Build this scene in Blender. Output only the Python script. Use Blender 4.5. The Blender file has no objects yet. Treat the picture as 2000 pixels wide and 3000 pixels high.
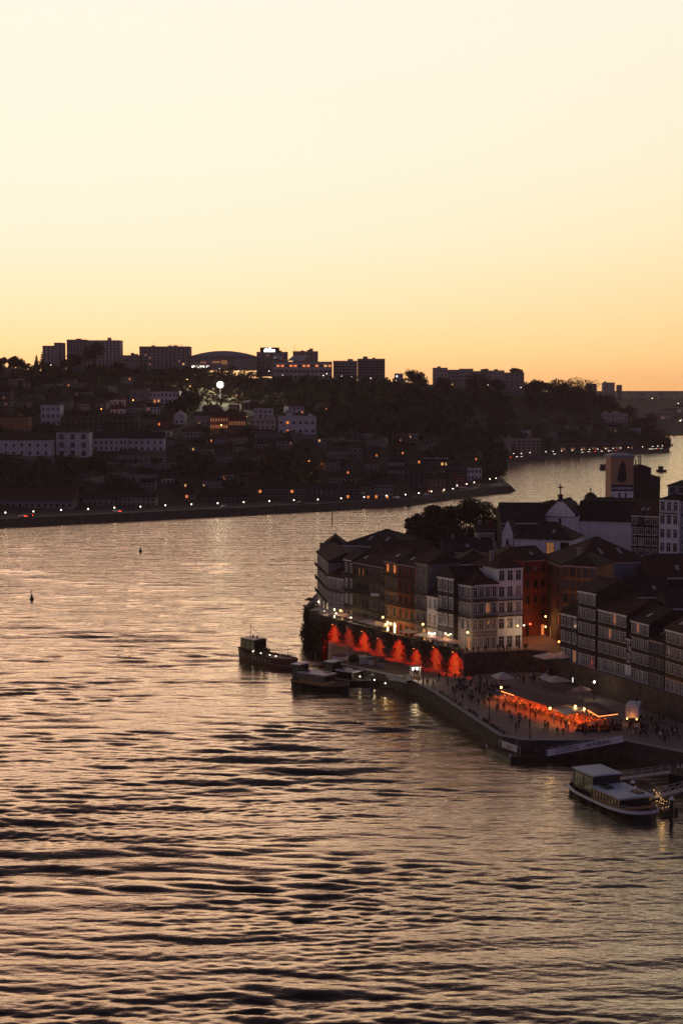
import bpy, bmesh, math, random
import numpy as np
from mathutils import Vector, Matrix

random.seed(7)
rng = np.random.default_rng(7)
scene = bpy.context.scene
COL = scene.collection

# ------------------------------------------------------------------ camera
CZ, FPX, HOR = 62.0, 4500.0, 1165.0
PITCH = math.atan((1500.0 - HOR) / FPX)
cam_data = bpy.data.cameras.new("camera")
cam = bpy.data.objects.new("camera", cam_data)
COL.objects.link(cam)
cam.location = (0, 0, CZ)
cam.rotation_euler = (math.pi / 2 - PITCH, 0, 0)
cam_data.sensor_fit = 'VERTICAL'
cam_data.sensor_height = 36.0
cam_data.sensor_width = 24.0
cam_data.lens = 36.0 * FPX / 3000.0
cam_data.clip_start = 1.0
cam_data.clip_end = 20000.0
scene.camera = cam

# ------------------------------------------------------------------ colour management
scene.view_settings.view_transform = 'Standard'
scene.view_settings.look = 'None'
scene.view_settings.exposure = 0.0
scene.view_settings.gamma = 1.0
scene.view_settings.use_curve_mapping = False
scene.cycles.max_bounces = 6
scene.cycles.diffuse_bounces = 3
scene.cycles.glossy_bounces = 3
scene.cycles.transmission_bounces = 2
scene.cycles.sample_clamp_indirect = 2.0
scene.cycles.sample_clamp_direct = 6.0
scene.cycles.caustics_reflective = False
scene.cycles.caustics_refractive = False


def lin(r, g, b, k=1.0, rk=1.0):
    def f(c):
        c /= 255.0
        return c / 12.92 if c <= 0.04045 else ((c + 0.055) / 1.055) ** 2.4
    return (f(r) * k * rk, f(g) * k, f(b) * k, 1.0)


# ------------------------------------------------------------------ dusk sky (sun already set behind the left ridge)
SUN_AZ = math.radians(-13.0)
world = bpy.data.worlds.new("World")
scene.world = world
world.use_nodes = True
wn, wl = world.node_tree.nodes, world.node_tree.links
wn.clear()
w_out = wn.new('ShaderNodeOutputWorld')
w_bg = wn.new('ShaderNodeBackground')
w_tc = wn.new('ShaderNodeTexCoord')
w_nrm = wn.new('ShaderNodeVectorMath'); w_nrm.operation = 'NORMALIZE'
w_sep = wn.new('ShaderNodeSeparateXYZ')
w_flat = wn.new('ShaderNodeVectorMath'); w_flat.operation = 'MULTIPLY'; w_flat.inputs[1].default_value = (1, 1, 0)
w_fn = wn.new('ShaderNodeVectorMath'); w_fn.operation = 'NORMALIZE'
w_dot = wn.new('ShaderNodeVectorMath'); w_dot.operation = 'DOT_PRODUCT'
w_dot.inputs[1].default_value = (math.sin(SUN_AZ), math.cos(SUN_AZ), 0)
wl.new(w_tc.outputs['Generated'], w_nrm.inputs[0])
wl.new(w_nrm.outputs[0], w_sep.inputs[0])
wl.new(w_nrm.outputs[0], w_flat.inputs[0])
wl.new(w_flat.outputs[0], w_fn.inputs[0])
wl.new(w_fn.outputs[0], w_dot.inputs[0])


def sky_ramp(stops):
    r = wn.new('ShaderNodeValToRGB')
    r.color_ramp.interpolation = 'LINEAR'
    el = r.color_ramp.elements
    while len(el) < len(stops):
        el.new(0.5)
    for e, (p, c) in zip(el, stops):
        e.position = p
        e.color = c
    wl.new(w_sep.outputs['Z'], r.inputs[0])
    return r


# the red of the afterglow is brighter than the film can hold, so it clips in the sky and shows in the water
SKY_GLOW = sky_ramp([(0.0, lin(251, 198, 126, 1.16, 1.2)), (0.03, lin(254, 221, 152, 1.14, 1.3)), (0.06, lin(254, 232, 184, 1.10, 1.36)), (0.10, lin(254, 243, 212, 1.05, 1.4)),
                     (0.15, lin(254, 247, 222, 1.04, 1.4)), (0.25, lin(253, 248, 230, 1.02, 1.36)), (0.33, lin(232, 204, 188, 1.0, 1.3)), (0.42, lin(160, 132, 124, 1.0, 1.15)),
                     (0.54, lin(80, 72, 82)), (1.0, lin(58, 57, 76))])
SKY_SIDE = sky_ramp([(0.0, lin(246, 178, 114, 1.16)), (0.03, lin(252, 201, 136, 1.14)), (0.06, lin(254, 215, 156, 1.10)), (0.10, lin(254, 229, 182, 1.06)),
                     (0.15, lin(253, 239, 206, 1.03)), (0.25, lin(252, 244, 224, 1.02)), (0.31, lin(170, 158, 156)), (0.38, lin(104, 97, 104)),
                     (0.56, lin(78, 73, 84)), (1.0, lin(58, 57, 76))])
SKY_EAST = sky_ramp([(0.0, lin(104, 90, 108)), (0.10, lin(116, 101, 126)), (0.25, lin(108, 98, 128)), (0.5, lin(82, 77, 102)), (1.0, lin(60, 58, 76))])


def w_map(a, b):
    m = wn.new('ShaderNodeMapRange')
    m.interpolation_type = 'SMOOTHSTEP'
    m.inputs['From Min'].default_value = a
    m.inputs['From Max'].default_value = b
    wl.new(w_dot.outputs['Value'], m.inputs['Value'])
    return m


m1 = w_map(1.0, math.cos(math.radians(29)))
m1.interpolation_type = 'LINEAR'
m2 = w_map(math.cos(math.radians(30)), math.cos(math.radians(115)))
mixa = wn.new('ShaderNodeMix'); mixa.data_type = 'RGBA'
mixb = wn.new('ShaderNodeMix'); mixb.data_type = 'RGBA'
wl.new(m1.outputs[0], mixa.inputs['Factor'])
wl.new(SKY_GLOW.outputs[0], mixa.inputs[6]); wl.new(SKY_SIDE.outputs[0], mixa.inputs[7])
wl.new(m2.outputs[0], mixb.inputs['Factor'])
wl.new(mixa.outputs[2], mixb.inputs[6]); wl.new(SKY_EAST.outputs[0], mixb.inputs[7])
wl.new(mixb.outputs[2], w_bg.inputs['Color'])
w_bg.inputs['Strength'].default_value = 1.0
wl.new(w_bg.outputs[0], w_out.inputs['Surface'])


# ------------------------------------------------------------------ picking points of the place from the photograph
def ray(px, py):
    a, b = (px - 1000.0) / FPX, (1500.0 - py) / FPX
    c, s = math.cos(PITCH), math.sin(PITCH)
    return Vector((a, c + b * s, -s + b * c))


def G(px, py, z):
    d = ray(px, py)
    t = (z - CZ) / d.z
    return Vector((d.x * t, d.y * t, z))


def AT(px, py, Y):
    d = ray(px, py)
    t = Y / d.y
    return Vector((d.x * t, Y, CZ + d.z * t))


def PX(px, Y, z):
    """point at column px, depth Y, height z"""
    # depth along the optical axis decides the column
    c, s = math.cos(PITCH), math.sin(PITCH)
    depth = Y * c - (z - CZ) * s
    return Vector(((px - 1000.0) / FPX * depth, Y, z))


def ZAT(py, Y):
    return AT(1000, py, Y).z


# ------------------------------------------------------------------ materials
MATS = {}


def nd(nt, t, **kw):
    n = nt.nodes.new(t)
    for k, v in kw.items():
        setattr(n, k, v)
    return n


def mat(name, col, rough=0.85, var=0.25, scale=0.6, bump=0.0, bscale=6.0, metal=0.0, streak=0.0, spec=0.35):
    """plain weathered surface: base colour with large stains and fine grain"""
    if name in MATS:
        return MATS[name]
    m = bpy.data.materials.new(name)
    m.use_nodes = True
    nt = m.node_tree
    p = nt.nodes['Principled BSDF']
    p.inputs['Roughness'].default_value = rough
    p.inputs['Metallic'].default_value = metal
    p.inputs['Specular IOR Level'].default_value = spec
    tc = nd(nt, 'ShaderNodeTexCoord')
    n1 = nd(nt, 'ShaderNodeTexNoise')
    n1.inputs['Scale'].default_value = scale
    n1.inputs['Detail'].default_value = 6
    n1.inputs['Roughness'].default_value = 0.65
    nt.links.new(tc.outputs['Object'], n1.inputs['Vector'])
    hsv = nd(nt, 'ShaderNodeMix', data_type='RGBA')
    c = Vector(col[:3])
    hsv.inputs[6].default_value = (*(c * (1 - var)), 1)
    hsv.inputs[7].default_value = (*(c * (1 + var)), 1)
    mr = nd(nt, 'ShaderNodeMapRange')
    mr.inputs['From Min'].default_value = 0.3
    mr.inputs['From Max'].default_value = 0.7
    nt.links.new(n1.outputs['Fac'], mr.inputs['Value'])
    nt.links.new(mr.outputs[0], hsv.inputs['Factor'])
    out = hsv.outputs[2]
    if streak > 0:
        mp = nd(nt, 'ShaderNodeMapping')
        mp.inputs['Scale'].default_value = (2.2, 2.2, 0.16)
        nt.links.new(tc.outputs['Object'], mp.inputs[0])
        n2 = nd(nt, 'ShaderNodeTexNoise')
        n2.inputs['Scale'].default_value = 1.0
        n2.inputs['Detail'].default_value = 4
        nt.links.new(mp.outputs[0], n2.inputs['Vector'])
        mr2 = nd(nt, 'ShaderNodeMapRange')
        mr2.inputs['From Min'].default_value = 0.48
        mr2.inputs['From Max'].default_value = 0.75
        mr2.inputs['To Max'].default_value = streak
        nt.links.new(n2.outputs['Fac'], mr2.inputs['Value'])
        mx = nd(nt, 'ShaderNodeMix', data_type='RGBA')
        mx.inputs[7].default_value = (*(c * 0.35), 1)
        nt.links.new(mr2.outputs[0], mx.inputs['Factor'])
        nt.links.new(out, mx.inputs[6])
        out = mx.outputs[2]
    nt.links.new(out, p.inputs['Base Color'])
    if bump > 0:
        nb = nd(nt, 'ShaderNodeTexNoise')
        nb.inputs['Scale'].default_value = bscale
        nb.inputs['Detail'].default_value = 5
        nt.links.new(tc.outputs['Object'], nb.inputs['Vector'])
        bp = nd(nt, 'ShaderNodeBump')
        bp.inputs['Strength'].default_value = bump
        bp.inputs['Distance'].default_value = 0.1
        nt.links.new(nb.outputs['Fac'], bp.inputs['Height'])
        nt.links.new(bp.outputs[0], p.inputs['Normal'])
    MATS[name] = m
    return m


def tile_mat(name, col, per=0.28):
    if name in MATS:
        return MATS[name]
    m = mat(name, col, 0.9, 0.35, 0.5)
    nt = m.node_tree
    p = nt.nodes['Principled BSDF']
    tc = nd(nt, 'ShaderNodeTexCoord')
    wv = nd(nt, 'ShaderNodeTexWave', wave_type='BANDS', bands_direction='X')
    wv.inputs['Scale'].default_value = 1.0 / per / 2
    wv.inputs['Distortion'].default_value = 0.6
    nt.links.new(tc.outputs['Object'], wv.inputs['Vector'])
    w2 = nd(nt, 'ShaderNodeTexWave', wave_type='BANDS', bands_direction='Y')
    w2.inputs['Scale'].default_value = 1.0 / per / 3
    w2.inputs['Distortion'].default_value = 0.8
    nt.links.new(tc.outputs['Object'], w2.inputs['Vector'])
    ad = nd(nt, 'ShaderNodeMath', operation='ADD')
    nt.links.new(wv.outputs['Fac'], ad.inputs[0])
    nt.links.new(w2.outputs['Fac'], ad.inputs[1])
    bp = nd(nt, 'ShaderNodeBump')
    bp.inputs['Strength'].default_value = 0.8
    bp.inputs['Distance'].default_value = 0.08
    nt.links.new(ad.outputs[0], bp.inputs['Height'])
    nt.links.new(bp.outputs[0], p.inputs['Normal'])
    return m


def glow(name, col, strength):
    if name in MATS:
        return MATS[name]
    m = bpy.data.materials.new(name)
    m.use_nodes = True
    nt = m.node_tree
    p = nt.nodes['Principled BSDF']
    p.inputs['Base Color'].default_value = (*col[:3], 1)
    p.inputs['Emission Color'].default_value = (*col[:3], 1)
    p.inputs['Emission Strength'].default_value = strength
    MATS[name] = m
    return m


def glass(name, col=(0.02, 0.02, 0.025), rough=0.12):
    if name in MATS:
        return MATS[name]
    m = bpy.data.materials.new(name)
    m.use_nodes = True
    p = m.node_tree.nodes['Principled BSDF']
    p.inputs['Base Color'].default_value = (*col, 1)
    p.inputs['Roughness'].default_value = rough
    p.inputs['IOR'].default_value = 1.5
    MATS[name] = m
    return m


# ------------------------------------------------------------------ mesh helpers
class MB:
    def __init__(self):
        self.v, self.f, self.m = [], [], []

    def add(self, vs, fs, mi=0):
        o = len(self.v)
        self.v.extend([tuple(p) for p in vs])
        for f in fs:
            self.f.append(tuple(i + o for i in f))
            self.m.append(mi)

    def quad(self, a, b, c, d, mi=0):
        self.add([a, b, c, d], [(0, 1, 2, 3)], mi)

    def box(self, x0, x1, y0, y1, z0, z1, mi=0):
        self.add([(x0, y0, z0), (x1, y0, z0), (x1, y1, z0), (x0, y1, z0), (x0, y0, z1), (x1, y0, z1), (x1, y1, z1), (x0, y1, z1)],
                 [(0, 3, 2, 1), (4, 5, 6, 7), (0, 1, 5, 4), (1, 2, 6, 5), (2, 3, 7, 6), (3, 0, 4, 7)], mi)

    def bar(self, a, b, w, h=None, mi=0, up=(0, 0, 1)):
        """rectangular bar from a to b"""
        h = h or w
        a, b = Vector(a), Vector(b)
        d = (b - a).normalized()
        u = Vector(up)
        if abs(d.dot(u)) > 0.98:
            u = Vector((1, 0, 0))
        s = d.cross(u).normalized() * w / 2
        t = s.cross(d).normalized() * h / 2
        vs = [a - s - t, a + s - t, a + s + t, a - s + t, b - s - t, b + s - t, b + s + t, b - s + t]
        self.add(vs, [(0, 3, 2, 1), (4, 5, 6, 7), (0, 1, 5, 4), (1, 2, 6, 5), (2, 3, 7, 6), (3, 0, 4, 7)], mi)

    def cyl(self, a, b, r0, r1=None, n=8, mi=0):
        r1 = r0 if r1 is None else r1
        a, b = Vector(a), Vector(b)
        d = (b - a).normalized()
        u = Vector((0, 0, 1)) if abs(d.z) < 0.9 else Vector((1, 0, 0))
        s = d.cross(u).normalized()
        t = d.cross(s)
        vs = []
        for c, r in ((a, r0), (b, r1)):
            for i in range(n):
                an = 2 * math.pi * i / n
                vs.append(c + (s * math.cos(an) + t * math.sin(an)) * r)
        fs = [(i, (i + 1) % n, n + (i + 1) % n, n + i) for i in range(n)]
        fs += [tuple(range(n))[::-1], tuple(range(n, 2 * n))]
        self.add(vs, fs, mi)

    def ball(self, c, r, n=8, k=5, mi=0, sz=1.0):
        c = Vector(c)
        vs = [c + Vector((0, 0, -r * sz))]
        for j in range(1, k):
            ph = -math.pi / 2 + math.pi * j / k
            for i in range(n):
                an = 2 * math.pi * i / n
                vs.append(c + Vector((r * math.cos(ph) * math.cos(an), r * math.cos(ph) * math.sin(an), r * sz * math.sin(ph))))
        vs.append(c + Vector((0, 0, r * sz)))
        fs = [(0, 1 + (i + 1) % n, 1 + i) for i in range(n)]
        for j in range(k - 2):
            for i in range(n):
                a, b = 1 + j * n + i, 1 + j * n + (i + 1) % n
                fs.append((a, b, b + n, a + n))
        top = len(vs) - 1
        fs += [(1 + (k - 2) * n + i, 1 + (k - 2) * n + (i + 1) % n, top) for i in range(n)]
        self.add(vs, fs, mi)

    def prism(self, poly, z0, z1, mi=0):
        """poly: ccw list of (x, y)"""
        n = len(poly)
        vs = [(x, y, z0) for x, y in poly] + [(x, y, z1) for x, y in poly]
        fs = [tuple(range(n))[::-1], tuple(range(n, 2 * n))]
        fs += [(i, (i + 1) % n, n + (i + 1) % n, n + i) for i in range(n)]
        self.add(vs, fs, mi)

    def mesh(self, name, mats, smooth=False):
        me = bpy.data.meshes.new(name)
        me.from_pydata(self.v, [], self.f)
        for m in mats if isinstance(mats, (list, tuple)) else [mats]:
            me.materials.append(m)
        if any(self.m):
            me.polygons.foreach_set('material_index', self.m)
        if smooth:
            me.polygons.foreach_set('use_smooth', [True] * len(self.f))
        me.update()
        return me

    def build(self, name, mats, parent=None, loc=None, rz=None, smooth=False):
        return link(name, self.mesh(name, mats, smooth), parent, loc, rz)


def link(name, data, parent=None, loc=None, rz=None):
    o = bpy.data.objects.new(name, data)
    COL.objects.link(o)
    if parent is not None:
        o.parent = parent
    if loc is not None:
        o.location = loc
    if rz is not None:
        o.rotation_euler = (0, 0, rz)
    return o


def tag(o, label=None, cat=None, group=None, kind=None):
    if label: o['label'] = label
    if cat: o['category'] = cat
    if group: o['group'] = group
    if kind: o['kind'] = kind
    return o


def thing(name, label, cat, loc=(0, 0, 0), rz=0.0, group=None):
    o = link(name, None, None, loc, rz)
    o.empty_display_size = 0.3
    return tag(o, label, cat, group)


def copy_tree(o, parent=None):
    c = o.copy()
    COL.objects.link(c)
    c.parent = parent
    for ch in list(o.children):
        copy_tree(ch, c)
    return c


def lamp_light(name, kind, loc, col, power, parent=None, size=0.15, spot=None, aim=None):
    d = bpy.data.lights.new(name, kind)
    d.color = col
    d.energy = power
    d.shadow_soft_size = size
    if spot:
        d.spot_size = spot
        d.spot_blend = 0.7
    o = bpy.data.objects.new(name, d)
    COL.objects.link(o)
    o.location = loc
    if parent is not None:
        o.parent = parent
    if aim is not None:
        o.rotation_euler = Vector(aim).to_track_quat('-Z', 'Y').to_euler()
    return o


def shared(cache, key, fn):
    if key not in cache:
        cache[key] = fn()
    return cache[key]


ORD = ['first', 'second', 'third', 'fourth', 'fifth', 'sixth', 'seventh', 'eighth', 'ninth', 'tenth', 'eleventh', 'twelfth', 'thirteenth',
       'fourteenth', 'fifteenth', 'sixteenth', 'seventeenth', 'eighteenth', 'nineteenth', 'twentieth', 'twenty-first', 'twenty-second',
       'twenty-third', 'twenty-fourth', 'twenty-fifth', 'twenty-sixth', 'twenty-seventh', 'twenty-eighth', 'twenty-ninth', 'thirtieth']


# ================================================================== the river
def river_material():
    m = bpy.data.materials.new('river_water')
    m.use_nodes = True
    nt = m.node_tree
    nt.nodes.clear()
    out = nd(nt, 'ShaderNodeOutputMaterial')
    gl = nd(nt, 'ShaderNodeBsdfGlossy')
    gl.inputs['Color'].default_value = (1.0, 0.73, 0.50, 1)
    gl.inputs['Roughness'].default_value = 0.07
    df = nd(nt, 'ShaderNodeBsdfDiffuse')
    df.inputs['Color'].default_value = (0.018, 0.017, 0.02, 1)
    fr = nd(nt, 'ShaderNodeLayerWeight')
    fr.inputs['Blend'].default_value = 0.5
    pw = nd(nt, 'ShaderNodeMath', operation='POWER')
    pw.inputs[1].default_value = 2.85
    nt.links.new(fr.outputs['Facing'], pw.inputs[0])
    ml = nd(nt, 'ShaderNodeMath', operation='MULTIPLY', use_clamp=True)
    ml.inputs[1].default_value = 1.5
    nt.links.new(pw.outputs[0], ml.inputs[0])
    mx = nd(nt, 'ShaderNodeMixShader')
    nt.links.new(df.outputs[0], mx.inputs[1])
    nt.links.new(gl.outputs[0], mx.inputs[2])
    nt.links.new(ml.outputs[0], mx.inputs[0])
    nt.links.new(mx.outputs[0], out.inputs['Surface'])
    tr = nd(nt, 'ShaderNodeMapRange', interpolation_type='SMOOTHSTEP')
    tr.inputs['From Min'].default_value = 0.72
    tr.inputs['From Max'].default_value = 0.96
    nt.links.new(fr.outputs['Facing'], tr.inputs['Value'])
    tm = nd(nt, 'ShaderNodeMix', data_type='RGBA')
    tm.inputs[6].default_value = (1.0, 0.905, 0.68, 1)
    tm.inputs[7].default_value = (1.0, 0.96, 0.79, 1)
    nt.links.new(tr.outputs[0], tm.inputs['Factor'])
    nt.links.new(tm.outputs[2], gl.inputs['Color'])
    geo = nd(nt, 'ShaderNodeNewGeometry')
    prev = None
    sp = nd(nt, 'ShaderNodeSeparateXYZ')
    nt.links.new(geo.outputs['Position'], sp.inputs[0])
    far = nd(nt, 'ShaderNodeMapRange', interpolation_type='SMOOTHSTEP')   # the modelled waves thin out with distance; the relief takes over
    far.inputs['From Min'].default_value = 230
    far.inputs['From Max'].default_value = 620
    far.inputs['To Min'].default_value = 0.3
    far.inputs['To Max'].default_value = 1.0
    nt.links.new(sp.outputs['Y'], far.inputs['Value'])
    ro = nd(nt, 'ShaderNodeMapRange', interpolation_type='SMOOTHSTEP')    # waves too small to resolve far off
    ro.inputs['From Min'].default_value = 240
    ro.inputs['From Max'].default_value = 900
    ro.inputs['To Min'].default_value = 0.07
    ro.inputs['To Max'].default_value = 0.12
    nt.links.new(sp.outputs['Y'], ro.inputs['Value'])
    nt.links.new(ro.outputs[0], gl.inputs['Roughness'])
    for sx, sy, sc, st, dist in ((0.28, 1.0, 0.13, 0.55, 2.2), (0.35, 1.0, 0.55, 0.45, 0.8), (0.35, 1.0, 1.7, 0.34, 0.18), (0.45, 1.0, 5.0, 0.32, 0.05)):
        mp = nd(nt, 'ShaderNodeMapping')
        mp.inputs['Scale'].default_value = (sx, sy, 1)
        nt.links.new(geo.outputs['Position'], mp.inputs[0])
        nz = nd(nt, 'ShaderNodeTexNoise')
        nz.inputs['Scale'].default_value = sc
        nz.inputs['Detail'].default_value = 3
        nz.inputs['Roughness'].default_value = 0.55
        nz.inputs['Distortion'].default_value = 0.6
        nt.links.new(mp.outputs[0], nz.inputs['Vector'])
        bp = nd(nt, 'ShaderNodeBump')
        bp.inputs['Strength'].default_value = st
        if sc < 1:
            ms = nd(nt, 'ShaderNodeMath', operation='MULTIPLY')
            ms.inputs[1].default_value = st
            nt.links.new(far.outputs[0], ms.inputs[0])
            nt.links.new(ms.outputs[0], bp.inputs['Strength'])
        bp.inputs['Distance'].default_value = dist
        nt.links.new(nz.outputs['Fac'], bp.inputs['Height'])
        if prev:
            nt.links.new(prev.outputs[0], bp.inputs['Normal'])
        prev = bp
    for n in (gl, df, fr):
        nt.links.new(prev.outputs[0], n.inputs['Normal'])
    return m


def build_river():
    rows = []
    Y = 118.0
    while Y < 2100:
        rows.append(Y)
        Y += max(0.24, Y * Y / (62 * 1535) * 0.58)
    while Y < 4050:
        rows.append(Y)
        Y *= 1.08
    Ys = np.array(rows)
    ncol = 460
    U = np.linspace(-0.42, 0.42, ncol)
    X = U[None, :] * Ys[:, None]
    Yg = np.repeat(Ys[:, None], ncol, 1)
    res = np.maximum(0.24, Yg * Yg / (62 * 1535) * 0.58)
    Z = np.zeros_like(X)
    DX = np.zeros_like(X)
    DY = np.zeros_like(X)
    r = np.random.default_rng(11)

    def patch(scale, seed):
        q = np.random.default_rng(seed)
        s = np.zeros_like(X)
        for _ in range(9):
            a = q.uniform(0, 2 * np.pi)
            k = 2 * np.pi / (scale * q.uniform(0.6, 1.9))
            s += np.sin(k * (np.cos(a) * X * 0.6 + np.sin(a) * Yg) + q.uniform(0, 6.28))
        return s / 3.0
    pa = np.clip(0.85 + 0.45 * patch(55, 3), 0.25, 1.6)
    pb = np.clip(0.8 + 0.5 * patch(26, 5), 0.15, 1.7)
    pc = np.clip(0.8 + 0.5 * patch(40, 9), 0.1, 1.7)
    # the boat wakes fade towards the sheltered quay on the right
    near = 1.0 / (1.0 + np.exp((X - 8 - (Yg - 200) * 0.05) / 7.0))
    lee = 0.35 + 0.65 * near
    calm = 1 - 0.75 * np.exp(-(((X + 0.01 * Yg) / 26.0) ** 2)) * (1 / (1 + np.exp(-(Yg - 385) / 18.0)))
    waves = []
    for _ in range(16):
        waves.append((r.uniform(4.8, 9.5), 0.036, r.normal(0.04, 0.16), pa))
    for _ in range(30):
        waves.append((r.uniform(1.9, 4.5), 0.039, r.normal(0.06, 0.24), pb))
    for _ in range(34):
        waves.append((r.uniform(0.8, 1.9), 0.036, r.normal(0.02, 0.38), pc))
    for lam, slope, ang, pt in waves:
        k = 2 * np.pi / lam
        amp = slope / k
        fade = np.clip((lam / res - 1.9) / 2.4, 0, 1)
        dx, dy = math.sin(ang), math.cos(ang)
        ph = k * (dx * X + dy * Yg) + r.uniform(0, 6.28)
        w = amp * fade * pt * lee * calm
        Z += w * np.sin(ph)
        DX -= 0.9 * w * dx * np.cos(ph)
        DY -= 0.9 * w * dy * np.cos(ph)
    V = np.stack([X + DX, Yg + DY, Z], -1).reshape(-1, 3)
    nr = len(Ys)
    idx = np.arange(nr * ncol).reshape(nr, ncol)
    F = np.stack([idx[:-1, :-1], idx[:-1, 1:], idx[1:, 1:], idx[1:, :-1]], -1).reshape(-1, 4)
    me = bpy.data.meshes.new('river')
    me.vertices.add(len(V))
    me.vertices.foreach_set('co', V.astype(np.float32).ravel())
    me.loops.add(F.size)
    me.loops.foreach_set('vertex_index', F.astype(np.int32).ravel())
    me.polygons.add(len(F))
    me.polygons.foreach_set('loop_start', np.arange(0, F.size, 4, dtype=np.int32))
    me.polygons.foreach_set('loop_total', np.full(len(F), 4, dtype=np.int32))
    me.polygons.foreach_set('use_smooth', np.ones(len(F), dtype=bool))
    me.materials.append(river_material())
    me.update(calc_edges=True)
    me.validate()
    o = link('river', me)
    tag(o, kind='structure')
    print('river faces', len(F))


build_river()


# ================================================================== material palette
M_WHITE = mat('limewashed_wall', (0.80, 0.77, 0.77), 0.9, 0.14, 0.5, streak=0.35)
M_FARW = mat('far_limewash', (0.60, 0.55, 0.55), 0.9, 0.2, 0.3, streak=0.5)
M_CREAM = mat('cream_wall', (0.29, 0.25, 0.22), 0.9, 0.16, 0.5, streak=0.4)
M_GREY = mat('granite_wall', (0.20, 0.185, 0.175), 0.92, 0.22, 0.7, 0.3, 4, streak=0.4)
M_DARKW = mat('soot_dark_wall', (0.04, 0.034, 0.036), 0.92, 0.3, 0.5, streak=0.4)
M_BROWN = mat('brown_tiled_wall', (0.062, 0.04, 0.034), 0.8, 0.25, 0.6, streak=0.3)
M_OCHRE = mat('ochre_or_lamplit_wall', (0.26, 0.13, 0.06), 0.9, 0.2, 0.5, streak=0.4)  # own ochre on most houses, orange lamplight put into the colour elsewhere
M_REDW = mat('red_or_redlit_wall', (0.22, 0.05, 0.032), 0.9, 0.2, 0.5, streak=0.4)  # own red on some parts, red lamplight put into the colour on others
M_BLUEW = mat('blue_grey_tiled_wall', (0.22, 0.22, 0.26), 0.6, 0.2, 0.6, streak=0.3)
M_ROOF = tile_mat('clay_roof_tiles', (0.075, 0.028, 0.02))
M_ROOF2 = tile_mat('weathered_roof_tiles', (0.048, 0.025, 0.021))
M_ROOF3 = tile_mat('dark_roof_tiles', (0.034, 0.024, 0.024))
M_CONC = mat('concrete', (0.50, 0.40, 0.36), 0.9, 0.2, 0.2, streak=0.4)
M_CONC_D = mat('dark_concrete', (0.36, 0.26, 0.225), 0.9, 0.25, 0.2, streak=0.4)
M_STONE = mat('quay_granite', (0.115, 0.095, 0.08), 0.9, 0.35, 0.5, 0.7, 2.2)
M_PAVE = mat('granite_paving', (0.25, 0.195, 0.165), 0.8, 0.18, 0.35, 0.4, 5)
M_EARTH = mat('wooded_soil', (0.045, 0.04, 0.028), 1.0, 0.4, 0.05)
M_ROAD = mat('asphalt', (0.06, 0.055, 0.052), 0.8, 0.2, 0.3)
M_FRAME = mat('white_painted_timber', (0.75, 0.73, 0.72), 0.6, 0.1, 3)
M_FRAMEG = mat('granite_trim', (0.34, 0.32, 0.30), 0.85, 0.2, 2)
M_FRAMED = mat('dark_painted_timber', (0.06, 0.045, 0.04), 0.6, 0.2, 2)
M_IRON = mat('black_iron', (0.015, 0.014, 0.014), 0.5, 0.1, 2, metal=0.3)
M_METAL = mat('galvanised_metal', (0.35, 0.35, 0.36), 0.45, 0.12, 2, metal=0.5)
M_WOODD = mat('dark_varnished_timber', (0.075, 0.036, 0.022), 0.5, 0.3, 1.5, 0.2, 8)
M_WOODR = mat('red_brown_timber', (0.16, 0.06, 0.035), 0.5, 0.3, 1.5, 0.2, 8)
M_WOODY = mat('honey_timber', (0.36, 0.20, 0.09), 0.5, 0.25, 1.5, 0.2, 8)
M_CANVAS = mat('cream_canvas', (0.62, 0.54, 0.46), 0.9, 0.1, 1.0)
M_CANVASD = mat('dark_canvas', (0.10, 0.07, 0.065), 0.9, 0.25, 1.0)
M_BOATW = mat('boat_white_paint', (0.62, 0.64, 0.66), 0.4, 0.1, 1.0)
M_BOATB = mat('boat_pale_blue_paint', (0.42, 0.53, 0.60), 0.45, 0.12, 1.0)
M_BOATD = mat('boat_dark_paint', (0.02, 0.018, 0.02), 0.35, 0.2, 1.0)
M_RUBBER = mat('tyre_rubber', (0.012, 0.012, 0.012), 0.8, 0.2, 4)
M_PANE = glass('window_glass')
M_PANE2 = glass('pale_curtained_glass', (0.10, 0.10, 0.115), 0.25)
L_WARM = glow('lit_window_warm', (1.0, 0.50, 0.16), 0.8)
L_ORANGE = glow('lit_window_orange', (1.0, 0.27, 0.06), 0.9)
L_DOOR = glow('lit_doorway', (1.0, 0.80, 0.45), 4.0)
L_DIM = glow('dim_window', (1.0, 0.42, 0.15), 0.16)
L_WHITE = glow('white_lamp_glow', (1.0, 0.86, 0.66), 4.0)
L_YEL = glow('sodium_lamp_glow', (1.0, 0.55, 0.16), 7.0)
L_ORL = glow('orange_lamp_glow', (1.0, 0.33, 0.06), 8.0)
L_RED = glow('red_lamp_glow', (1.0, 0.06, 0.02), 10.0)
L_FLOOD = glow('floodlight_glow', (1.0, 0.93, 0.70), 5.0)
L_SIGN = glow('white_sign_glow', (0.9, 0.95, 1.0), 2.5)

# ================================================================== houses
WIN = {}
HR = random.Random(31)
M_CURT = mat('drawn_curtain', (0.30, 0.28, 0.27), 0.9, 0.1, 2)
M_SHUT = mat('closed_shutter', (0.10, 0.09, 0.085), 0.7, 0.2, 2)


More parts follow.
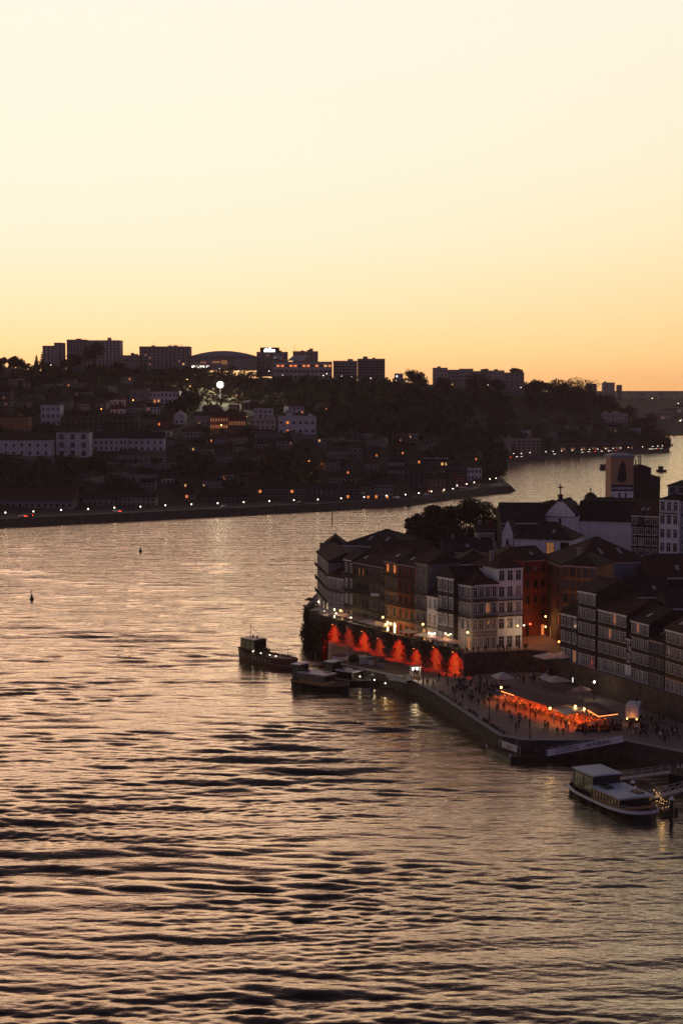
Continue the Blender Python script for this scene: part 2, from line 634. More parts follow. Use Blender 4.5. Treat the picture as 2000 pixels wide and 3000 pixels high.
def window_meshes(w, h, style, fm, pm):
    w, h = round(w, 1), round(h, 1)

    def mk():
        b = MB()
        t = 0.09 if style != 'far' else 0.2
        if style == 'far':
            b.box(-w / 2 - t, w / 2 + t, -0.10, 0.02, -t, 0, 0)
            b.box(-w / 2 - t, w / 2 + t, -0.10, 0.02, h, h + t, 0)
            b.box(-w / 2 - t, -w / 2, -0.10, 0.02, 0, h, 0)
            b.box(w / 2, w / 2 + t, -0.10, 0.02, 0, h, 0)
            b.box(-w / 2 + 0.005, w / 2 - 0.005, 0.14, 0.17, 0.005, h - 0.005, 1)
            return b.mesh('window', [fm, pm]), None
        b.box(-w / 2 - t, w / 2 + t, -0.07, 0.03, h + 0.002, h + t * 1.3)
        b.box(-w / 2 - t - 0.06, w / 2 + t + 0.06, -0.13, 0.03, -t, -0.002)
        b.box(-w / 2 - t, -w / 2 - 0.002, -0.06, 0.03, 0, h)
        b.box(w / 2 + 0.002, w / 2 + t, -0.06, 0.03, 0, h)
        s = 0.07
        b.box(-w / 2 + 0.004, -w / 2 + s, 0.07, 0.13, 0.004, h - 0.004)
        b.box(w / 2 - s, w / 2 - 0.004, 0.07, 0.13, 0.004, h - 0.004)
        b.box(-s / 2, s / 2, 0.065, 0.135, 0.004, h - 0.004)
        b.box(-w / 2 + s, w / 2 - s, 0.072, 0.128, h * 0.68, h * 0.68 + s)
        b.box(-w / 2 + s, w / 2 - s, 0.072, 0.128, 0.005, s * 1.4)
        b.box(-w / 2 + s, w / 2 - s, 0.072, 0.128, h - s, h - 0.005)
        p = MB()
        p.box(-w / 2 + 0.01, w / 2 - 0.01, 0.14, 0.16, 0.01, h - 0.01)
        return b.mesh('window', [fm]), p.mesh('pane', [pm])
    return shared(WIN, (w, h, style, fm.name, pm.name), mk)


def wall_plane(mb, O, ux, n, W, H, ops, mi=0, reveal=0.18):
    O, ux, n = Vector(O), Vector(ux), Vector(n)
    up = Vector((0, 0, 1))
    us = sorted({0.0, W, *[round(v, 4) for o in ops for v in (o[0], o[1])]})
    vs = sorted({0.0, H, *[round(v, 4) for o in ops for v in (o[2], o[3])]})

    def pt(u, v, d=0.0):
        return O + ux * u + up * v - n * d
    for i in range(len(us) - 1):
        j = 0
        while j < len(vs) - 1:
            def solid(jj):
                cu, cv = (us[i] + us[i + 1]) / 2, (vs[jj] + vs[jj + 1]) / 2
                return not any(o[0] < cu < o[1] and o[2] < cv < o[3] for o in ops)
            if not solid(j):
                j += 1
                continue
            k = j
            while k + 1 < len(vs) - 1 and solid(k + 1):
                k += 1
            mb.quad(pt(us[i], vs[j]), pt(us[i + 1], vs[j]), pt(us[i + 1], vs[k + 1]), pt(us[i], vs[k + 1]), mi)
            j = k + 1
    for (a, b, c, d) in ops:
        r = reveal
        mb.quad(pt(a, c), pt(a, d), pt(a, d, r), pt(a, c, r), mi)
        mb.quad(pt(b, d), pt(b, c), pt(b, c, r), pt(b, d, r), mi)
        mb.quad(pt(a, d), pt(b, d), pt(b, d, r), pt(a, d, r), mi)
        mb.quad(pt(b, c), pt(a, c), pt(a, c, r), pt(b, c, r), mi)


def roof_mesh(kind, W, D, H, rh, ov=0.4):
    b = MB()
    x0, x1, y0, y1 = -ov, W + ov, -ov, D + ov
    th = 0.16
    if kind == 'flat':
        b.box(-0.15, W + 0.15, -0.15, D + 0.15, H + 0.003, H + 0.30)
        b.box(-0.15, W + 0.15, -0.15, 0.1, H + 0.303, H + rh)
        b.box(-0.15, W + 0.15, D - 0.1, D + 0.15, H + 0.303, H + rh)
        b.box(-0.15, 0.1, 0.102, D - 0.102, H + 0.303, H + rh)
        b.box(W - 0.1, W + 0.15, 0.102, D - 0.102, H + 0.303, H + rh)
        return b
    e = H + 0.01
    if kind == 'front':
        y0 = 0.06
    base = [(x0, y0, e), (x1, y0, e), (x1, y1, e), (x0, y1, e), (x0, y0, e + th), (x1, y0, e + th), (x1, y1, e + th), (x0, y1, e + th)]
    rim = [(0, 3, 2, 1), (0, 1, 5, 4), (1, 2, 6, 5), (2, 3, 7, 6), (3, 0, 4, 7)]
    t = e + th + rh
    ym, xm = (y0 + y1) / 2, (x0 + x1) / 2
    if kind == 'gable':
        vs = base + [(x0, ym, t), (x1, ym, t)]
        fs = rim + [(4, 5, 9, 8), (6, 7, 8, 9), (7, 4, 8), (5, 6, 9)]
    elif kind == 'front':
        vs = base + [(xm, y0, t), (xm, y1, t)]
        fs = rim + [(4, 5, 8), (6, 7, 9), (5, 6, 9, 8), (7, 4, 8, 9)]
    elif kind == 'hip':
        if W > D:
            q = (y1 - y0) / 2 * 0.95
            vs = base + [(x0 + q, ym, t), (x1 - q, ym, t)]
            fs = rim + [(4, 5, 9, 8), (6, 7, 8, 9), (7, 4, 8), (5, 6, 9)]
        else:
            q = (x1 - x0) / 2 * 0.95
            vs = base + [(xm, y0 + q, t), (xm, y1 - q, t)]
            fs = rim + [(4, 5, 8), (6, 7, 9), (5, 6, 9, 8), (7, 4, 8, 9)]
    elif kind == 'pyramid':
        vs = base + [(xm, ym, t)]
        fs = rim + [(4, 5, 8), (5, 6, 8), (6, 7, 8), (7, 4, 8)]
    else:  # shed: rises to the back
        vs = base + [(x0, y1, t), (x1, y1, t)]
        fs = [(0, 3, 2, 1), (0, 1, 5, 4), (1, 2, 9, 5), (2, 3, 8, 9), (3, 0, 4, 8), (4, 5, 9, 8)]
    b.add(vs, fs)
    # ridge cap
    if kind in ('gable', 'front', 'hip'):
        p, q = Vector(vs[8]), Vector(vs[9])
        if (q - p).length > 0.5:
            b.bar(p + Vector((0, 0, 0.05)), q + Vector((0, 0, 0.05)), 0.32, 0.18)
    return b


def openings(W, H, rows, cols, wf, hf, tall0, side=False):
    ops, info = [], []
    fh = H / rows
    bay = W / cols
    for r in range(rows):
        for c in range(cols):
            w = max(0.5, min(wf, bay * 0.66))
            if r == 0 and tall0:
                h, s = fh * 0.74, 0.05
            else:
                h, s = min(hf, fh * 0.66), fh * 0.20
            w, h = round(w, 1), round(h, 1)
            u = bay * (c + 0.5)
            v = r * fh + s
            ops.append((u - w / 2, u + w / 2, v, v + h))
            info.append((r, c, u, v, w, h))
    return ops, info


def house(name, label, cat, P1, P2, zb, zt, depth, roof='gable', rh=2.5, wall=M_GREY, roofm=M_ROOF2, rows=3, cols=3, win=(1.1, 1.9),
          frame=M_FRAME, pane=M_PANE, lit=None, side=None, side_rc=(0, 0), balc=(), tall0=True, style='near', group=None,
          chim=0, skip=(), doorm=None, ground=None, cornice=True, dormer=0, laundry=False):
    lit = lit or {}
    P1, P2 = Vector((P1[0], P1[1], zb)), Vector((P2[0], P2[1], zb))
    d = P2 - P1
    W, H = d.length, zt - zb
    root = thing(name, label, cat, P1, math.atan2(d.y, d.x), group)
    mb = MB()
    ops, info = openings(W, H, rows, cols, win[0], win[1], tall0) if cols else ([], [])
    keep = [i for i, q in enumerate(info) if (q[0], q[1]) not in skip]
    ops, info = [ops[i] for i in keep], [info[i] for i in keep]
    planes = [('F', (0, 0, 0), (1, 0, 0), (0, -1, 0), W, ops, info, 0.0)]
    so, si = openings(depth, H, rows, side_rc[1], win[0], win[1], False) if side_rc[1] else ([], [])
    R_ops, R_i = (so, si) if side in ('R', 'B') else ([], [])
    L_ops, L_i = (so, si) if side in ('L', 'B') else ([], [])
    planes.append(('R', (W, 0, 0), (0, 1, 0), (1, 0, 0), depth, R_ops, R_i, math.pi / 2))
    planes.append(('L', (0, depth, 0), (0, -1, 0), (-1, 0, 0), depth, L_ops, L_i, -math.pi / 2))
    planes.append(('K', (W, depth, 0), (-1, 0, 0), (0, 1, 0), W, [], [], math.pi))
    for nm, O, ux, n, w_, o_, i_, rz in planes:
        wall_plane(mb, O, ux, n, w_, H, o_)
        for (r, c, u, v, w, h) in i_:
            key = (r, c) if nm == 'F' else (nm, r, c)
            pm = lit.get(key, pane)
            if key not in lit and style != 'far':
                pm = HR.choice([pane, M_PANE, M_PANE, M_PANE2, M_PANE, M_PANE, M_PANE, M_CURT, M_SHUT, M_SHUT])
            isdoor = tall0 and r == 0 and nm == 'F' and style != 'far'
            fm = frame
            wm, pn = window_meshes(w, h, style, fm, pm)
            loc = Vector(O) + Vector(ux) * u + Vector((0, 0, v))
            wo = link('door' if isdoor else 'window', wm, root, loc, rz)
            if pn is not None:
                link('pane', pn, wo)
    if roof in ('gable',):
        for x in (0, W):
            vs = [(x, 0, H), (x, depth, H), (x, depth / 2, H + rh * depth / (depth + 0.8) * 0.98)]
            mb.add(vs, [(0, 1, 2) if x else (0, 2, 1)])
    if roof == 'front':
        mb.add([(0, 0, H), (W, 0, H), (W, 0, H + 0.55), (W / 2, 0, H + rh + 0.65), (0, 0, H + 0.55)], [(0, 1, 2, 3, 4)])
        mb.add([(0, 0, H + 0.55), (W / 2, 0, H + rh + 0.65), (W, 0, H + 0.55), (0, 0.3, H + 0.55), (W / 2, 0.3, H + rh + 0.65), (W, 0.3, H + 0.55)], [(0, 1, 4, 3), (1, 2, 5, 4), (3, 4, 5)])
        mb.add([(0, depth, H), (W, depth, H), (W / 2, depth, H + rh * 0.98)], [(0, 2, 1)])
    mb.build('wall', wall, root)
    if ground is not None:
        g = MB()
        g.box(-0.03, W + 0.03, -0.04, -0.002, H / rows - 0.28, H / rows - 0.02)
        g.build('string_course', ground, root)
    if cornice and style != 'far' and roof != 'none':
        g = MB()
        g.box(-0.12, W + 0.12, -0.22, -0.003, H - 0.32, H - 0.02)
        g.build('cornice', frame if frame is not M_FRAMED else M_FRAMEG, root)
    rb = None
    if roof != 'none':
        rb = roof_mesh(roof, W, depth, H, rh).build('roof', roofm, root)
        if roof == 'flat' and W > 14:
            for k in range(HR.randint(1, 3)):
                x = HR.uniform(0.1, 0.8) * W
                c = MB(); c.box(x, x + HR.uniform(2.5, 5), depth * 0.3, depth * 0.6, H + 0.302, H + rh + HR.uniform(0.8, 2.6)); c.build('plant_room', wall, rb)
            for k in range(HR.randint(1, 3)):
                x = HR.uniform(0.05, 0.95) * W
                c = MB(); c.cyl((x, depth * 0.4, H + 0.3), (x, depth * 0.4, H + rh + HR.uniform(2, 4.5)), 0.09, 0.05, 5); c.build('aerial', M_IRON, rb)
        if roof in ('gable', 'hip') and style != 'far' and W > 5:
            half = depth / 2 + 0.4
            for k in range(HR.randint(0, 2)):
                x = HR.uniform(0.3, 0.7) * W
                ya, yb = depth * 0.14, depth * 0.26
                za, zb_ = H + 0.17 + rh * (ya + 0.4) / half + 0.07, H + 0.17 + rh * (yb + 0.4) / half + 0.07
                c = MB(); c.bar((x, ya, za), (x, yb, zb_), 0.8, 0.1); c.build('skylight', M_METAL, rb)
            if HR.random() < 0.6:
                x = HR.uniform(0.3, 0.7) * W
                c = MB(); c.cyl((x, depth / 2, H + rh * 0.8), (x, depth / 2, H + rh + 2.0), 0.035, 0.03, 5)
                for q_ in (1.3, 1.6, 1.85):
                    c.bar((x - 0.5, depth / 2, H + rh + q_), (x + 0.5, depth / 2, H + rh + q_), 0.03)
                c.build('aerial', M_IRON, rb)
        for k in range(chim):
            cx = W * (0.22 + 0.55 * k)
            c = MB()
            z0 = H + (0.3 if roof == 'flat' else rh * 0.35)
            z1 = H + rh + 1.0
            c.box(cx - 0.45, cx + 0.45, depth * 0.45, depth * 0.45 + 0.7, z0, z1)
            c.box(cx - 0.55, cx + 0.55, depth * 0.45 - 0.1, depth * 0.45 + 0.8, z1 + 0.002, z1 + 0.16)
            c.build('chimney', [M_CREAM, M_REDW, M_GREY][(k + int(W * 7)) % 3], rb)
    for r in balc:
        zf = H / rows * r
        u0, u1 = W * 0.03, W * 0.97
        b = MB()
        b.box(u0, u1, -0.75, -0.004, zf - 0.02, zf + 0.12)
        b.box(u0, u1, -0.74, -0.68, zf + 1.02, zf + 1.08)
        b.box(u0, u1, -0.73, -0.69, zf + 0.22, zf + 0.26)
        n = max(3, int((u1 - u0) / 0.28))
        for i in range(n + 1):
            x = u0 + 0.02 + (u1 - u0 - 0.04) * i / n
            b.box(x - 0.015, x + 0.015, -0.725, -0.695, zf + 0.121, zf + 1.019)
        for x in (u0 + 0.02, u1 - 0.02):
            b.box(x - 0.015, x + 0.015, -0.68, -0.005, zf + 1.0, zf + 1.05)
        b.build('balcony', M_IRON, root)
    return root


# ================================================================== the far bank
SHORE = [(-900, 690), (0, 736), (350, 772), (700, 813), (1000, 852), (1200, 888), (1330, 946), (1395, 985), (1432, 1015), (1447, 1065), (1462, 1150), (1470, 1300), (1474, 1465), (1520, 1500),
         (1700, 1622), (1850, 1702), (1962, 1755), (1964, 3000), (2600, 3300)]
RIDGE = [(-900, 1040, 1250), (0, 1066, 1270), (150, 1084, 1290), (350, 1090, 1310), (560, 1092, 1330), (800, 1100, 1340), (1150, 1112, 1350), (1280, 1118, 1420),
         (1420, 1130, 1560), (1560, 1138, 1700), (1680, 1146, 1780), (1780, 1185, 1830), (1850, 1225, 1840), (1920, 1275, 1830), (1960, 1316, 1800)]
QZ = 3.3


def interp(tab, x, k=1):
    return float(np.interp(x, [t[0] for t in tab], [t[k] for t in tab]))


def shoreY(px):
    return interp(SHORE, px)


def hill(px, Y):
    y0 = shoreY(px)
    if Y < y0:
        return -3.0
    if px > 1963:
        return -3.0
    yr = interp(RIDGE, px, 2)
    zr = max(4.0, CZ - (interp(RIDGE, px, 1) - HOR) * yr / FPX - 2.0)
    flat = y0 + float(np.interp(px, [1400, 1480], [55, 25]))
    if 1424 < px < 1480:
        flat = max(flat, float(np.interp(px, [1424, 1437], [y0 + 55, 1490])))
    if Y < flat:
        return QZ
    t = (Y - flat) / max(30.0, yr - flat)
    if t < 1:
        return QZ + (zr - QZ) * (t ** 0.9)
    return zr - (Y - yr) * 0.01


def on_hill(px, py):
    """first point of the far bank along the sight line"""
    prev = None
    Y = shoreY(px) + 1
    while Y < 1900:
        z = hill(px, Y)
        p = AT(px, py, Y)
        if p.z <= z:
            return Vector((p.x, Y, z))
        Y += 2.0
    yr = interp(RIDGE, px, 2)
    return PX(px, yr, hill(px, yr))


def build_far_bank():
    cols = np.concatenate([np.arange(-900, 1380, 40), np.arange(1380, 1480, 4), np.arange(1480, 1964, 16)])
    b = MB()
    nrow = 46
    grid = []
    for px in cols:
        y0 = shoreY(px)
        line = []
        for j in range(nrow):
            t = j / (nrow - 1)
            Y = y0 + 0.5 + (2300 - y0) * t ** 1.5
            z = hill(px, Y)
            if z > 8:
                z += 1.5 * math.sin(px * 0.045 + Y * 0.05) * math.sin(Y * 0.033 - px * 0.013)
            line.append(PX(px, Y, z))
        grid.append(line)
    vs = [p for l in grid for p in l]
    fs = []
    for i in range(len(cols) - 1):
        for j in range(nrow - 1):
            a = i * nrow + j
            fs.append((a, a + nrow, a + nrow + 1, a + 1))
    b.add(vs, fs)
    o = b.build('hillside', M_EARTH, smooth=True)
    tag(o, kind='structure')
    # embankment walls along the water, with a coping
    for nm, span in (('quay_wall', (-900, 1437)), ('quay_wall', (1437, 1963))):
        ps = [p for p in np.linspace(span[0], span[1], 70)]
        q, c = MB(), MB()
        pts = [PX(p, shoreY(p), 0) for p in ps]
        for i in range(len(pts) - 1):
            a, e = pts[i], pts[i + 1]
            q.quad((a.x, a.y, -3), (e.x, e.y, -3), (e.x, e.y, QZ + 0.05), (a.x, a.y, QZ + 0.05))
            c.bar((a.x, a.y + 0.3, QZ + 0.25), (e.x, e.y + 0.3, QZ + 0.25), 0.9, 0.5)
        w = q.build(nm, M_STONE)
        tag(w, 'long dark granite embankment wall under the wooded hill' if span[0] < 0 else 'far stone embankment wall across the river bend', 'wall', kind='thing')
        c.build('coping', M_STONE, w)
    # the embankment spit at the bend
    tip = G(1518, 1436, 0)
    a1, a2 = PX(1330, 946, 0), PX(1432, 1060, 0)
    s = MB()
    poly = [a1, PX(1425, 985, 0), tip, PX(1486, 1075, 0), a2]
    top = [PX(1330, 946, 0), PX(1425, 985, 0), PX(1494, 1010, 0), PX(1478, 1062, 0), a2]
    n = len(poly)
    vs = [(p.x, p.y, -2) for p in poly] + [(p.x, p.y, QZ + 1.2) for p in top]
    s.add(vs, [tuple(range(n, 2 * n))] + [(i, (i + 1) % n, n + (i + 1) % n, n + i) for i in range(n)])
    tag(s.build('quay_spit', M_STONE), kind='structure')
    r = MB()
    pts = [PX(p, shoreY(p) + 8, QZ + 0.02) for p in np.linspace(-900, 1420, 50)]
    pt2 = [PX(p, shoreY(p) + 17, QZ + 0.02) for p in np.linspace(-900, 1420, 50)]
    for i in range(49):
        r.quad(pts[i], pts[i + 1], pt2[i + 1], pt2[i])
    tag(r.build('road', M_ROAD), kind='structure')


build_far_bank()


# ---- foliage
def leaf_mat(name, col):
    m = bpy.data.materials.new(name)
    m.use_nodes = True
    nt = m.node_tree
    p = nt.nodes['Principled BSDF']
    p.inputs['Roughness'].default_value = 0.8
    p.inputs['Specular IOR Level'].default_value = 0.2
    geo = nd(nt, 'ShaderNodeNewGeometry')
    rmp = nd(nt, 'ShaderNodeMix', data_type='RGBA')
    c = Vector(col)
    rmp.inputs[6].default_value = (*(c * 0.55), 1)
    rmp.inputs[7].default_value = (*(c * 1.5), 1)
    nt.links.new(geo.outputs['Random Per Island'], rmp.inputs['Factor'])
    nt.links.new(rmp.outputs[2], p.inputs['Base Color'])
    return m


M_LEAF = leaf_mat('dark_leaves', (0.062, 0.052, 0.03))
M_LEAF2 = leaf_mat('brownish_leaves', (0.075, 0.055, 0.028))
M_BARK = mat('bark', (0.05, 0.038, 0.03), 0.95, 0.3, 2)


def leaf_cloud(centers, radii, count, size, seed, squash=0.8):
    """count leaf clumps (bent quads) spread through lobes; returns vertex and face arrays"""
    q = np.random.default_rng(seed)
    centers, radii = np.asarray(centers, float), np.asarray(radii, float)
    pr = radii ** 2
    k = q.choice(len(centers), count, p=pr / pr.sum())
    d = q.normal(size=(count, 3))
    d /= np.linalg.norm(d, axis=1)[:, None]
    rr = radii[k] * (0.45 + 0.62 * q.random(count) ** 0.6)
    c = centers[k] + d * rr[:, None] * np.array([1, 1, squash])
    nrm = d + q.normal(scale=0.7, size=(count, 3))
    nrm /= np.linalg.norm(nrm, axis=1)[:, None]
    t = np.cross(nrm, q.normal(size=(count, 3)))
    t /= np.linalg.norm(t, axis=1)[:, None]
    s = np.cross(nrm, t)
    a = size * q.uniform(0.5, 1.25, count)[:, None]
    bnd = nrm * a * 0.25
    V = np.stack([c - t * a * 0.9, c - s * a * 0.6 + bnd, c + t * a, c + s * a * 0.55 + bnd], 1).reshape(-1, 3)
    F = np.arange(count * 4).reshape(-1, 4)
    return V, F


def np_mesh(name, V, F, m):
    me = bpy.data.meshes.new(name)
    me.vertices.add(len(V))
    me.vertices.foreach_set('co', np.asarray(V, np.float32).ravel())
    me.loops.add(F.size)
    me.loops.foreach_set('vertex_index', F.astype(np.int32).ravel())
    me.polygons.add(len(F))
    me.polygons.foreach_set('loop_start', np.arange(0, F.size, 4, dtype=np.int32))
    me.polygons.foreach_set('loop_total', np.full(len(F), 4, dtype=np.int32))
    me.materials.append(m)
    me.update(calc_edges=True)
    return me


def tree(label, base, height, spread, seed, leaves=1500, size=0.6, kind='round', m=None, group=None, lean=0.0):
    q = random.Random(seed)
    root = thing('tree' if kind != 'cypress' else 'cypress_tree', label, 'tree', base, q.uniform(0, 6.28), group)
    tr = MB()
    th = height * (0.45 if kind == 'round' else 0.2)
    tr.cyl((0, 0, -1), (0, 0, th), height * 0.035, height * 0.02, 7)
    lobes, rad = [], []
    if kind == 'cypress':
        for i in range(7):
            t = i / 6
            lobes.append((0, 0, height * (0.14 + 0.8 * t)))
            rad.append(spread * (1.0 - 0.85 * t) + 0.15)
    elif kind == 'pine':
        for i in range(9):
            a = q.uniform(0, 6.28)
            r = spread * q.uniform(0.1, 0.75)
            lobes.append((r * math.cos(a), r * math.sin(a), height * q.uniform(0.78, 0.92)))
            rad.append(spread * q.uniform(0.28, 0.45))
    else:
        n = 11
        for i in range(n):
            a = i * 2.4 + q.uniform(-0.4, 0.4)
            r = spread * q.uniform(0.15, 0.68)
            z = height * q.uniform(0.38, 0.86)
            lobes.append((r * math.cos(a), r * math.sin(a), z))
            rad.append(spread * q.uniform(0.26, 0.48))
            if i % 2 == 0:
                tr.cyl((0, 0, th * 0.8), (r * math.cos(a) * 0.8, r * math.sin(a) * 0.8, z), height * 0.016, height * 0.006, 5)
    tr.build('trunk', M_BARK, root)
    V, F = leaf_cloud(lobes, rad, leaves, size, seed, 0.85 if kind != 'pine' else 0.45)
    link('crown', np_mesh('crown', V, F, m or M_LEAF), root)
    return root


def wood(name, label, spots, seed, per, size, m):
    """spots: (x, y, z, height, spread). A mass of trees nobody could count."""
    lob, rad = [], []
    q = random.Random(seed)
    for (x, y, z, h, s) in spots:
        for i in range(5):
            a, r = q.uniform(0, 6.28), s * q.uniform(0, 0.7)
            lob.append((x + r * math.cos(a), y + r * math.sin(a), z + h * q.uniform(0.25, 0.9)))
            rad.append(s * q.uniform(0.35, 0.6))
    V, F = leaf_cloud(lob, rad, per * len(spots), size, seed)
    o = link(name, np_mesh(name, V, F, m))
    return tag(o, label, 'wood', kind='stuff')


# ================================================================== buildings of the far bank
RECTS = []


def gh(name, label, px1, px2, pyb, pye, roof='gable', rh=2.5, wall=M_CREAM, roofm=M_ROOF2, rows=2, cols=4, win=(1.2, 1.6), lit=None,
       depth=11, skew=0.0, pane=M_PANE, frame=M_FRAMEG, Y=None, side=None, side_rc=(0, 0), chim=0, group=None, cat='house', balc=(), bury=3.0, tall0=False):
    mid = (px1 + px2) / 2
    if Y is None:
        Y = on_hill(mid, pyb).y
    z = ZAT(pyb, Y)
    P1, P2 = PX(px1, Y + skew, z), PX(px2, Y - skew, z)
    zt = ZAT(pye, Y)
    RECTS.append((px1 - 6, px2 + 6, pye - 12, pyb - 3, Y))
    fh = (zt - z) / rows
    o = house(name, label, cat, P1, P2, z, zt, depth, roof, rh, wall, roofm, rows, cols, (win[0], min(win[1], fh * 0.6)), frame, pane, lit,
              side, side_rc, balc, tall0, 'far', group, chim)
    f = MB()   # footing on the slope
    W = (Vector(P2) - Vector(P1)).length
    f.box(0.05, W - 0.05, 0.05, depth, -bury - 4, -0.004)
    f.build('foundation', M_GREY, o)
    return o


H, AP = 'house', 'apartment_block'
# skyline
gh(AP, 'stepped pale apartment tower at the far left of the skyline', 126, 162, 1072, 1016, 'flat', 1, M_CONC, M_CONC_D, 7, 3, Y=1360, cat='apartments', depth=16)
gh(AP, 'narrow tall slab beside the stepped pale tower on the skyline', 160, 184, 1072, 1007, 'flat', 1, M_CONC, M_CONC_D, 8, 2, Y=1372, cat='apartments', depth=16)
gh(AP, 'brownish apartment slab half hidden by the great round tree', 197, 254, 1078, 998, 'flat', 1, M_CONC_D, M_CONC_D, 9, 6, Y=1380, cat='apartments', depth=16)
gh(AP, 'widest and tallest apartment slab at the left of the skyline', 255, 353, 1078, 1000, 'flat', 1, M_CONC, M_CONC_D, 9, 9, Y=1376, cat='apartments', depth=18)
gh(H, 'low house with a white light between two apartment blocks', 357, 406, 1082, 1044, 'flat', 1, M_CONC_D, M_CONC_D, 2, 4, Y=1370, lit={(0, 1): L_WARM})
b = gh(AP, 'wide dark hotel block with rooftop railing on the skyline', 409, 556, 1080, 1018, 'flat', 1, M_CONC_D, M_CONC_D, 7, 12, (1.6, 1.6), Y=1380, cat='hotel', depth=20,
       lit={(1, 2): L_DIM, (2, 9): L_DIM, (3, 2): L_DIM, (1, 10): L_WARM, (4, 1): L_DIM})
gh('office_block', 'dark block carrying the white rooftop sign', 752, 842, 1080, 1034, 'flat', 1, M_CONC_D, M_CONC_D, 4, 7, Y=1390, cat='office', lit={(2, 5): L_DIM, (3, 2): L_DIM})
gh('office_block', 'dark flat block with a thin mast on its roof', 858, 931, 1075, 1032, 'flat', 1, M_CONC_D, M_CONC_D, 4, 6, Y=1420, cat='office')
gh('shopping_centre', 'long white podium building with a row of lit windows', 796, 972, 1110, 1062, 'flat', 0.8, M_CONC, M_CONC_D, 3, 14, (3.2, 1.8), Y=1375, cat='mall', depth=30,
   lit={(2, c): (L_ORANGE if c % 3 else L_WARM) for c in (1, 2, 4, 5, 7, 8, 10, 12, 13)})
gh(AP, 'left half of the pair of banded apartment blocks', 976, 1046, 1113, 1060, 'flat', 1, M_CONC, M_CONC_D, 6, 8, (2.0, 1.2), Y=1390, cat='apartments', balc=(1, 2, 3, 4, 5))
gh(AP, 'right taller half of the pair of banded apartment blocks', 1047, 1127, 1113, 1054, 'flat', 1, M_CONC_D, M_CONC_D, 7, 9, (1.8, 1.2), Y=1394, cat='apartments', balc=(1, 2, 3, 4, 5, 6))
gh(H, 'small lit kiosk house on the ridge right of the banded blocks', 1156, 1180, 1120, 1096, 'flat', 0.6, M_FARW, M_CONC_D, 2, 2, Y=1400, lit={(0, 0): L_SIGN, (1, 0): L_SIGN})
for i, (a_, e_, t_) in enumerate(((1268, 1310, 1080), (1311, 1345, 1086), (1346, 1385, 1083), (1386, 1430, 1090), (1431, 1476, 1088), (1477, 1534, 1094))):
    gh(AP, '%s dark block from the left of the long uneven apartment row' % ORD[i], a_, e_, 1142, t_, 'flat', 1, M_CONC_D if i % 2 else M_CONC, M_CONC_D, 5, 4, Y=1560 + i * 7, cat='apartments', lit={(1, 1): L_WARM} if i == 1 else {}, group='long uneven apartment row')
gh(AP, 'small block rising over the trees near the bridge head', 1718, 1746, 1155, 1126, 'flat', 1, M_CONC_D, M_CONC_D, 3, 3, Y=1990, cat='apartments')
gh(AP, 'pale square tower standing left of the long bridge', 1766, 1799, 1162, 1122, 'flat', 1, M_CONC, M_CONC_D, 9, 4, (2.4, 2.2), Y=3050, cat='tower', depth=22)
gh(AP, 'slim dark tower standing at the bridge end', 1807, 1820, 1162, 1129, 'flat', 1, M_CONC_D, M_CONC_D, 8, 2, (2.4, 2.2), Y=3060, cat='tower', depth=14)
RECTS[:] = [r for r in RECTS if r[4] < 1900]


def arched_hall():
    Y = 1378
    x0, x1 = PX(559, Y, 80).x, PX(750, Y, 80).x
    zb, zt, zc = ZAT(1084, Y), ZAT(1044, Y), ZAT(1036, Y)
    root = thing('arched_hall', 'long hall with a shallow arched roof on the skyline', 'hall', (x0, Y, zb))
    W = x1 - x0
    n = 24
    w, r = MB(), MB()
    H_ = zt - zb
    wall_plane(w, (0, 0, 0), (1, 0, 0), (0, -1, 0), W, H_, [(W * 0.47, W * 0.56, H_ * 0.42, H_ * 0.72), (W * 0.33, W * 0.45, H_ * 0.5, H_ * 0.66), (W * 0.15, W * 0.24, H_ * 0.5, H_ * 0.62)], reveal=0.4)
    w.build('wall', M_CONC_D, root)
    w = MB(); w.box(0, W, 30, 30.4, 0, H_); w.build('rear_wall', M_CONC_D, root)
    for a, e, c, d, m in ((0.47, 0.56, 0.42, 0.72, L_DIM), (0.33, 0.45, 0.5, 0.66, L_DIM), (0.15, 0.24, 0.5, 0.62, L_DIM)):
        g = MB()
        g.box(W * a + 0.02, W * e - 0.02, 0.3, 0.36, H_ * c + 0.02, H_ * d - 0.02)
        g.build('window', m, root)
    pts = [(W * i / n, H_ + 0.2 + (zc - zt + 2.2) * (1 - (2 * i / n - 1) ** 2)) for i in range(n + 1)]
    vs = []
    for x, z in pts:
        vs += [(x, -1.5, z), (x, 31, z), (x, 31, H_ + 0.02), (x, -1.5, H_ + 0.02)]
    fs = []
    for i in range(n):
        a = i * 4
        fs += [(a, a + 4, a + 5, a + 1), (a + 3, a + 7, a + 4, a), (a + 1, a + 5, a + 6, a + 2)]
    fs += [(0, 1, 2, 3), (n * 4 + 3, n * 4 + 2, n * 4 + 1, n * 4)]
    r.add(vs, fs)
    ro = r.build('roof', M_METAL, root)
    for i in range(0, n + 1):
        k = MB()
        x, z = pts[i]
        k.box(x - 0.15, x + 0.15, -1.75, -1.52, H_ + 0.1, max(z, H_ + 0.4))
        k.build('rib', M_CONC_D, ro)
    s = MB()
    s.box(W * 0.02, W * 0.21, -0.4, -0.05, H_ * 0.16, H_ * 0.30)
    s.build('light_strip', glow('bright_strip_light', (1, 0.95, 0.8), 3.0), root)
    s = MB()
    s.box(W * 0.24, W * 0.28, -0.4, -0.05, H_ * 0.16, H_ * 0.30)
    s.build('light_strip', MATS['bright_strip_light'], root)


arched_hall()


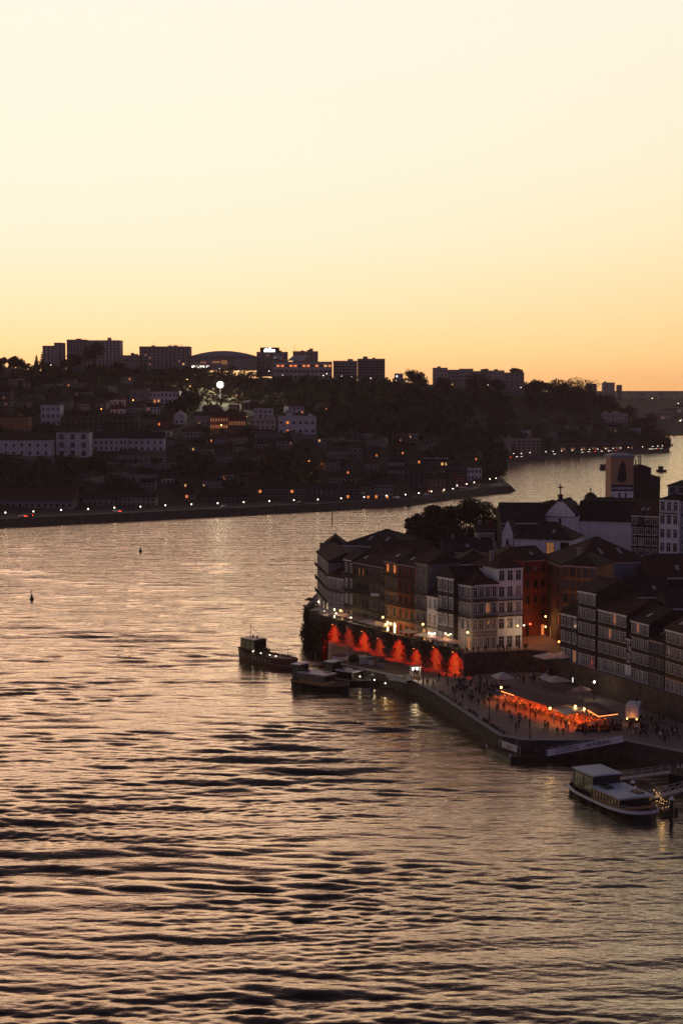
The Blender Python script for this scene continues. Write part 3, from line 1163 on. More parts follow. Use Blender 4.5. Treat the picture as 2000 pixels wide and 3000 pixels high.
def rooftop_sign():
    Y = 1389
    a, z0, z1 = PX(762, Y, 100).x, ZAT(1033, Y), ZAT(1018, Y)
    W = PX(818, Y, 100).x - a
    root = thing('rooftop_sign', 'glowing white rooftop sign on the dark skyline block', 'sign', (a, Y, z0))
    b = MB(); b.box(0, W, 0, 3, 0.31, z1 - z0); b.build('sign_box', M_DARKW, root)
    b = MB()
    b.box(W * 0.2, W * 0.78, -0.2, -0.02, (z1 - z0) * 0.12, (z1 - z0) * 0.62)
    b.box(W * 0.26, W * 0.40, -0.2, -0.02, (z1 - z0) * 0.64, (z1 - z0) * 0.82)
    b.box(W * 0.46, W * 0.58, -0.2, -0.02, (z1 - z0) * 0.64, (z1 - z0) * 1.02)
    b.build('lettering', L_SIGN, root)
    m = thing('radio_mast', 'thin radio mast on the flat dark skyline block', 'mast', PX(863, 1421, ZAT(1032, 1421)))
    k = MB(); k.cyl((0, 0, 0), (0, 0, 6.4), 0.22, 0.1, 6); k.build('pole', M_IRON, m)
    k = MB(); k.cyl((0, 0, 6.4), (0, 0, 9), 0.08, 0.03, 5); k.build('antenna', M_IRON, m)
    # sloping glass canopies of the shopping centre
    for i, (p1, p2, y1, y2) in enumerate(((800, 838, 1051, 1039), (842, 900, 1057, 1047))):
        Yc = 1382
        A, B = AT(p1, y1, Yc), AT(p2, y2, Yc)
        t = thing('glass_canopy', ('left' if i == 0 else 'right') + ' of two sloping pale canopies above the white podium', 'canopy', A)
        W = B.x - A.x
        q = MB()
        q.add([(0, 0, 0), (W * 0.75, 0, 0), (W, 14, B.z - A.z + 2), (W * 0.3, 14, B.z - A.z + 2), (0, 0, 0.4), (W * 0.75, 0, 0.4), (W, 14, B.z - A.z + 2.4), (W * 0.3, 14, B.z - A.z + 2.4)],
              [(0, 3, 2, 1), (4, 5, 6, 7), (0, 1, 5, 4), (1, 2, 6, 5), (2, 3, 7, 6), (3, 0, 4, 7)])
        q.build('panel', M_METAL, t)
        q = MB()
        for x in (0.5, W * 0.7):
            q.cyl((x, 0.3, -8), (x, 0.3, 0.05), 0.25, 0.25, 6)
        q.build('column', M_CONC_D, t)
    k = MB()
    Yk = 1386
    A = PX(492, Yk, ZAT(1018, Yk) + 1)
    W = PX(533, Yk, 100).x - A.x
    t = thing('roof_railing', 'spindly railing frame on top of the wide hotel block', 'railing', A)
    for i in range(9):
        k.cyl((W * i / 8, 0, 0), (W * i / 8, 0, 1.2 + (i % 3) * 0.3), 0.12, 0.12, 5)
    k.bar((0, 0, 1.2), (W, 0, 1.2), 0.15)
    k.build('bars', M_IRON, t)


rooftop_sign()

# mid slope, left to right
gh(H, 'grey left wing of the long columned mansion with red roof', 380, 436, 1180, 1140, 'hip', 2.5, M_GREY, M_ROOF, 2, 5, depth=12, lit={})
gh(H, 'white columned mansion with one glowing orange window', 437, 527, 1183, 1147, 'hip', 2.5, M_FARW, M_ROOF, 2, 8, (1.1, 2.2), depth=12, lit={(0, 1): L_ORANGE, (0, 2): L_WARM})
gh(H, 'small pale shed roofs high on the left hillside', 66, 126, 1170, 1156, 'gable', 2, M_GREY, M_ROOF2, 1, 3)
gh(H, 'two-storey house with white upper windows on the left slope', 121, 178, 1246, 1186, 'hip', 2, M_FARW, M_ROOF2, 3, 4, depth=12)
gh(H, 'pale gabled house stepping up behind the two-storey house', 160, 208, 1200, 1176, 'gable', 2, M_GREY, M_ROOF2, 1, 3)
gh('warehouse', 'orange-lit stone building at the left edge of the hillside', -30, 85, 1260, 1222, 'flat', 0.6, M_OCHRE, M_ROOF2, 2, 8, (1.0, 1.3), cat='warehouse')  # orange lamplight on the stone is put into the wall colour
gh(H, 'low dull terrace house above the long white warehouse', 182, 300, 1258, 1226, 'gable', 2, M_BROWN, M_ROOF2, 2, 7)
gh(H, 'dull house with a small white dormer wall above the warehouses', 302, 404, 1256, 1222, 'gable', 2, M_BROWN, M_ROOF2, 2, 6)
gh('warehouse', 'long white low warehouse at the far left mid slope', -40, 147, 1336, 1290, 'gable', 4, M_FARW, M_ROOF2, 2, 8, (1.2, 1.7), cat='warehouse', depth=16)
gh('manor_house', 'tall white three-storey house with dark windows on the left slope', 166, 262, 1340, 1267, 'hip', 1.8, M_FARW, M_ROOF2, 3, 3, (2.4, 2.9), depth=13, cat='house')
gh('warehouse', 'left half of the long white warehouse with arched bays', 274, 350, 1321, 1285, 'gable', 4, M_FARW, M_ROOF2, 2, 5, (1.1, 1.6), cat='warehouse')
gh('warehouse', 'middle pilastered bay of the long white warehouse', 351, 372, 1323, 1284, 'gable', 4, M_FARW, M_ROOF2, 2, 2, (1.1, 1.8), cat='warehouse')
gh('warehouse', 'right half of the long white warehouse with six windows', 373, 480, 1322, 1285, 'gable', 4, M_FARW, M_ROOF2, 2, 6, (1.2, 1.6), cat='warehouse')
gh(H, 'upper white house strip behind the long warehouse roof', 446, 500, 1278, 1262, 'gable', 1.5, M_FARW, M_ROOF2, 1, 4)
gh(H, 'small red-lit house above the warehouse roofs', 460, 499, 1250, 1230, 'flat', 0.5, M_REDW, M_ROOF2, 1, 3, (1.2, 1.6), lit={(0, 0): L_ORANGE})  # red lamplight coloured into the wall
gh('chapel', 'pale barrel-roofed chapel wall on the mid slope', 510, 542, 1244, 1216, 'hip', 3, M_FARW, M_CONC, 1, 2)
gh('lodge', 'left part of the red-lit row of old lodges', 566, 614, 1252, 1218, 'gable', 2.5, M_CREAM, M_ROOF2, 1, 4, lit={(0, 1): L_WARM})
gh('lodge', 'red-lit lodge with a row of tall pale windows', 615, 668, 1258, 1218, 'gable', 2.5, M_REDW, M_ROOF, 2, 7, (0.9, 2.0), pane=L_DIM)  # the red light on this lodge is part of its wall colour
gh('lodge', 'right part of the red-lit row with tall pale windows', 669, 720, 1252, 1219, 'gable', 2.5, M_REDW, M_ROOF, 1, 7, (0.9, 2.6), pane=L_DIM)  # wall colour carries the red light here too
gh(H, 'upper grey house with flat terrace on the mid slope', 744, 798, 1224, 1199, 'flat', 0.7, M_FARW, M_CONC, 2, 4)
gh(H, 'grey stepped house below the flat terrace house', 733, 806, 1258, 1228, 'flat', 0.7, M_CONC, M_CONC, 2, 5)
gh('villa', 'white modern villa with a glowing orange wall panel', 815, 925, 1272, 1222, 'flat', 0.8, M_FARW, M_CONC, 2, 6, (1.6, 1.8), lit={(0, 1): L_ORANGE, (1, 1): L_ORANGE}, cat='villa')
gh(H, 'little red hut on the slope below the lodges', 780, 800, 1290, 1280, 'gable', 1.5, M_REDW, M_ROOF, 1, 1)
gh('shed', 'dark long shed on the terrace under the left warehouses', 345, 480, 1355, 1332, 'shed', 2, M_GREY, M_ROOF2, 1, 9, cat='shed')
# lower slope near the bend
gh(H, 'pale low house with a red light left of the bend cluster', 957, 1018, 1345, 1322, 'gable', 2, M_GREY, M_ROOF2, 1, 4)
gh(H, 'small white house stepping up beside the pale low house', 1019, 1062, 1340, 1312, 'gable', 2, M_GREY, M_ROOF2, 2, 3)
gh(H, 'pale walled house with an orange lamp at its corner', 1066, 1110, 1382, 1358, 'gable', 2.5, M_GREY, M_ROOF2, 1, 3)
gh(H, 'dark house with a row of five narrow pale windows', 1136, 1184, 1392, 1346, 'gable', 2.5, M_DARKW, M_ROOF2, 2, 5, (0.8, 1.7), pane=M_PANE2, frame=M_FRAME)
gh(H, 'dim house at the foot of the slope left of the cluster', 964, 1012, 1428, 1400, 'gable', 2.5, M_GREY, M_ROOF2, 2, 4)
gh(H, 'dim house with a square pale front at the foot of the slope', 1014, 1056, 1430, 1404, 'gable', 2.5, M_CREAM, M_ROOF2, 2, 3)
gh(H, 'dark riverside house with orange doorway, first of the bend row', 1000, 1050, 1462, 1430, 'gable', 3, M_BROWN, M_ROOF2, 2, 4, lit={(0, 1): L_ORANGE})
gh(H, 'riverside house with tall lit doorway, second of the bend row', 1052, 1094, 1462, 1426, 'gable', 3, M_DARKW, M_ROOF2, 3, 4, lit={(0, 2): L_ORANGE})
gh(H, 'riverside house with two orange doorways, third of the bend row', 1096, 1150, 1462, 1420, 'gable', 3, M_GREY, M_ROOF2, 3, 5, lit={(0, 0): L_ORANGE, (0, 3): L_ORANGE})
gh(H, 'plain dark riverside house, fourth of the bend row', 1152, 1204, 1458, 1416, 'gable', 3, M_BROWN, M_ROOF2, 3, 4)
gh(H, 'tall dark house behind the plain riverside house', 1190, 1236, 1424, 1378, 'gable', 3, M_DARKW, M_ROOF2, 3, 3)
gh(H, 'riverside house glowing orange at its ground floor', 1250, 1304, 1448, 1404, 'gable', 3, M_OCHRE, M_ROOF2, 3, 4, lit={(0, 0): L_ORANGE, (0, 3): L_WARM}, Y=960)
gh(H, 'narrow riverside house with red-lit side near the bend', 1330, 1362, 1432, 1390, 'gable', 3, M_REDW, M_ROOF2, 3, 3, Y=985)
gh(H, 'white house with grey windows closing the bend row', 1368, 1410, 1407, 1370, 'hip', 2, M_FARW, M_ROOF2, 2, 4, Y=1030)
gh('pavilion', 'flat-roofed restaurant with a glowing terrace above the bend', 1240, 1313, 1368, 1344, 'flat', 0.4, M_DARKW, M_METAL, 1, 6, (1.6, 1.8), lit={(0, 4): L_WARM, (0, 5): L_WARM}, cat='restaurant')
gh(H, 'dim brown house left of the terrace restaurant', 1190, 1232, 1375, 1345, 'gable', 2.5, M_BROWN, M_ROOF2, 2, 4, lit={(1, 3): L_ORANGE})
gh(H, 'dark gabled house below the terrace restaurant', 1310, 1362, 1395, 1362, 'gable', 3, M_DARKW, M_ROOF2, 2, 4)
gh('arcade', 'low riverside arcade with two orange-lit arches', 742, 902, 1464, 1430, 'gable', 3, M_BROWN, M_ROOF2, 2, 12, (1.4, 1.6), lit={(1, 1): L_ORANGE, (1, 8): L_ORANGE}, cat='arcade')
gh('warehouse', 'red-roofed riverside warehouse at the left edge', -40, 214, 1490, 1466, 'gable', 6, M_GREY, M_ROOF, 1, 14, (1.4, 1.8), cat='warehouse', depth=22)
gh('warehouse', 'dim low riverside warehouse right of the red-roofed one', 240, 336, 1484, 1463, 'gable', 3, M_GREY, M_ROOF2, 1, 6, cat='warehouse')
gh('warehouse', 'shadowed riverside warehouse with faint white doors', 345, 456, 1484, 1458, 'gable', 3, M_CREAM, M_ROOF2, 2, 8, cat='warehouse')
gh('warehouse', 'riverside house with an orange-lit wall beside the lamps', 540, 570, 1474, 1448, 'gable', 3, M_OCHRE, M_ROOF2, 2, 2, lit={(1, 0): L_ORANGE}, cat='warehouse')
gh('warehouse', 'long dark riverside shed between the lit wall and the arcade', 590, 730, 1472, 1450, 'gable', 3, M_DARKW, M_ROOF2, 1, 9, cat='warehouse')
gh('warehouse', 'dark riverside house just right of the arcade', 906, 992, 1464, 1434, 'gable', 3, M_DARKW, M_ROOF2, 2, 6, cat='warehouse')
# beyond the bend
gh('office_block', 'big grey riverside building beyond the river bend', 1444, 1498, 1326, 1287, 'flat', 1, M_CONC, M_CONC, 1, 1, Y=1510, cat='building', depth=22)
gh('office_block', 'banded low block beside the big grey riverside building', 1499, 1583, 1326, 1288, 'flat', 1, M_CONC_D, M_CONC, 4, 6, (4.0, 1.6), Y=1530, cat='building', depth=22)
gh('house', 'faint flat house high in the wood beyond the bend', 1498, 1602, 1250, 1230, 'flat', 0.6, M_GREY, M_CONC_D, 2, 8, Y=1640)
gh('house', 'faint white roof patch in the wood beyond the bend', 1650, 1692, 1270, 1258, 'gable', 2, M_FARW, M_CONC, 1, 3, Y=1690)
gh('house', 'pale low block near the top of the wood at right', 1761, 1838, 1236, 1212, 'flat', 0.6, M_CONC, M_CONC, 2, 6, Y=1770)
for i, (a, e) in enumerate(((1634, 1662), (1663, 1690), (1691, 1722), (1723, 1756), (1757, 1790), (1791, 1822), (1823, 1866))):
    gh('lodge', ORD[i] + ' orange-arched waterfront lodge from the left beyond the bend', a, e, 1322 - i * 0.6, 1297 - i, 'gable', 3, M_BROWN, M_ROOF2, 2, 4, (1.6, 2.6),
       lit={(0, 1): L_DIM, (0, 2): L_DIM}, Y=shoreY((a + e) / 2) + 28, group='waterfront lodges beyond the bend', cat='lodge')

# ---- crowded small houses on the terraces
hq = random.Random(63)
for cname, x0, x1, y0, y1, n in (('highest left', 0, 380, 1125, 1165, 8), ('upper left', 200, 560, 1185, 1215, 9), ('left edge', -20, 120, 1170, 1216, 5), ('middle', 560, 930, 1200, 1216, 5), ('slope below the villa', 560, 960, 1290, 1330, 9), ('left terraces', 480, 700, 1290, 1345, 6),
                                 ('upper bend', 950, 1240, 1285, 1340, 12), ('bend', 930, 1420, 1350, 1415, 18), ('lower bend', 1180, 1400, 1395, 1440, 8), ('far wood', 1480, 1860, 1245, 1300, 9), ('lowest left', 200, 760, 1400, 1440, 8)):
    got = []
    tries = 0
    while len(got) < n and tries < 300:
        tries += 1
        w_, h_ = hq.uniform(22, 46), hq.uniform(13, 26)
        a_, pb_ = hq.uniform(x0, x1), hq.uniform(y0, y1)
        if any(a_ < r[1] + 2 and a_ + w_ > r[0] - 2 and pb_ - h_ - 10 < r[3] and pb_ > r[2] + 4 for r in RECTS):
            continue
        got.append((a_, w_, pb_, h_))
        RECTS.append((a_ - 2, a_ + w_ + 2, pb_ - h_ - 8, pb_ - 2, 0))
    RECTS = RECTS[:len(RECTS) - len(got)]
    for i, (a_, w_, pb_, h_) in enumerate(sorted(got)):
        rw = 2 if h_ > 18 else 1
        cl = max(2, int(w_ / 10))
        lt = {(hq.randint(0, rw - 1), hq.randint(0, cl - 1)): hq.choice((L_DIM, L_WARM, L_ORANGE))} if hq.random() < 0.3 else {}
        gh(H, 'small hillside house, %s from the left in the %s cluster' % (ORD[i], cname), a_, a_ + w_, pb_, pb_ - h_, hq.choice(('gable', 'gable', 'hip', 'flat')), 2.2, hq.choice((M_FARW, M_CREAM, M_GREY, M_GREY, M_CREAM, M_BROWN, M_BROWN)), hq.choice((M_ROOF, M_ROOF2)), rw, cl,
           (1.1, 1.5), lt, 9, hq.uniform(-3, 3), group='small houses of the %s cluster' % cname)
for i, (a_, e_, pb_) in enumerate(((0, 160, 1352), (280, 520, 1370), (520, 760, 1352), (700, 930, 1362), (560, 930, 1284), (930, 1130, 1300), (180, 460, 1404))):
    Pm = on_hill((a_ + e_) / 2, pb_)
    A_, B_ = PX(a_, Pm.y + 4, Pm.z), PX(e_, Pm.y - 4, Pm.z)
    rwo = thing('retaining_wall', '%s pale retaining wall from the left across the hillside terraces' % ORD[sorted((0, 280, 520.5, 700, 560, 930, 180)).index((0, 280, 520.5, 700, 560, 930, 180)[i])], 'wall', A_, math.atan2(B_.y - A_.y, B_.x - A_.x), 'hillside retaining walls')
    tag(rwo, kind='thing')
    Lw = (B_ - A_).length
    k_ = MB(); k_.box(0, Lw, 0, 0.6, -6, 2.2); k_.build('masonry', M_GREY, rwo)
    k_ = MB(); k_.box(-0.05, Lw + 0.05, -0.1, 0.7, 2.203, 2.4); k_.build('coping', M_FRAMEG, rwo)

# ---- hillside wood, with the clearings that the houses stand in
q = random.Random(5)
spots = []
while len(spots) < 2950:
    px = q.uniform(-420, 1958) if len(spots) > 330 else q.uniform(1405, 1500)
    y0, yr = shoreY(px), interp(RIDGE, px, 2)
    Y = q.uniform(y0 + (62 if px < 1436 else 30), yr + 30)
    z = hill(px, Y)
    h, s = q.uniform(6, 12), q.uniform(4, 7.5)
    if q.random() < 0.35:
        h, s = q.uniform(3, 5), q.uniform(3, 4.5)
    kx = FPX / Y
    x0, x1 = px - s * kx, px + s * kx
    yt, yb = HOR + (CZ - z - h) * kx, HOR + (CZ - z) * kx
    bad = False
    for (a, e, t, bq, Yh) in RECTS:
        if x1 > a and x0 < e and Y < Yh + 12:
            if Y > Yh - 10 and yt < bq + 2:
                bad = True
            elif yt < bq - 8:
                bad = True
    if yt < interp(RIDGE, px, 1) - 20:
        bad = True
    if not bad:
        spots.append((PX(px, Y, z).x, Y, z, h, s))
for _ in range(330):   # the steep wooded flank above the bend
    px, Y = q.uniform(1402, 1442), q.uniform(1035, 1520)
    z = q.uniform(0.05, 0.95) * hill(1412, Y)
    spots.append((PX(px, Y, z).x, Y, z, q.uniform(5, 10), q.uniform(3.5, 6)))
for _ in range(150):
    px, Y = q.uniform(1440, 1570), q.uniform(1545, 1720)
    z = hill(px, Y)
    if not (1498 < px < 1602 and 1590 < Y < 1640):
        spots.append((PX(px, Y, z).x, Y, z, q.uniform(5, 9), q.uniform(3.5, 6)))
wood('hillside_wood', 'dark wooded slope of the far bank', spots, 21, 62, 1.25, M_LEAF)

TREES = [  # px, py base, py top, spread px, kind, label
    (278, 1082, 1003, 38, 'round', 'great round dark tree in front of the apartment slabs'),
    (222, 1084, 1036, 24, 'round', 'smaller round tree left of the great round tree'),
    (108, 1072, 1038, 7, 'cypress', 'left of the two cypresses on the left skyline'),
    (124, 1074, 1030, 8, 'cypress', 'right taller one of the two cypresses on the left skyline'),
    (45, 1078, 1046, 28, 'round', 'bushy tree at the far left end of the skyline'),
    (6, 1076, 1048, 16, 'round', 'tree cut by the left edge on the skyline'),
    (196, 1082, 1056, 22, 'round', 'low tree under the stepped pale tower'),
    (345, 1090, 1066, 24, 'round', 'low tree right of the widest apartment slab'),
    (1213, 1128, 1088, 32, 'round', 'round tree on the ridge right of the banded apartment blocks'),
    (1510, 1150, 1079, 32, 'pine', 'spreading pine at the right end of the long apartment row'),
    (1395, 1146, 1102, 44, 'round', 'round tree in front of the long apartment row'),
    (1300, 1146, 1112, 34, 'round', 'round tree low in front of the uneven apartment row'),
    (1455, 1150, 1112, 34, 'round', 'bushy tree before the right of the uneven apartment row'),
    (1575, 1150, 1118, 30, 'round', 'bushy ridge tree just right of the spreading pine'),
    (1640, 1160, 1116, 42, 'round', 'broad ridge tree midway to the bridge'),
    (1702, 1172, 1114, 48, 'round', 'tallest broad ridge tree left of the bridge'),
    (1775, 1200, 1152, 42, 'round', 'ridge tree where the wood drops to the bridge'),
    (1838, 1232, 1188, 32, 'round', 'lower wood-edge tree before the long bridge'),
    (1890, 1290, 1212, 46, 'round', 'dark wood-edge tree above the far embankment'),
    (1930, 1318, 1252, 32, 'round', 'last tree at the tip of the far embankment'),
    (560, 1200, 1150, 42, 'round', 'dark tree below the floodlight'),
    (520, 1212, 1168, 34, 'round', 'dark tree beside the white columned mansion'),
]
for i, (px, pb, pt, sp, kd, lb) in enumerate(TREES):
    Y = interp(RIDGE, px, 2) - 25 if pb < 1260 and px < 1850 else None
    if i in (0, 1):
        Y = 1340
    if i >= 20:
        Y = on_hill(px, pb).y
    if Y is None:
        Y = interp(RIDGE, px, 2) - 30
    kx = FPX / Y
    base = PX(px, Y, ZAT(pb, Y) - 1)
    tree(lb, base, (pb - pt) / kx + 1, sp / kx, 100 + i, 1500 if kd != 'cypress' else 500, 0.95 if kd != 'cypress' else 0.6, kd)


# ---- street lamps of the far bank
def lamp_proto(mname, bulb=0.34, h=3.6):
    p = MB(); p.cyl((0, 0, 0), (0, 0, h), 0.09, 0.05, 6); p.cyl((0, 0, 0), (0, 0, 0.5), 0.18, 0.14, 6)
    g = MB(); g.ball((0, 0, h + bulb), bulb, 8, 6)
    return p.mesh('post', M_IRON), g.mesh('globe', mname, True)


LP = {}


def street_lamp(label, base, h, gm, bulb=0.34, group=None, light=None, name='street_lamp', cat='street lamp'):
    key = (gm.name, bulb, round(h, 1))
    pm, g = shared(LP, key, lambda: lamp_proto(gm, bulb, round(h, 1)))
    o = thing(name, label, cat, base, 0, group)
    link('post', pm, o)
    link('globe', g, o)
    if light:
        lamp_light('lamp_light', 'POINT', (0, -0.25, round(h, 1) + bulb - 0.2), light[0], light[1], o, 0.3)
    return o


WARMC, YELC, ORC, REDC = (1.0, 0.80, 0.55), (1.0, 0.55, 0.18), (1.0, 0.30, 0.05), (1.0, 0.07, 0.01)
QL = [(17, 1501), (99, 1498), (180, 1494), (259, 1491), (336, 1487), (412, 1484), (485, 1480), (561, 1477), (638, 1474), (714, 1471), (789, 1468), (861, 1465), (931, 1463),
      (999, 1460), (1066, 1457), (1131, 1455), (1187, 1451), (1226, 1448), (1263, 1444), (1300, 1440), (1338, 1435), (1366, 1421), (1388, 1413), (1406, 1409), (1420, 1406), (1434, 1403), (1452, 1401)]
for i, (px, py) in enumerate(QL):
    Y = shoreY(px) + 5 if px < 1330 else 958 + (px - 1330) * 0.55
    z = ZAT(py, Y)
    zb = QZ if px < 1330 else QZ + 1.2
    street_lamp(ORD[i] + ' white street lamp from the left along the near embankment of the far bank', PX(px, Y, zb), max(2.2, z - zb - 0.4), L_WHITE, 0.36, 'embankment lamps',
                (WARMC, 260) if i % 2 == 0 else None)
for i, x3 in enumerate((620, 652, 693, 740, 797, 826, 865, 911, 968, 1019, 1062, 1106, 1149, 1189, 1230, 1271, 1348, 1402, 1430, 1455)):
    px = 1150 + x3 / 1.845
    py = 1030 + (553 if x3 < 700 else 548 - (x3 - 740) * 0.052) / 1.845
    Y = shoreY(px) + 6
    street_lamp(ORD[i] + ' white lamp from the left beyond the river bend', PX(px, Y, QZ), max(2.5, ZAT(py, Y) - QZ), L_WHITE, 0.36, 'lamps beyond the bend')
HL = [(221, 1469, 'o'), (298, 1200, 'o'), (391, 1174, 'o'), (625, 1349, 'w'), (693, 1159, 'o'), (708, 1227, 'y'), (722, 1221, 'y'), (732, 1176, 'o'), (649, 1247, 'y'), (655, 1231, 'y'), (783, 1346, 'o'),
      (870, 1254, 'y'), (903, 1293, 'o'), (905, 1352, 'o'), (913, 1400, 'y'), (952, 1356, 'o'), (1022, 1190, 'w'), (1072, 1357, 'o'), (549, 1113, 'y'), (558, 1132, 'o'), (83, 1067, 'w'), (151, 1071, 'w'), (195, 1073, 'w'),
      (0, 1443, 'r'), (6, 1253, 'o'), (679, 1096, 'y')]
HL.sort()
ordh = ORD
for i, (px, py, c) in enumerate(HL):
    P = on_hill(px, py + 16)
    gm = {'o': L_ORL, 'y': L_YEL, 'w': L_WHITE, 'r': L_RED}[c]
    wd = {'o': 'orange', 'y': 'yellow', 'w': 'white', 'r': 'red'}[c]
    h = max(2.5, ZAT(py, P.y - 1) - P.z)
    street_lamp('%s street lamp, %s from the left among the scattered hillside lamps' % (wd, ordh[i]), (P.x, P.y - 1, P.z), min(h, 6), gm, 0.42, 'hillside lamps',
                ({'o': ORC, 'y': YELC, 'w': WARMC, 'r': REDC}[c], 2200) if c in 'oyr' else None)
for i, (px, py) in enumerate(((609, 1083), (645, 1080), (700, 1087), (752, 1098), (789, 1087), (828, 1099), (886, 1100), (947, 1100), (957, 1095), (980, 1109), (1001, 1102), (1030, 1104), (1085, 1108), (1133, 1113), (1160, 1114), (1190, 1117), (1427, 1128), (1523, 1135))):
    P = PX(px, 1345 if px < 1250 else 1520, 0)
    z = ZAT(py, P.y)
    street_lamp(ORD[i] + ' small white lamp from the left along the ridge road', (P.x, P.y, z - 3.4), 3, L_WHITE, 0.36, 'ridge road lamps')

# floodlight bank
FP = AT(645, 1127, 1180)
t = thing('floodlight', 'blinding white floodlight bank on the hillside', 'floodlight', (FP.x, FP.y, hill(645, 1180)))
k = MB(); k.cyl((0, 0.6, -2), (0, 0.6, FP.z - t.location.z + 2), 0.35, 0.22, 8); k.build('mast', M_METAL, t)
zz = FP.z - t.location.z
k = MB(); k.box(-2.4, 2.4, 0.1, 0.4, zz - 2.2, zz + 2.2); k.build('frame', M_METAL, t)
lm = MB(); lm.cyl((0, 0.05, 0), (0, -0.5, 0), 0.5, 0.62, 12); lm = lm.mesh('lamp', L_FLOOD)
for i in range(4):
    for j in range(4):
        if (i in (0, 3)) and (j in (0, 3)):
            continue
        link('lamp', lm, t, ((i - 1.5) * 1.25, 0, zz + (j - 1.5) * 1.25))
lamp_light('lamp_light', 'POINT', (0, -2.5, zz), (1, 0.92, 0.7), 70000, t, 1.2)


# ---- cars along the embankments
def car_protos():
    body = MB()
    prof = [(-2.1, 0.35), (2.1, 0.35), (2.1, 0.75), (1.2, 0.88), (0.55, 1.42), (-1.2, 1.45), (-1.9, 0.95), (-2.1, 0.85)]
    n = len(prof)
    vs = [(x, -0.82 + (0.12 if z > 1 else 0), z) for x, z in prof] + [(x, 0.82 - (0.12 if z > 1 else 0), z) for x, z in prof]
    body.add(vs, [tuple(range(n)), tuple(range(n, 2 * n))[::-1]] + [(i, n + i, n + (i + 1) % n, (i + 1) % n) for i in range(n)])
    wd = MB()
    wd.add([(1.12, -0.74, 0.95), (1.12, 0.74, 0.95), (0.62, 0.66, 1.38), (0.62, -0.66, 1.38)], [(0, 1, 2, 3)])
    wd.add([(0.5, -0.805, 0.95), (-1.3, -0.805, 0.95), (-1.05, -0.73, 1.36), (0.3, -0.73, 1.36)], [(0, 1, 2, 3)])
    wd.add([(0.5, 0.805, 0.95), (-1.3, 0.805, 0.95), (-1.05, 0.73, 1.36), (0.3, 0.73, 1.36)], [(3, 2, 1, 0)])
    wh = MB(); wh.cyl((0, -0.1, 0), (0, 0.1, 0), 0.33, 0.33, 10)
    hl = MB(); hl.ball((0, 0, 0), 0.2, 6, 5)
    return body, wd.mesh('window', M_PANE), wh.mesh('wheel', M_RUBBER), hl


CB, CW, CWH, CHL = car_protos()
CAR_M = [CB.mesh('body', m) for m in (mat('silver_paint', (0.4, 0.4, 0.42), 0.35, 0.05), mat('dark_paint', (0.03, 0.03, 0.035), 0.3, 0.05), mat('white_paint', (0.65, 0.65, 0.65), 0.35, 0.05))]
CH_W, CH_R = CHL.mesh('headlight', glow('headlight_glow', (1, 0.88, 0.68), 12.0)), CHL.mesh('tail_light', glow('tail_glow', (1, 0.04, 0.01), 8.0))


def car(label, loc, rz, k, lights='both', group='cars on the far embankment'):
    o = thing('car', label, 'car', loc, rz, group)
    link('body', CAR_M[k % 3], o)
    link('window', CW, o)
    for x in (-1.3, 1.3):
        for y in (-0.75, 0.75):
            link('wheel', CWH, o, (x, y, 0.33))
    if lights != 'none':
        for y in (-0.6, 0.6):
            link('headlight', CH_W, o, (2.08, y, 0.62))
            link('tail_light', CH_R, o, (-2.1, y, 0.72))
    return o


CARS = [(68, 'both'), (84, 'both'), (344, 'both'), (655, 'none'), (880, 'none'), (1160, 'none'), (1250, 'none'), (1334, 'both'), (1346, 'both'), (1356, 'both')]
for i, (px, li) in enumerate(CARS):
    Y = shoreY(px) + 10 + (i % 3) * 2
    car('car %s along the near embankment, %s from the left' % ('with lit headlights' if li == 'both' else 'parked unlit', ORD[i]), PX(px, Y, QZ + 0.03 if px < 1330 else QZ + 1.22),
        math.pi + 0.3 + (0.25 if px > 1300 else -1.0 if px in (344, 68) else 0), i, li)
for i, px in enumerate((1440, 1447, 1455, 1470, 1500, 1516, 1530, 1545, 1558, 1626, 1708, 1727, 1746, 1764, 1784, 1790, 1806, 1904, 1912, 1922, 1930, 1938)):
    Y = shoreY(px) + 14 + (i % 2) * 4
    car('car with lit headlights beyond the river bend, %s from the left' % ORD[i], PX(px, Y, QZ + 0.03), (math.pi + 0.9) if i % 4 else 0.6, i, 'both', 'cars beyond the bend')


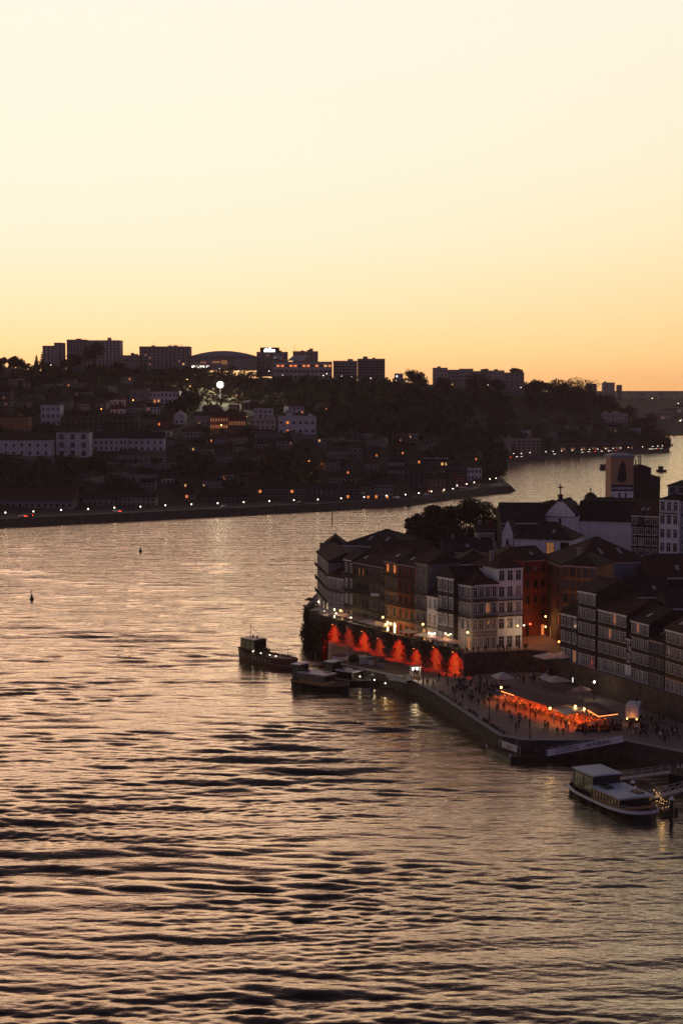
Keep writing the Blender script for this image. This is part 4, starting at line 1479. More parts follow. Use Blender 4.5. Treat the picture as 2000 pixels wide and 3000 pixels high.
# ================================================================== the distant bridge and town
def far_town():
    b = MB()
    n = 14
    vs = []
    prof = [(2480, 1.0), (2560, 8), (2900, 38), (3200, 57), (3700, 76), (4200, 77)]
    cols = list(range(1660, 2600, 80))
    for px in cols:
        for (Y, z) in prof:
            vs.append(PX(px, Y, z if px > 1660 else z))
    m = len(prof)
    fs = [(i * m + j, (i + 1) * m + j, (i + 1) * m + j + 1, i * m + j + 1) for i in range(len(cols) - 1) for j in range(m - 1)]
    b.add(vs, fs)
    tag(b.build('far_hill', M_EARTH, smooth=True), kind='structure')
    Y = 3250
    zt, z1 = ZAT(1147, Y), ZAT(1153, Y)
    x0, x1 = PX(1826, Y, zt).x, PX(2500, Y, zt).x
    t = thing('bridge', 'long flat concrete bridge crossing the valley on the right skyline', 'bridge', (x0, Y, 0))
    k = MB(); k.box(-60, x1 - x0, -9, 9, z1, zt); k.build('deck', M_CONC, t)
    k = MB(); k.box(-60, x1 - x0, -9.3, -9.02, zt - 0.5, zt + 1.1); k.build('parapet', M_CONC, t)
    for px in (1842, 1866, 1872, 1878, 1884, 1930, 1938, 1975, 2010, 2060):
        x = PX(px, Y, 40).x - x0
        k = MB(); k.box(x - 1.6, x + 1.6, -6, 6, -5, z1 - 0.01); k.build('pier', M_CONC, t)
    for i, px in enumerate((1836, 1858, 1880, 1903, 1925, 1950, 1972)):
        street_lamp(ORD[i] + ' tall lamp post from the left on the distant bridge', PX(px, Y - 6, zt), 15.5, L_WARMFAR, 0.32, 'bridge lamps', None, 'lamp_post')
    q = random.Random(9)
    for i in range(9):
        px = 1868 + i * 17
        Yb = 2620 + (i * 37) % 400
        z = float(np.interp(Yb, [p[0] for p in prof], [p[1] for p in prof]))
        w = q.uniform(16, 26)
        P = PX(px, Yb, z - 2)
        house('house', '%s distant house from the left below the bridge' % ORD[i], 'house', P, (P.x + w, P.y), z - 2, z + q.uniform(8, 16), 14, 'flat' if i % 2 else 'gable', 2, [M_CONC, M_CREAM, M_CONC_D][i % 3], M_ROOF2, 3, 5,
              (1.5, 1.8), M_FRAMEG, M_PANE, {(1, 2): L_WARM} if i % 3 == 0 else {}, style='far', group='distant houses under the bridge')
    for i, (px, py) in enumerate(((1909, 1168), (1940, 1260), (1952, 1277), (1961, 1259), (1974, 1253), (1975, 1277), (1985, 1183), (1993, 1232), (1998, 1279), (1990, 1234), (1966, 1250), (1983, 1277))):
        P = AT(px, py, 2700)
        zz = float(np.interp(2700, [p[0] for p in prof], [p[1] for p in prof]))
        street_lamp('distant lamp under the bridge at the right edge, %s of the scatter' % ORD[i], (P.x, P.y, min(zz, P.z - 4)), max(4, P.z - zz), L_WHITE, 0.7, 'distant lamps under the bridge')


L_WARMFAR = glow('bridge_lamp_glow', (1.0, 0.85, 0.6), 4.0)
far_town()


# ================================================================== the old town on the right bank
TZ, PZ, SC = 7.5, 3.0, 1.048


def PS(px, Y, z):
    return PX(px, Y * SC, z)


def ZS(py, Y):
    return ZAT(py, Y * SC)

WALL_TOP = [(890, 376), (905, 366), (940, 358), (1010, 349), (1150, 330), (1300, 313), (1357, 308), (1381, 309.5), (1556, 313), (1612, 311), (1668, 297.5), (1830, 279.5), (2000, 262.5), (2200, 246)]
BACK = [(890, 380), (930, 402), (1050, 425), (1180, 458), (1330, 492), (1500, 512), (1700, 520), (2000, 530), (2200, 540)]


def wallY(px):
    return interp(WALL_TOP, px)


def town_ground():
    cols = [890, 900, 920, 940, 975, 1010, 1060, 1110, 1150, 1200, 1250, 1300, 1357, 1381, 1450, 1500, 1556, 1612, 1668, 1750, 1830, 1920, 2000, 2100, 2200]
    b = MB()
    vs = []
    n = 16
    for px in cols:
        y0, y1 = wallY(px), interp(BACK, px)
        for j in range(n):
            Y = y0 + (y1 - y0) * j / (n - 1)
            z = TZ + max(0, min(12, (Y - max(330, y0 + 18)) * 0.05))
            vs.append(PS(px, Y, z))
    b.add(vs, [(i * n + j, (i + 1) * n + j, (i + 1) * n + j + 1, i * n + j + 1) for i in range(len(cols) - 1) for j in range(n - 1)])
    tag(b.build('ground', M_PAVE), kind='structure')
    s = MB()
    pts = [PS(p, interp(BACK, p), 0) for p in cols]
    for a, e in zip(pts[:-1], pts[1:]):
        s.quad((e.x, e.y, -3), (a.x, a.y, -3), (a.x, a.y, TZ), (e.x, e.y, TZ))
    tag(s.build('river_bank', M_STONE), kind='structure')


town_ground()


def town_wall():
    w = thing('town_wall', 'old granite river wall below the terrace, lit by red lamps', 'wall')
    tag(w, kind='thing')
    mats = stone_block_mat()
    ps = []
    for (a, ya), (e, ye) in zip(WALL_TOP[:-1], WALL_TOP[1:]):
        k = max(1, int((e - a) / 25))
        for i in range(k):
            ps.append((a + (e - a) * i / k, ya + (ye - ya) * i / k))
    ps.append(WALL_TOP[-1])
    f, c = MB(), MB()
    P = [PS(p, Y, TZ) for p, Y in ps]
    for i, (a, e) in enumerate(zip(P[:-1], P[1:])):
        h = 0.9 if ps[i][0] < 1357 else 0.12
        f.quad((a.x, a.y, -3), (e.x, e.y, -3), (e.x, e.y, TZ + h), (a.x, a.y, TZ + h))
        f.quad((e.x, e.y + 0.5, TZ - 0.1), (a.x, a.y + 0.5, TZ - 0.1), (a.x, a.y + 0.5, TZ + h), (e.x, e.y + 0.5, TZ + h))
        c.bar((a.x, a.y + 0.25, TZ + h + 0.08), (e.x, e.y + 0.25, TZ + h + 0.08), 0.75, 0.16)
    f.build('masonry', mats, w)
    c.build('coping', M_STONE, w)
    # the arch at the right end of the long stretch
    return w


def stone_block_mat():
    m = mat('wall_masonry', (0.095, 0.072, 0.056), 0.9, 0.5, 0.9)
    nt = m.node_tree
    p = nt.nodes['Principled BSDF']
    tc = nd(nt, 'ShaderNodeTexCoord')
    mp = nd(nt, 'ShaderNodeMapping')
    mp.inputs['Rotation'].default_value = (math.pi / 2, 0, 0)
    nt.links.new(tc.outputs['Object'], mp.inputs[0])
    br = nd(nt, 'ShaderNodeTexBrick')
    br.inputs['Scale'].default_value = 1.0
    br.inputs['Brick Width'].default_value = 0.9
    br.inputs['Row Height'].default_value = 0.45
    br.inputs['Mortar Size'].default_value = 0.04
    nt.links.new(mp.outputs[0], br.inputs['Vector'])
    nb = nd(nt, 'ShaderNodeTexNoise')
    nb.inputs['Scale'].default_value = 2.5
    nb.inputs['Detail'].default_value = 6
    nt.links.new(tc.outputs['Object'], nb.inputs['Vector'])
    ad = nd(nt, 'ShaderNodeMath', operation='SUBTRACT')
    nt.links.new(nb.outputs['Fac'], ad.inputs[0])
    nt.links.new(br.outputs['Fac'], ad.inputs[1])
    bp = nd(nt, 'ShaderNodeBump')
    bp.inputs['Strength'].default_value = 1.0
    bp.inputs['Distance'].default_value = 0.15
    nt.links.new(ad.outputs[0], bp.inputs['Height'])
    nt.links.new(bp.outputs[0], p.inputs['Normal'])
    return m


WALL = town_wall()


def plaza():
    edge = [(960, 1938), (1205, 1990), (1275, 2028), (1467, 2155), (1538, 2168), (1817, 2167), (2000, 2203), (2250, 2255)]
    fr = [G(a, e, PZ) for a, e in edge]
    poly = fr + [PS(2200, 246.0, PZ)] + [PS(p, Y - 0.01, PZ) for p, Y in reversed(WALL_TOP) if 960 < p < 2200] + [PS(962, wallY(962) - 0.01, PZ)]
    bm = bmesh.new()
    vs = [bm.verts.new(p) for p in poly]
    bm.faces.new(vs)
    bmesh.ops.triangulate(bm, faces=bm.faces[:])
    me = bpy.data.meshes.new('square')
    bm.to_mesh(me)
    bm.free()
    me.materials.append(M_PAVE)
    tag(link('square', me), kind='structure')
    lq = MB()
    a_ = [G(964, 1939.6, PZ + 0.006), G(1205, 1990.6, PZ + 0.006)]
    b_ = [PS(px, wallY(px) - 0.05, PZ + 0.006) for px in (1353, 1300, 1150, 1010, 975)]
    lq.add(a_ + b_, [(0, 1, 2, 3, 4, 5, 6)])
    tag(lq.build('low_quay', M_STONE), kind='structure')
    q, c = MB(), MB()
    for a, e in zip(fr[:-1], fr[1:]):
        d = (e - a).normalized()
        q.quad((a.x, a.y, -3), (e.x, e.y, -3), (e.x, e.y, PZ - 0.02), (a.x, a.y, PZ - 0.02))
        c.bar((a.x, a.y, PZ + 0.06), (e.x, e.y, PZ + 0.06), 0.7, 0.2)
    o = q.build('quay_wall', stone_block_mat())
    tag(o, 'granite quay wall around the square with moored boats below', 'wall', kind='thing')
    c.build('coping', M_FRAMEG, o)


plaza()


# ---- terrace row above the river wall
def row(px1, Y1, px2, Y2, eave, label, rows, cols, wall, **kw):
    z = TZ
    P1, P2 = PS(px1, Y1, z), PS(px2, Y2, z)
    zt = kw.pop('zt', None) or ZS(eave, (Y1 + Y2) / 2)
    kw.setdefault('depth', 9)
    kw.setdefault('group', 'houses on the river wall')
    return house('town_house', label, 'house', P1, P2, kw.pop('zb', z) , zt, kw.pop('depth'), kw.pop('roof', 'gable'), kw.pop('rh', 2.4), wall, kw.pop('roofm', M_ROOF2), rows, cols, **kw)


def F(px):
    return wallY(px) + 7


row(929, 388, 962, F(962) + 1, 1632, 'leftmost pale house of the wall row with small balconies', 4, 4, M_CREAM, balc=(1, 2, 3), win=(1.0, 2.1), lit={(0, 3): L_DOOR, (0, 2): L_DOOR}, side='L', side_rc=(4, 3))
row(962, F(962), 1008, F(1008), 1692, 'low cream house, second of the wall row, under a tall dark wall', 3, 4, M_CREAM, balc=(2,), win=(0.95, 2.0), lit={(0, 1): L_DOOR, (0, 3): L_WARM}, roofm=M_ROOF, laundry=True)
row(1008, F(1008), 1035, F(1035), 1640, 'narrow dark house with pale shutters in the wall row', 4, 2, M_DARKW, win=(1.0, 2.2), pane=M_PANE2, balc=(1, 2, 3))
row(1035, F(1035), 1080, F(1080), 1650, 'sooty black house with dim top windows in the wall row', 4, 4, M_DARKW, win=(0.9, 1.8), frame=M_FRAMED, lit={(3, 1): L_DIM, (3, 2): L_DIM}, balc=(1, 2))
row(1080, F(1080), 1125, F(1125), 1658, 'mottled grey-brown house with laundry in the wall row', 4, 3, M_BROWN, win=(1.0, 1.9), frame=M_FRAMEG, balc=(1, 2, 3))
row(1125, F(1125), 1165, F(1165), 1645, 'ochre house with red-lit top windows and lamp-lit doors', 5, 2, M_OCHRE, win=(1.1, 2.0), frame=M_FRAMEG, lit={(4, 0): L_ORANGE, (4, 1): L_ORANGE, (0, 0): L_DOOR, (0, 1): L_DOOR}, balc=(1, 2, 3, 4))
row(1165, F(1165), 1215, F(1215), 1655, 'dark house with a red-brown middle strip in the wall row', 5, 3, M_REDW, win=(1.0, 2.0), frame=M_FRAMED, balc=(1, 2, 3, 4))
row(1215, F(1215), 1250, F(1250), 1650, 'tall grey house beside the low white one in the wall row', 5, 2, M_GREY, win=(1.1, 2.1), frame=M_FRAMEG, balc=(1, 2, 3), lit={(0, 1): L_WARM}, pane=M_PANE2)
row(1250, F(1250), 1280, F(1280), 1747, 'low white house squeezed between taller dark ones', 3, 2, M_WHITE, win=(0.9, 2.2), balc=(1,), lit={(0, 0): L_WARM}, depth=8)
row(1280, F(1280), 1328, F(1328), 1692, 'black-walled house with white window frames near the corner', 4, 3, M_DARKW, win=(1.25, 2.5), balc=(2,), roof='front', rh=2.0, lit={(0, 1): L_DIM})


def world_of(o):
    return Matrix.Translation(o.location) @ o.rotation_euler.to_matrix().to_4x4()


def merge(a, b):
    """wings of one building: hand b's parts to a"""
    inv = world_of(a).inverted() @ world_of(b)
    for ch in list(b.children):
        ch.parent = a
        ch.matrix_parent_inverse = inv
    bpy.data.objects.remove(b)


c1 = row(1381, 314.0, 1455, 316.2, 1712, 'cream corner house with iron balconies above the square', 4, 4, M_CREAM, win=(1.25, 2.3), balc=(2, 3), roof='hip', rh=2.0, depth=8, roofm=M_ROOF, lit={(2, 2): L_DIM}, ground=M_FRAMEG)
c1b = row(1328, F(1328) + 2, 1380.5, 314.1, 1712, 'wing', 4, 3, M_CREAM, win=(1.25, 2.3), balc=(2, 3), roof='hip', rh=1.6, depth=7.5, roofm=M_ROOF, lit={(0, 2): L_DIM}, ground=M_FRAMEG)
merge(c1, c1b)
c2 = row(1455.5, 316.3, 1528, 318.5, 1664, 'taller white house with glazed top storeys right of the corner house', 5, 3, M_WHITE, win=(1.5, 2.4), balc=(2, 3), roof='hip', rh=2.2, depth=11, roofm=M_ROOF, chim=1, pane=M_PANE2)
c2b = row(1404, 323, 1455, 321.5, 1664, 'wing', 1, 3, M_WHITE, zb=ZS(1734, 322), win=(1.4, 2.4), tall0=False, roof='hip', rh=1.6, depth=6, roofm=M_ROOF, pane=M_PANE2)
merge(c2, c2b)
# alley houses
row(1532, 331, 1600, 334, 1640, 'dark tall house behind the red-lit alley mouth', 5, 3, M_REDW, win=(0.9, 1.7), frame=M_FRAMED, depth=10, skip=((0, 1), (1, 0), (1, 1)), lit={(0, 2): L_ORANGE}, group='alley houses')  # dark brown wall, with the alley's red light put into its colour
row(1600, 333, 1644, 322, 1650, 'narrow house with glowing orange ground floor in the alley', 5, 2, M_BROWN, win=(1.0, 1.9), frame=M_FRAMED, depth=9, lit={(0, 0): L_WARM, (1, 1): L_ORANGE}, group='alley houses')
row(1645, 320, 1741, 316, 1658, 'ochre-brown house with four dark windows above the right row', 6, 5, M_OCHRE, win=(1.1, 2.0), frame=M_FRAMED, depth=10, roof='hip', chim=1, group='alley houses')


def FR(px):
    return float(np.interp(px, [1640, 1668, 2000, 2200], [304, 300.5, 265.5, 248]))


def rrow(a, e, eave, label, rows, cols, wall, **kw):
    kw.setdefault('group', 'houses of the right-hand row')
    kw.setdefault('depth', 10)
    return row(a, FR(a), e, FR(e), eave, label, rows, cols, wall, **kw)


rrow(1640, 1689, 1800, 'low dark house with white-framed shopfront at the row start', 3, 3, M_DARKW, win=(1.3, 2.3), lit={(0, 2): L_DIM})
rrow(1690, 1742, 1734, 'tall brown house with pairs of white windows in the right row', 5, 4, M_BROWN, win=(1.2, 2.3), balc=(1, 2, 3, 4), pane=M_PANE2)
rrow(1749, 1832, 1793, 'wide dark house with six window bays and orange blinds', 4, 6, M_BROWN, win=(1.2, 2.2), balc=(1, 2, 3), lit={(3, 3): L_DIM, (2, 2): L_DIM}, pane=M_PANE2, roofm=M_ROOF)
rrow(1845, 1898, 1823, 'dark house with white shutters in the right row', 4, 4, M_DARKW, win=(1.1, 2.2), balc=(1, 2, 3), lit={(3, 1): L_DIM}, pane=M_PANE2)
rrow(1899, 1943, 1878, 'lower dark house with green shutters in the right row', 3, 4, M_DARKW, win=(1.0, 2.2), frame=M_FRAMEG, balc=(1, 2))
rrow(1946, 2008, 1850, 'ochre house with bold white window frames at the right edge', 4, 4, M_OCHRE, win=(1.15, 2.1), balc=(1, 2, 3), roofm=M_ROOF)
rrow(2010, 2090, 1840, 'last house of the right row, cut by the frame', 4, 5, M_GREY, win=(1.15, 2.1), balc=(1, 2))
rrow(1832.5, 1844.5, 1870, 'thin infill house between two taller right-row houses', 3, 1, M_DARKW, win=(0.8, 2.0), roof='shed', rh=1)


# ---- roofs behind
def back(a, e, Y, eave, ridge, label, wall=M_DARKW, roofm=M_ROOF3, roof='gable', rows=4, cols=0, zb=7.0, depth=13, skew=0, **kw):
    rh = (eave - ridge) * Y * SC / FPX
    P1, P2 = PS(a, Y + skew, TZ), PS(e, Y - skew, TZ)
    kw.setdefault('group', 'houses behind the terrace row')
    return house('town_house', label, 'house', P1, P2, zb, ZS(eave, Y), depth, roof, rh, wall, roofm, rows, cols, **kw)


back(952, 1012, 401, 1602, 1574, 'small roof at the far left behind the wall row', M_BROWN, M_ROOF2, 'hip', zb=6)
back(1002, 1185, 393, 1600, 1560, 'great dark hip roof at the left of the old town', M_BLUEW, M_ROOF3, 'hip', zb=8, skew=4, depth=18)
back(940, 968, 391, 1612, 1600, 'attic storey above the leftmost wall house', M_DARKW, M_ROOF2, 'shed', rows=4, cols=2, depth=8, zb=6)
back(1165, 1300, 372, 1636, 1592, 'reddish roof sloping between the big hip roof and the chapel', M_DARKW, M_ROOF, 'gable', skew=-4, depth=16)
back(1200, 1330, 352, 1660, 1630, 'dark wall and roof behind the low white house', M_DARKW, M_ROOF3, 'gable', depth=14)
back(1300, 1440, 388, 1618, 1584, 'long dark roof below the chapel front', M_BROWN, M_ROOF3, 'gable', depth=14, chim=2)
back(1330, 1450, 345, 1652, 1618, 'dark roof just behind the cream corner house', M_DARKW, M_ROOF2, 'hip', depth=12)
back(1396, 1446, 405, 1560, 1540, 'small house with a tall brick chimney left of the chapel', M_CREAM, M_ROOF2, 'gable', cols=3, depth=9, chim=2)
back(1470, 1592, 428, 1532, 1480, 'dark slate roof between the chapel and the trees', M_DARKW, M_ROOF3, 'gable', depth=16)
back(1440, 1560, 362, 1640, 1608, 'broad reddish roof below the chapel nave', M_DARKW, M_ROOF, 'hip', depth=14)
back(1560, 1650, 366, 1650, 1632, 'dark roof at the foot of the white church', M_DARKW, M_ROOF2, 'gable', depth=12)
back(1692, 1896, 350, 1648, 1585, 'big brown hip roof under the white church nave', M_BLUEW, M_ROOF, 'hip', depth=18, skew=-3)
back(1745, 1850, 309, 1768, 1728, 'dark roof with a pale skylight above the right row', M_DARKW, M_ROOF3, 'gable', depth=12)
back(1842, 1962, 322, 1748, 1704, 'wide dark roof in the middle of the right-hand block', M_BROWN, M_ROOF2, 'gable', depth=14)
back(1906, 2040, 338, 1692, 1640, 'reddish roof below the tower house', M_DARKW, M_ROOF, 'gable', depth=15)
back(1955, 2060, 296, 1782, 1742, 'dark roof behind the ochre house at the right edge', M_DARKW, M_ROOF2, 'gable', depth=12)
back(1850, 1960, 296, 1812, 1780, 'long dark roof behind the dark shuttered house', M_DARKW, M_ROOF3, 'gable', depth=10)
back(1925, 2050, 372, 1660, 1632, 'dark gable between the tower house and the reddish roof', M_DARKW, M_ROOF3, 'gable', depth=12)
back(1720, 1800, 470, 1478, 1462, 'dark long roof behind the church nave near the small dome', M_DARKW, M_ROOF3, 'gable', depth=10)
back(1770, 1935, 470, 1476, 1464, 'reddish roof at the foot of the painted tower', M_DARKW, M_ROOF2, 'gable', depth=10)

# chapel and church
ch = house('chapel', 'small white chapel front with a pointed gable', 'chapel', PS(1468, 403, TZ), PS(1500, 402, TZ), 11, ZS(1568, 402), 7, 'front', 3.3, M_WHITE, M_ROOF3, 4, 1, (0.5, 1.3), M_FRAMED, skip=((0, 0), (1, 0)), cornice=False, tall0=False)
nave = house('chapel', 'w', 'chapel', PS(1504, 400, TZ), PS(1672, 394, TZ), 11, ZS(1578, 398), 12, 'hip', 4.0, M_WHITE, M_ROOF3, 2, 4, (2.2, 4.4), M_FRAMED, skip=((0, 0), (0, 1), (0, 2), (0, 3), (1, 0), (1, 1)), lit={(1, 2): L_DIM}, tall0=False)
merge(ch, nave)
cu = house('church', 'white church with a broad gable and a stone cross', 'church', PS(1594, 434, TZ), PS(1681, 431, TZ), 12, ZS(1513, 432), 14, 'front', 4.6, M_WHITE, M_ROOF3, 5, 1, (0.7, 1.7), M_FRAMED, skip=((0, 0), (1, 0), (2, 0), (3, 0)), tall0=False)
cn = house('church', 'w', 'church', PS(1684, 437, TZ), PS(1845, 431, TZ), 12, ZS(1528, 434), 14, 'gable', 5.4, M_WHITE, M_ROOF3, 1, 0)
merge(cu, cn)
k = MB()
cw = (PS(1681, 431, TZ) - PS(1594, 434, TZ)).length
zap = ZS(1513, 432) - 12 + 4.6
k.box(cw / 2 - 0.6, cw / 2 + 0.6, -0.2, 0.9, zap - 0.2, zap + 1.6)
k.box(cw / 2 - 0.8, cw / 2 + 0.8, -0.4, 1.1, zap + 1.602, zap + 1.85)
k.box(cw / 2 - 0.16, cw / 2 + 0.16, 0.2, 0.5, zap + 1.852, zap + 5.0)
k.box(cw / 2 - 0.75, cw / 2 + 0.75, 0.21, 0.49, zap + 3.75, zap + 4.1)
k.build('cross', M_DARKW, cu)


def small_dome():
    Y = 480
    P = PS(1727, Y, 14)
    t = thing('domed_lantern', 'small dark dome with a cross beyond the church roof', 'dome', P)
    r = 1727 - 1709
    r = r / FPX * Y
    z0, z1, z2 = ZS(1476, Y) - 14, ZS(1455, Y) - 14, ZS(1443, Y) - 14
    k = MB(); k.cyl((0, 0, 0), (0, 0, z1), r * 0.9, r * 0.9, 12); k.build('drum', M_CREAM, t)
    for an in (-2.0, -1.57, -1.1):
        w = MB(); w.box(-0.3, 0.3, -0.06, 0.06, z0 + 0.3, z0 + 1.6)
        o = w.build('window', M_PANE, t, (r * 0.9 * math.cos(an), r * 0.9 * math.sin(an), 0), an + math.pi / 2)
    k = MB()
    prof = [(r * 1.12, z1), (r * 1.12, z1 + 0.25), (r * 0.9, z1 + 0.5), (r * 0.62, z2 - 0.25), (r * 0.3, z2), (0.01, z2 + 0.1)]
    vs, n = [], 14
    for rr, z in prof:
        vs += [(rr * math.cos(2 * math.pi * i / n), rr * math.sin(2 * math.pi * i / n), z) for i in range(n)]
    k.add(vs, [(j * n + i, j * n + (i + 1) % n, (j + 1) * n + (i + 1) % n, (j + 1) * n + i) for j in range(len(prof) - 1) for i in range(n)])
    k.build('roof', M_ROOF3, t, smooth=True)
    k = MB(); zc = z2 + 0.1
    k.box(-0.12, 0.12, -0.1, 0.1, zc - 0.2, zc + 1.5); k.box(-0.42, 0.42, -0.09, 0.09, zc + 0.85, zc + 1.1); k.build('cross', M_IRON, t)


small_dome()


def text_mesh(s, size, m, ext=0.02):
    cu_ = bpy.data.curves.new('text', 'FONT')
    cu_.body = s
    cu_.size = size
    cu_.extrude = ext
    cu_.align_x = 'CENTER'
    o = bpy.data.objects.new('text', cu_)
    COL.objects.link(o)
    dg = bpy.context.evaluated_depsgraph_get()
    me = bpy.data.meshes.new_from_object(o.evaluated_get(dg))
    bpy.data.objects.remove(o)
    me.materials.clear()
    me.materials.append(m)
    return me


def painted_tower():
    Y = 500
    A, B = PS(1786, Y, 14), PS(1852, Y, 14)
    W = B.x - A.x
    H_ = ZS(1342, Y) - 14
    t = thing('painted_tower', 'square tower with a cloaked emblem and white sign band', 'tower', A)
    orange = mat('terracotta_render', (0.44, 0.25, 0.15), 0.9, 0.15, 0.5, streak=0.25)
    zs1, zs0, zw = ZS(1420, Y) - 14, ZS(1439, Y) - 14, ZS(1462, Y) - 14
    k = MB(); k.box(0, W, 0, 11, 0, H_); k.build('wall', orange, t)
    k = MB(); k.box(-0.3, W + 0.3, -0.3, 11.3, H_ + 0.002, H_ + 0.9)
    k.add([(-0.3, -0.3, H_ + 0.902), (W + 0.3, -0.3, H_ + 0.902), (W + 0.3, 11.3, H_ + 0.902), (-0.3, 11.3, H_ + 0.902), (W * 0.3, 5, H_ + 1.7), (W * 0.7, 5, H_ + 1.7)], [(0, 1, 5, 4), (1, 2, 5), (2, 3, 4, 5), (3, 0, 4)])
    k.build('roof', M_BLUEW, t)
    k = MB(); k.box(0.02, W - 0.02, -0.12, -0.004, zs0, zs1); k.build('sign_band', M_DARKW, t)
    o = link('lettering', text_mesh('SANDEMAN', 1.42, M_FRAME), t, (W / 2, -0.16, zs0 + 0.55))
    o.rotation_euler = (math.pi / 2, 0, 0)
    k = MB(); k.box(0.02, W - 0.02, -0.06, -0.004, zw, zs0 - 0.01); k.build('plinth_panel', M_WHITE, t)
    for u in (0.38, 0.66):
        w = MB(); w.box(W * u - 0.3, W * u + 0.3, -0.09, -0.062, zw, zs0 - 0.5); w.build('window', M_PANE, t)
    # dark cloak-shaped emblem
    zc0, zc1 = ZS(1413, Y) - 14, ZS(1350, Y) - 14
    hh = zc1 - zc0
    out = [(-0.02, 0), (0.10, 0.0), (0.30, 0.06), (0.34, 0.12), (0.31, 0.45), (0.26, 0.78), (0.16, 0.88), (0.09, 0.91), (0.07, 0.97), (0.0, 1.0), (-0.07, 0.97), (-0.09, 0.91), (-0.17, 0.87), (-0.25, 0.76), (-0.33, 0.42), (-0.42, 0.14), (-0.36, 0.07), (-0.12, 0.0)]
    n = len(out)
    cx = W * 0.5
    vs = [(cx + x * 3.6 * 1.15, -0.14, zc0 + z * hh) for x, z in out] + [(cx + x * 3.6 * 1.15, -0.02, zc0 + z * hh) for x, z in out]
    k = MB(); k.add(vs, [tuple(range(n))] + [((i + 1) % n, i, n + i, n + (i + 1) % n) for i in range(n)]); k.build('emblem', M_BOATD, t)
    # the brown annex at its right with stacks
    a2 = thing('annex', 'brown sloping annex with pipes beside the painted tower', 'building', PS(1853, Y + 3, 14))
    W2 = PS(1930, Y + 3, 14).x - a2.location.x
    hL, hR = ZS(1366, Y) - 14, ZS(1400, Y) - 14
    k = MB()
    k.add([(0, 0, 0), (W2, 0, 0), (W2, 0, hR), (W2 * 0.66, 0, hR + 0.8), (W2 * 0.64, 0, hL - 1.0), (W2 * 0.4, 0, hL), (0, 0, hL - 0.6)] + [(0, 10, 0), (W2, 10, 0), (W2, 10, hR), (W2 * 0.66, 10, hR + 0.8), (W2 * 0.64, 10, hL - 1.0), (W2 * 0.4, 10, hL), (0, 10, hL - 0.6)],
          [(0, 1, 2, 3, 4, 5, 6), (13, 12, 11, 10, 9, 8, 7)] + [((i + 1) % 7, i, 7 + i, 7 + (i + 1) % 7) for i in range(7)])
    k.build('wall', M_BROWN, a2)
    k = MB(); k.bar((-0.1, 5, hL - 0.45), (W2 * 0.4, 5, hL + 0.12), 10.6, 0.2); k.bar((W2 * 0.4, 5, hL + 0.12), (W2 * 0.68, 5, hL - 0.95), 10.6, 0.2); k.bar((W2 * 0.66, 5, hR + 0.9), (W2 + 0.3, 5, hR + 0.1), 10.6, 0.2); k.build('roof', M_ROOF3, a2)
    for u, h2 in ((0.12, 2.2), (0.24, 3.6), (0.31, 3.4)):
        k = MB(); k.cyl((W2 * u, 3, hL - 0.6), (W2 * u, 3, hL + h2), 0.22, 0.2, 7); k.build('pipe', M_IRON, a2)
    for (u, z) in ((0.5, hL - 2.6), (0.72, hR - 2.4)):
        w = MB(); w.box(W2 * u, W2 * u + 0.9, -0.06, -0.003, z, z + 1.3); w.build('window', M_PANE, a2)


painted_tower()
house('town_house', 'house with a top row of white framed windows by the church', 'house', PS(1845, 412, TZ), PS(1923, 408, TZ), 11, ZS(1511, 410), 12, 'gable', 3.4, M_BROWN, M_ROOF, 6, 4, (1.3, 2.4), M_FRAME, skip=((5, 1),), balc=(5,), group='houses around the church')
tw = house('tower_house', 'tall pale tower house with rows of three windows at right edge', 'house', PS(1926, 398, TZ), PS(1982, 395, TZ), 12, ZS(1464, 397), 10, 'hip', 1.2, M_WHITE, M_ROOF3, 6, 3, (1.5, 2.6), M_FRAME, tall0=False, balc=(5,), side='R', side_rc=(6, 2))
tt = house('tower_house', 'w', 'house', PS(1950, 401, TZ), PS(2030, 398, TZ), ZS(1470, 400), ZS(1424, 400), 8, 'pyramid', 1.6, M_BLUEW, M_ROOF3, 2, 3, (1.2, 2.0), M_FRAMED, tall0=False)
merge(tw, tt)
fin = PS(1990, 404, ZS(1404, 404)); base_ = PS(1990, 404, ZS(1416, 404))
k = MB(); k.cyl(base_ - tw.location, fin - tw.location, 0.2, 0.04, 6)
o = k.build('finial', M_IRON, tw); o.rotation_euler = (0, 0, -tw.rotation_euler.z)
house('town_house', 'grey neighbour of the tower house beyond the frame', 'house', PS(1990, 396, TZ), PS(2070, 392, TZ), 12, ZS(1470, 395), 10, 'hip', 2, M_BLUEW, M_ROOF3, 6, 4, (1.3, 2.2), M_FRAME, tall0=False, group='houses around the church')

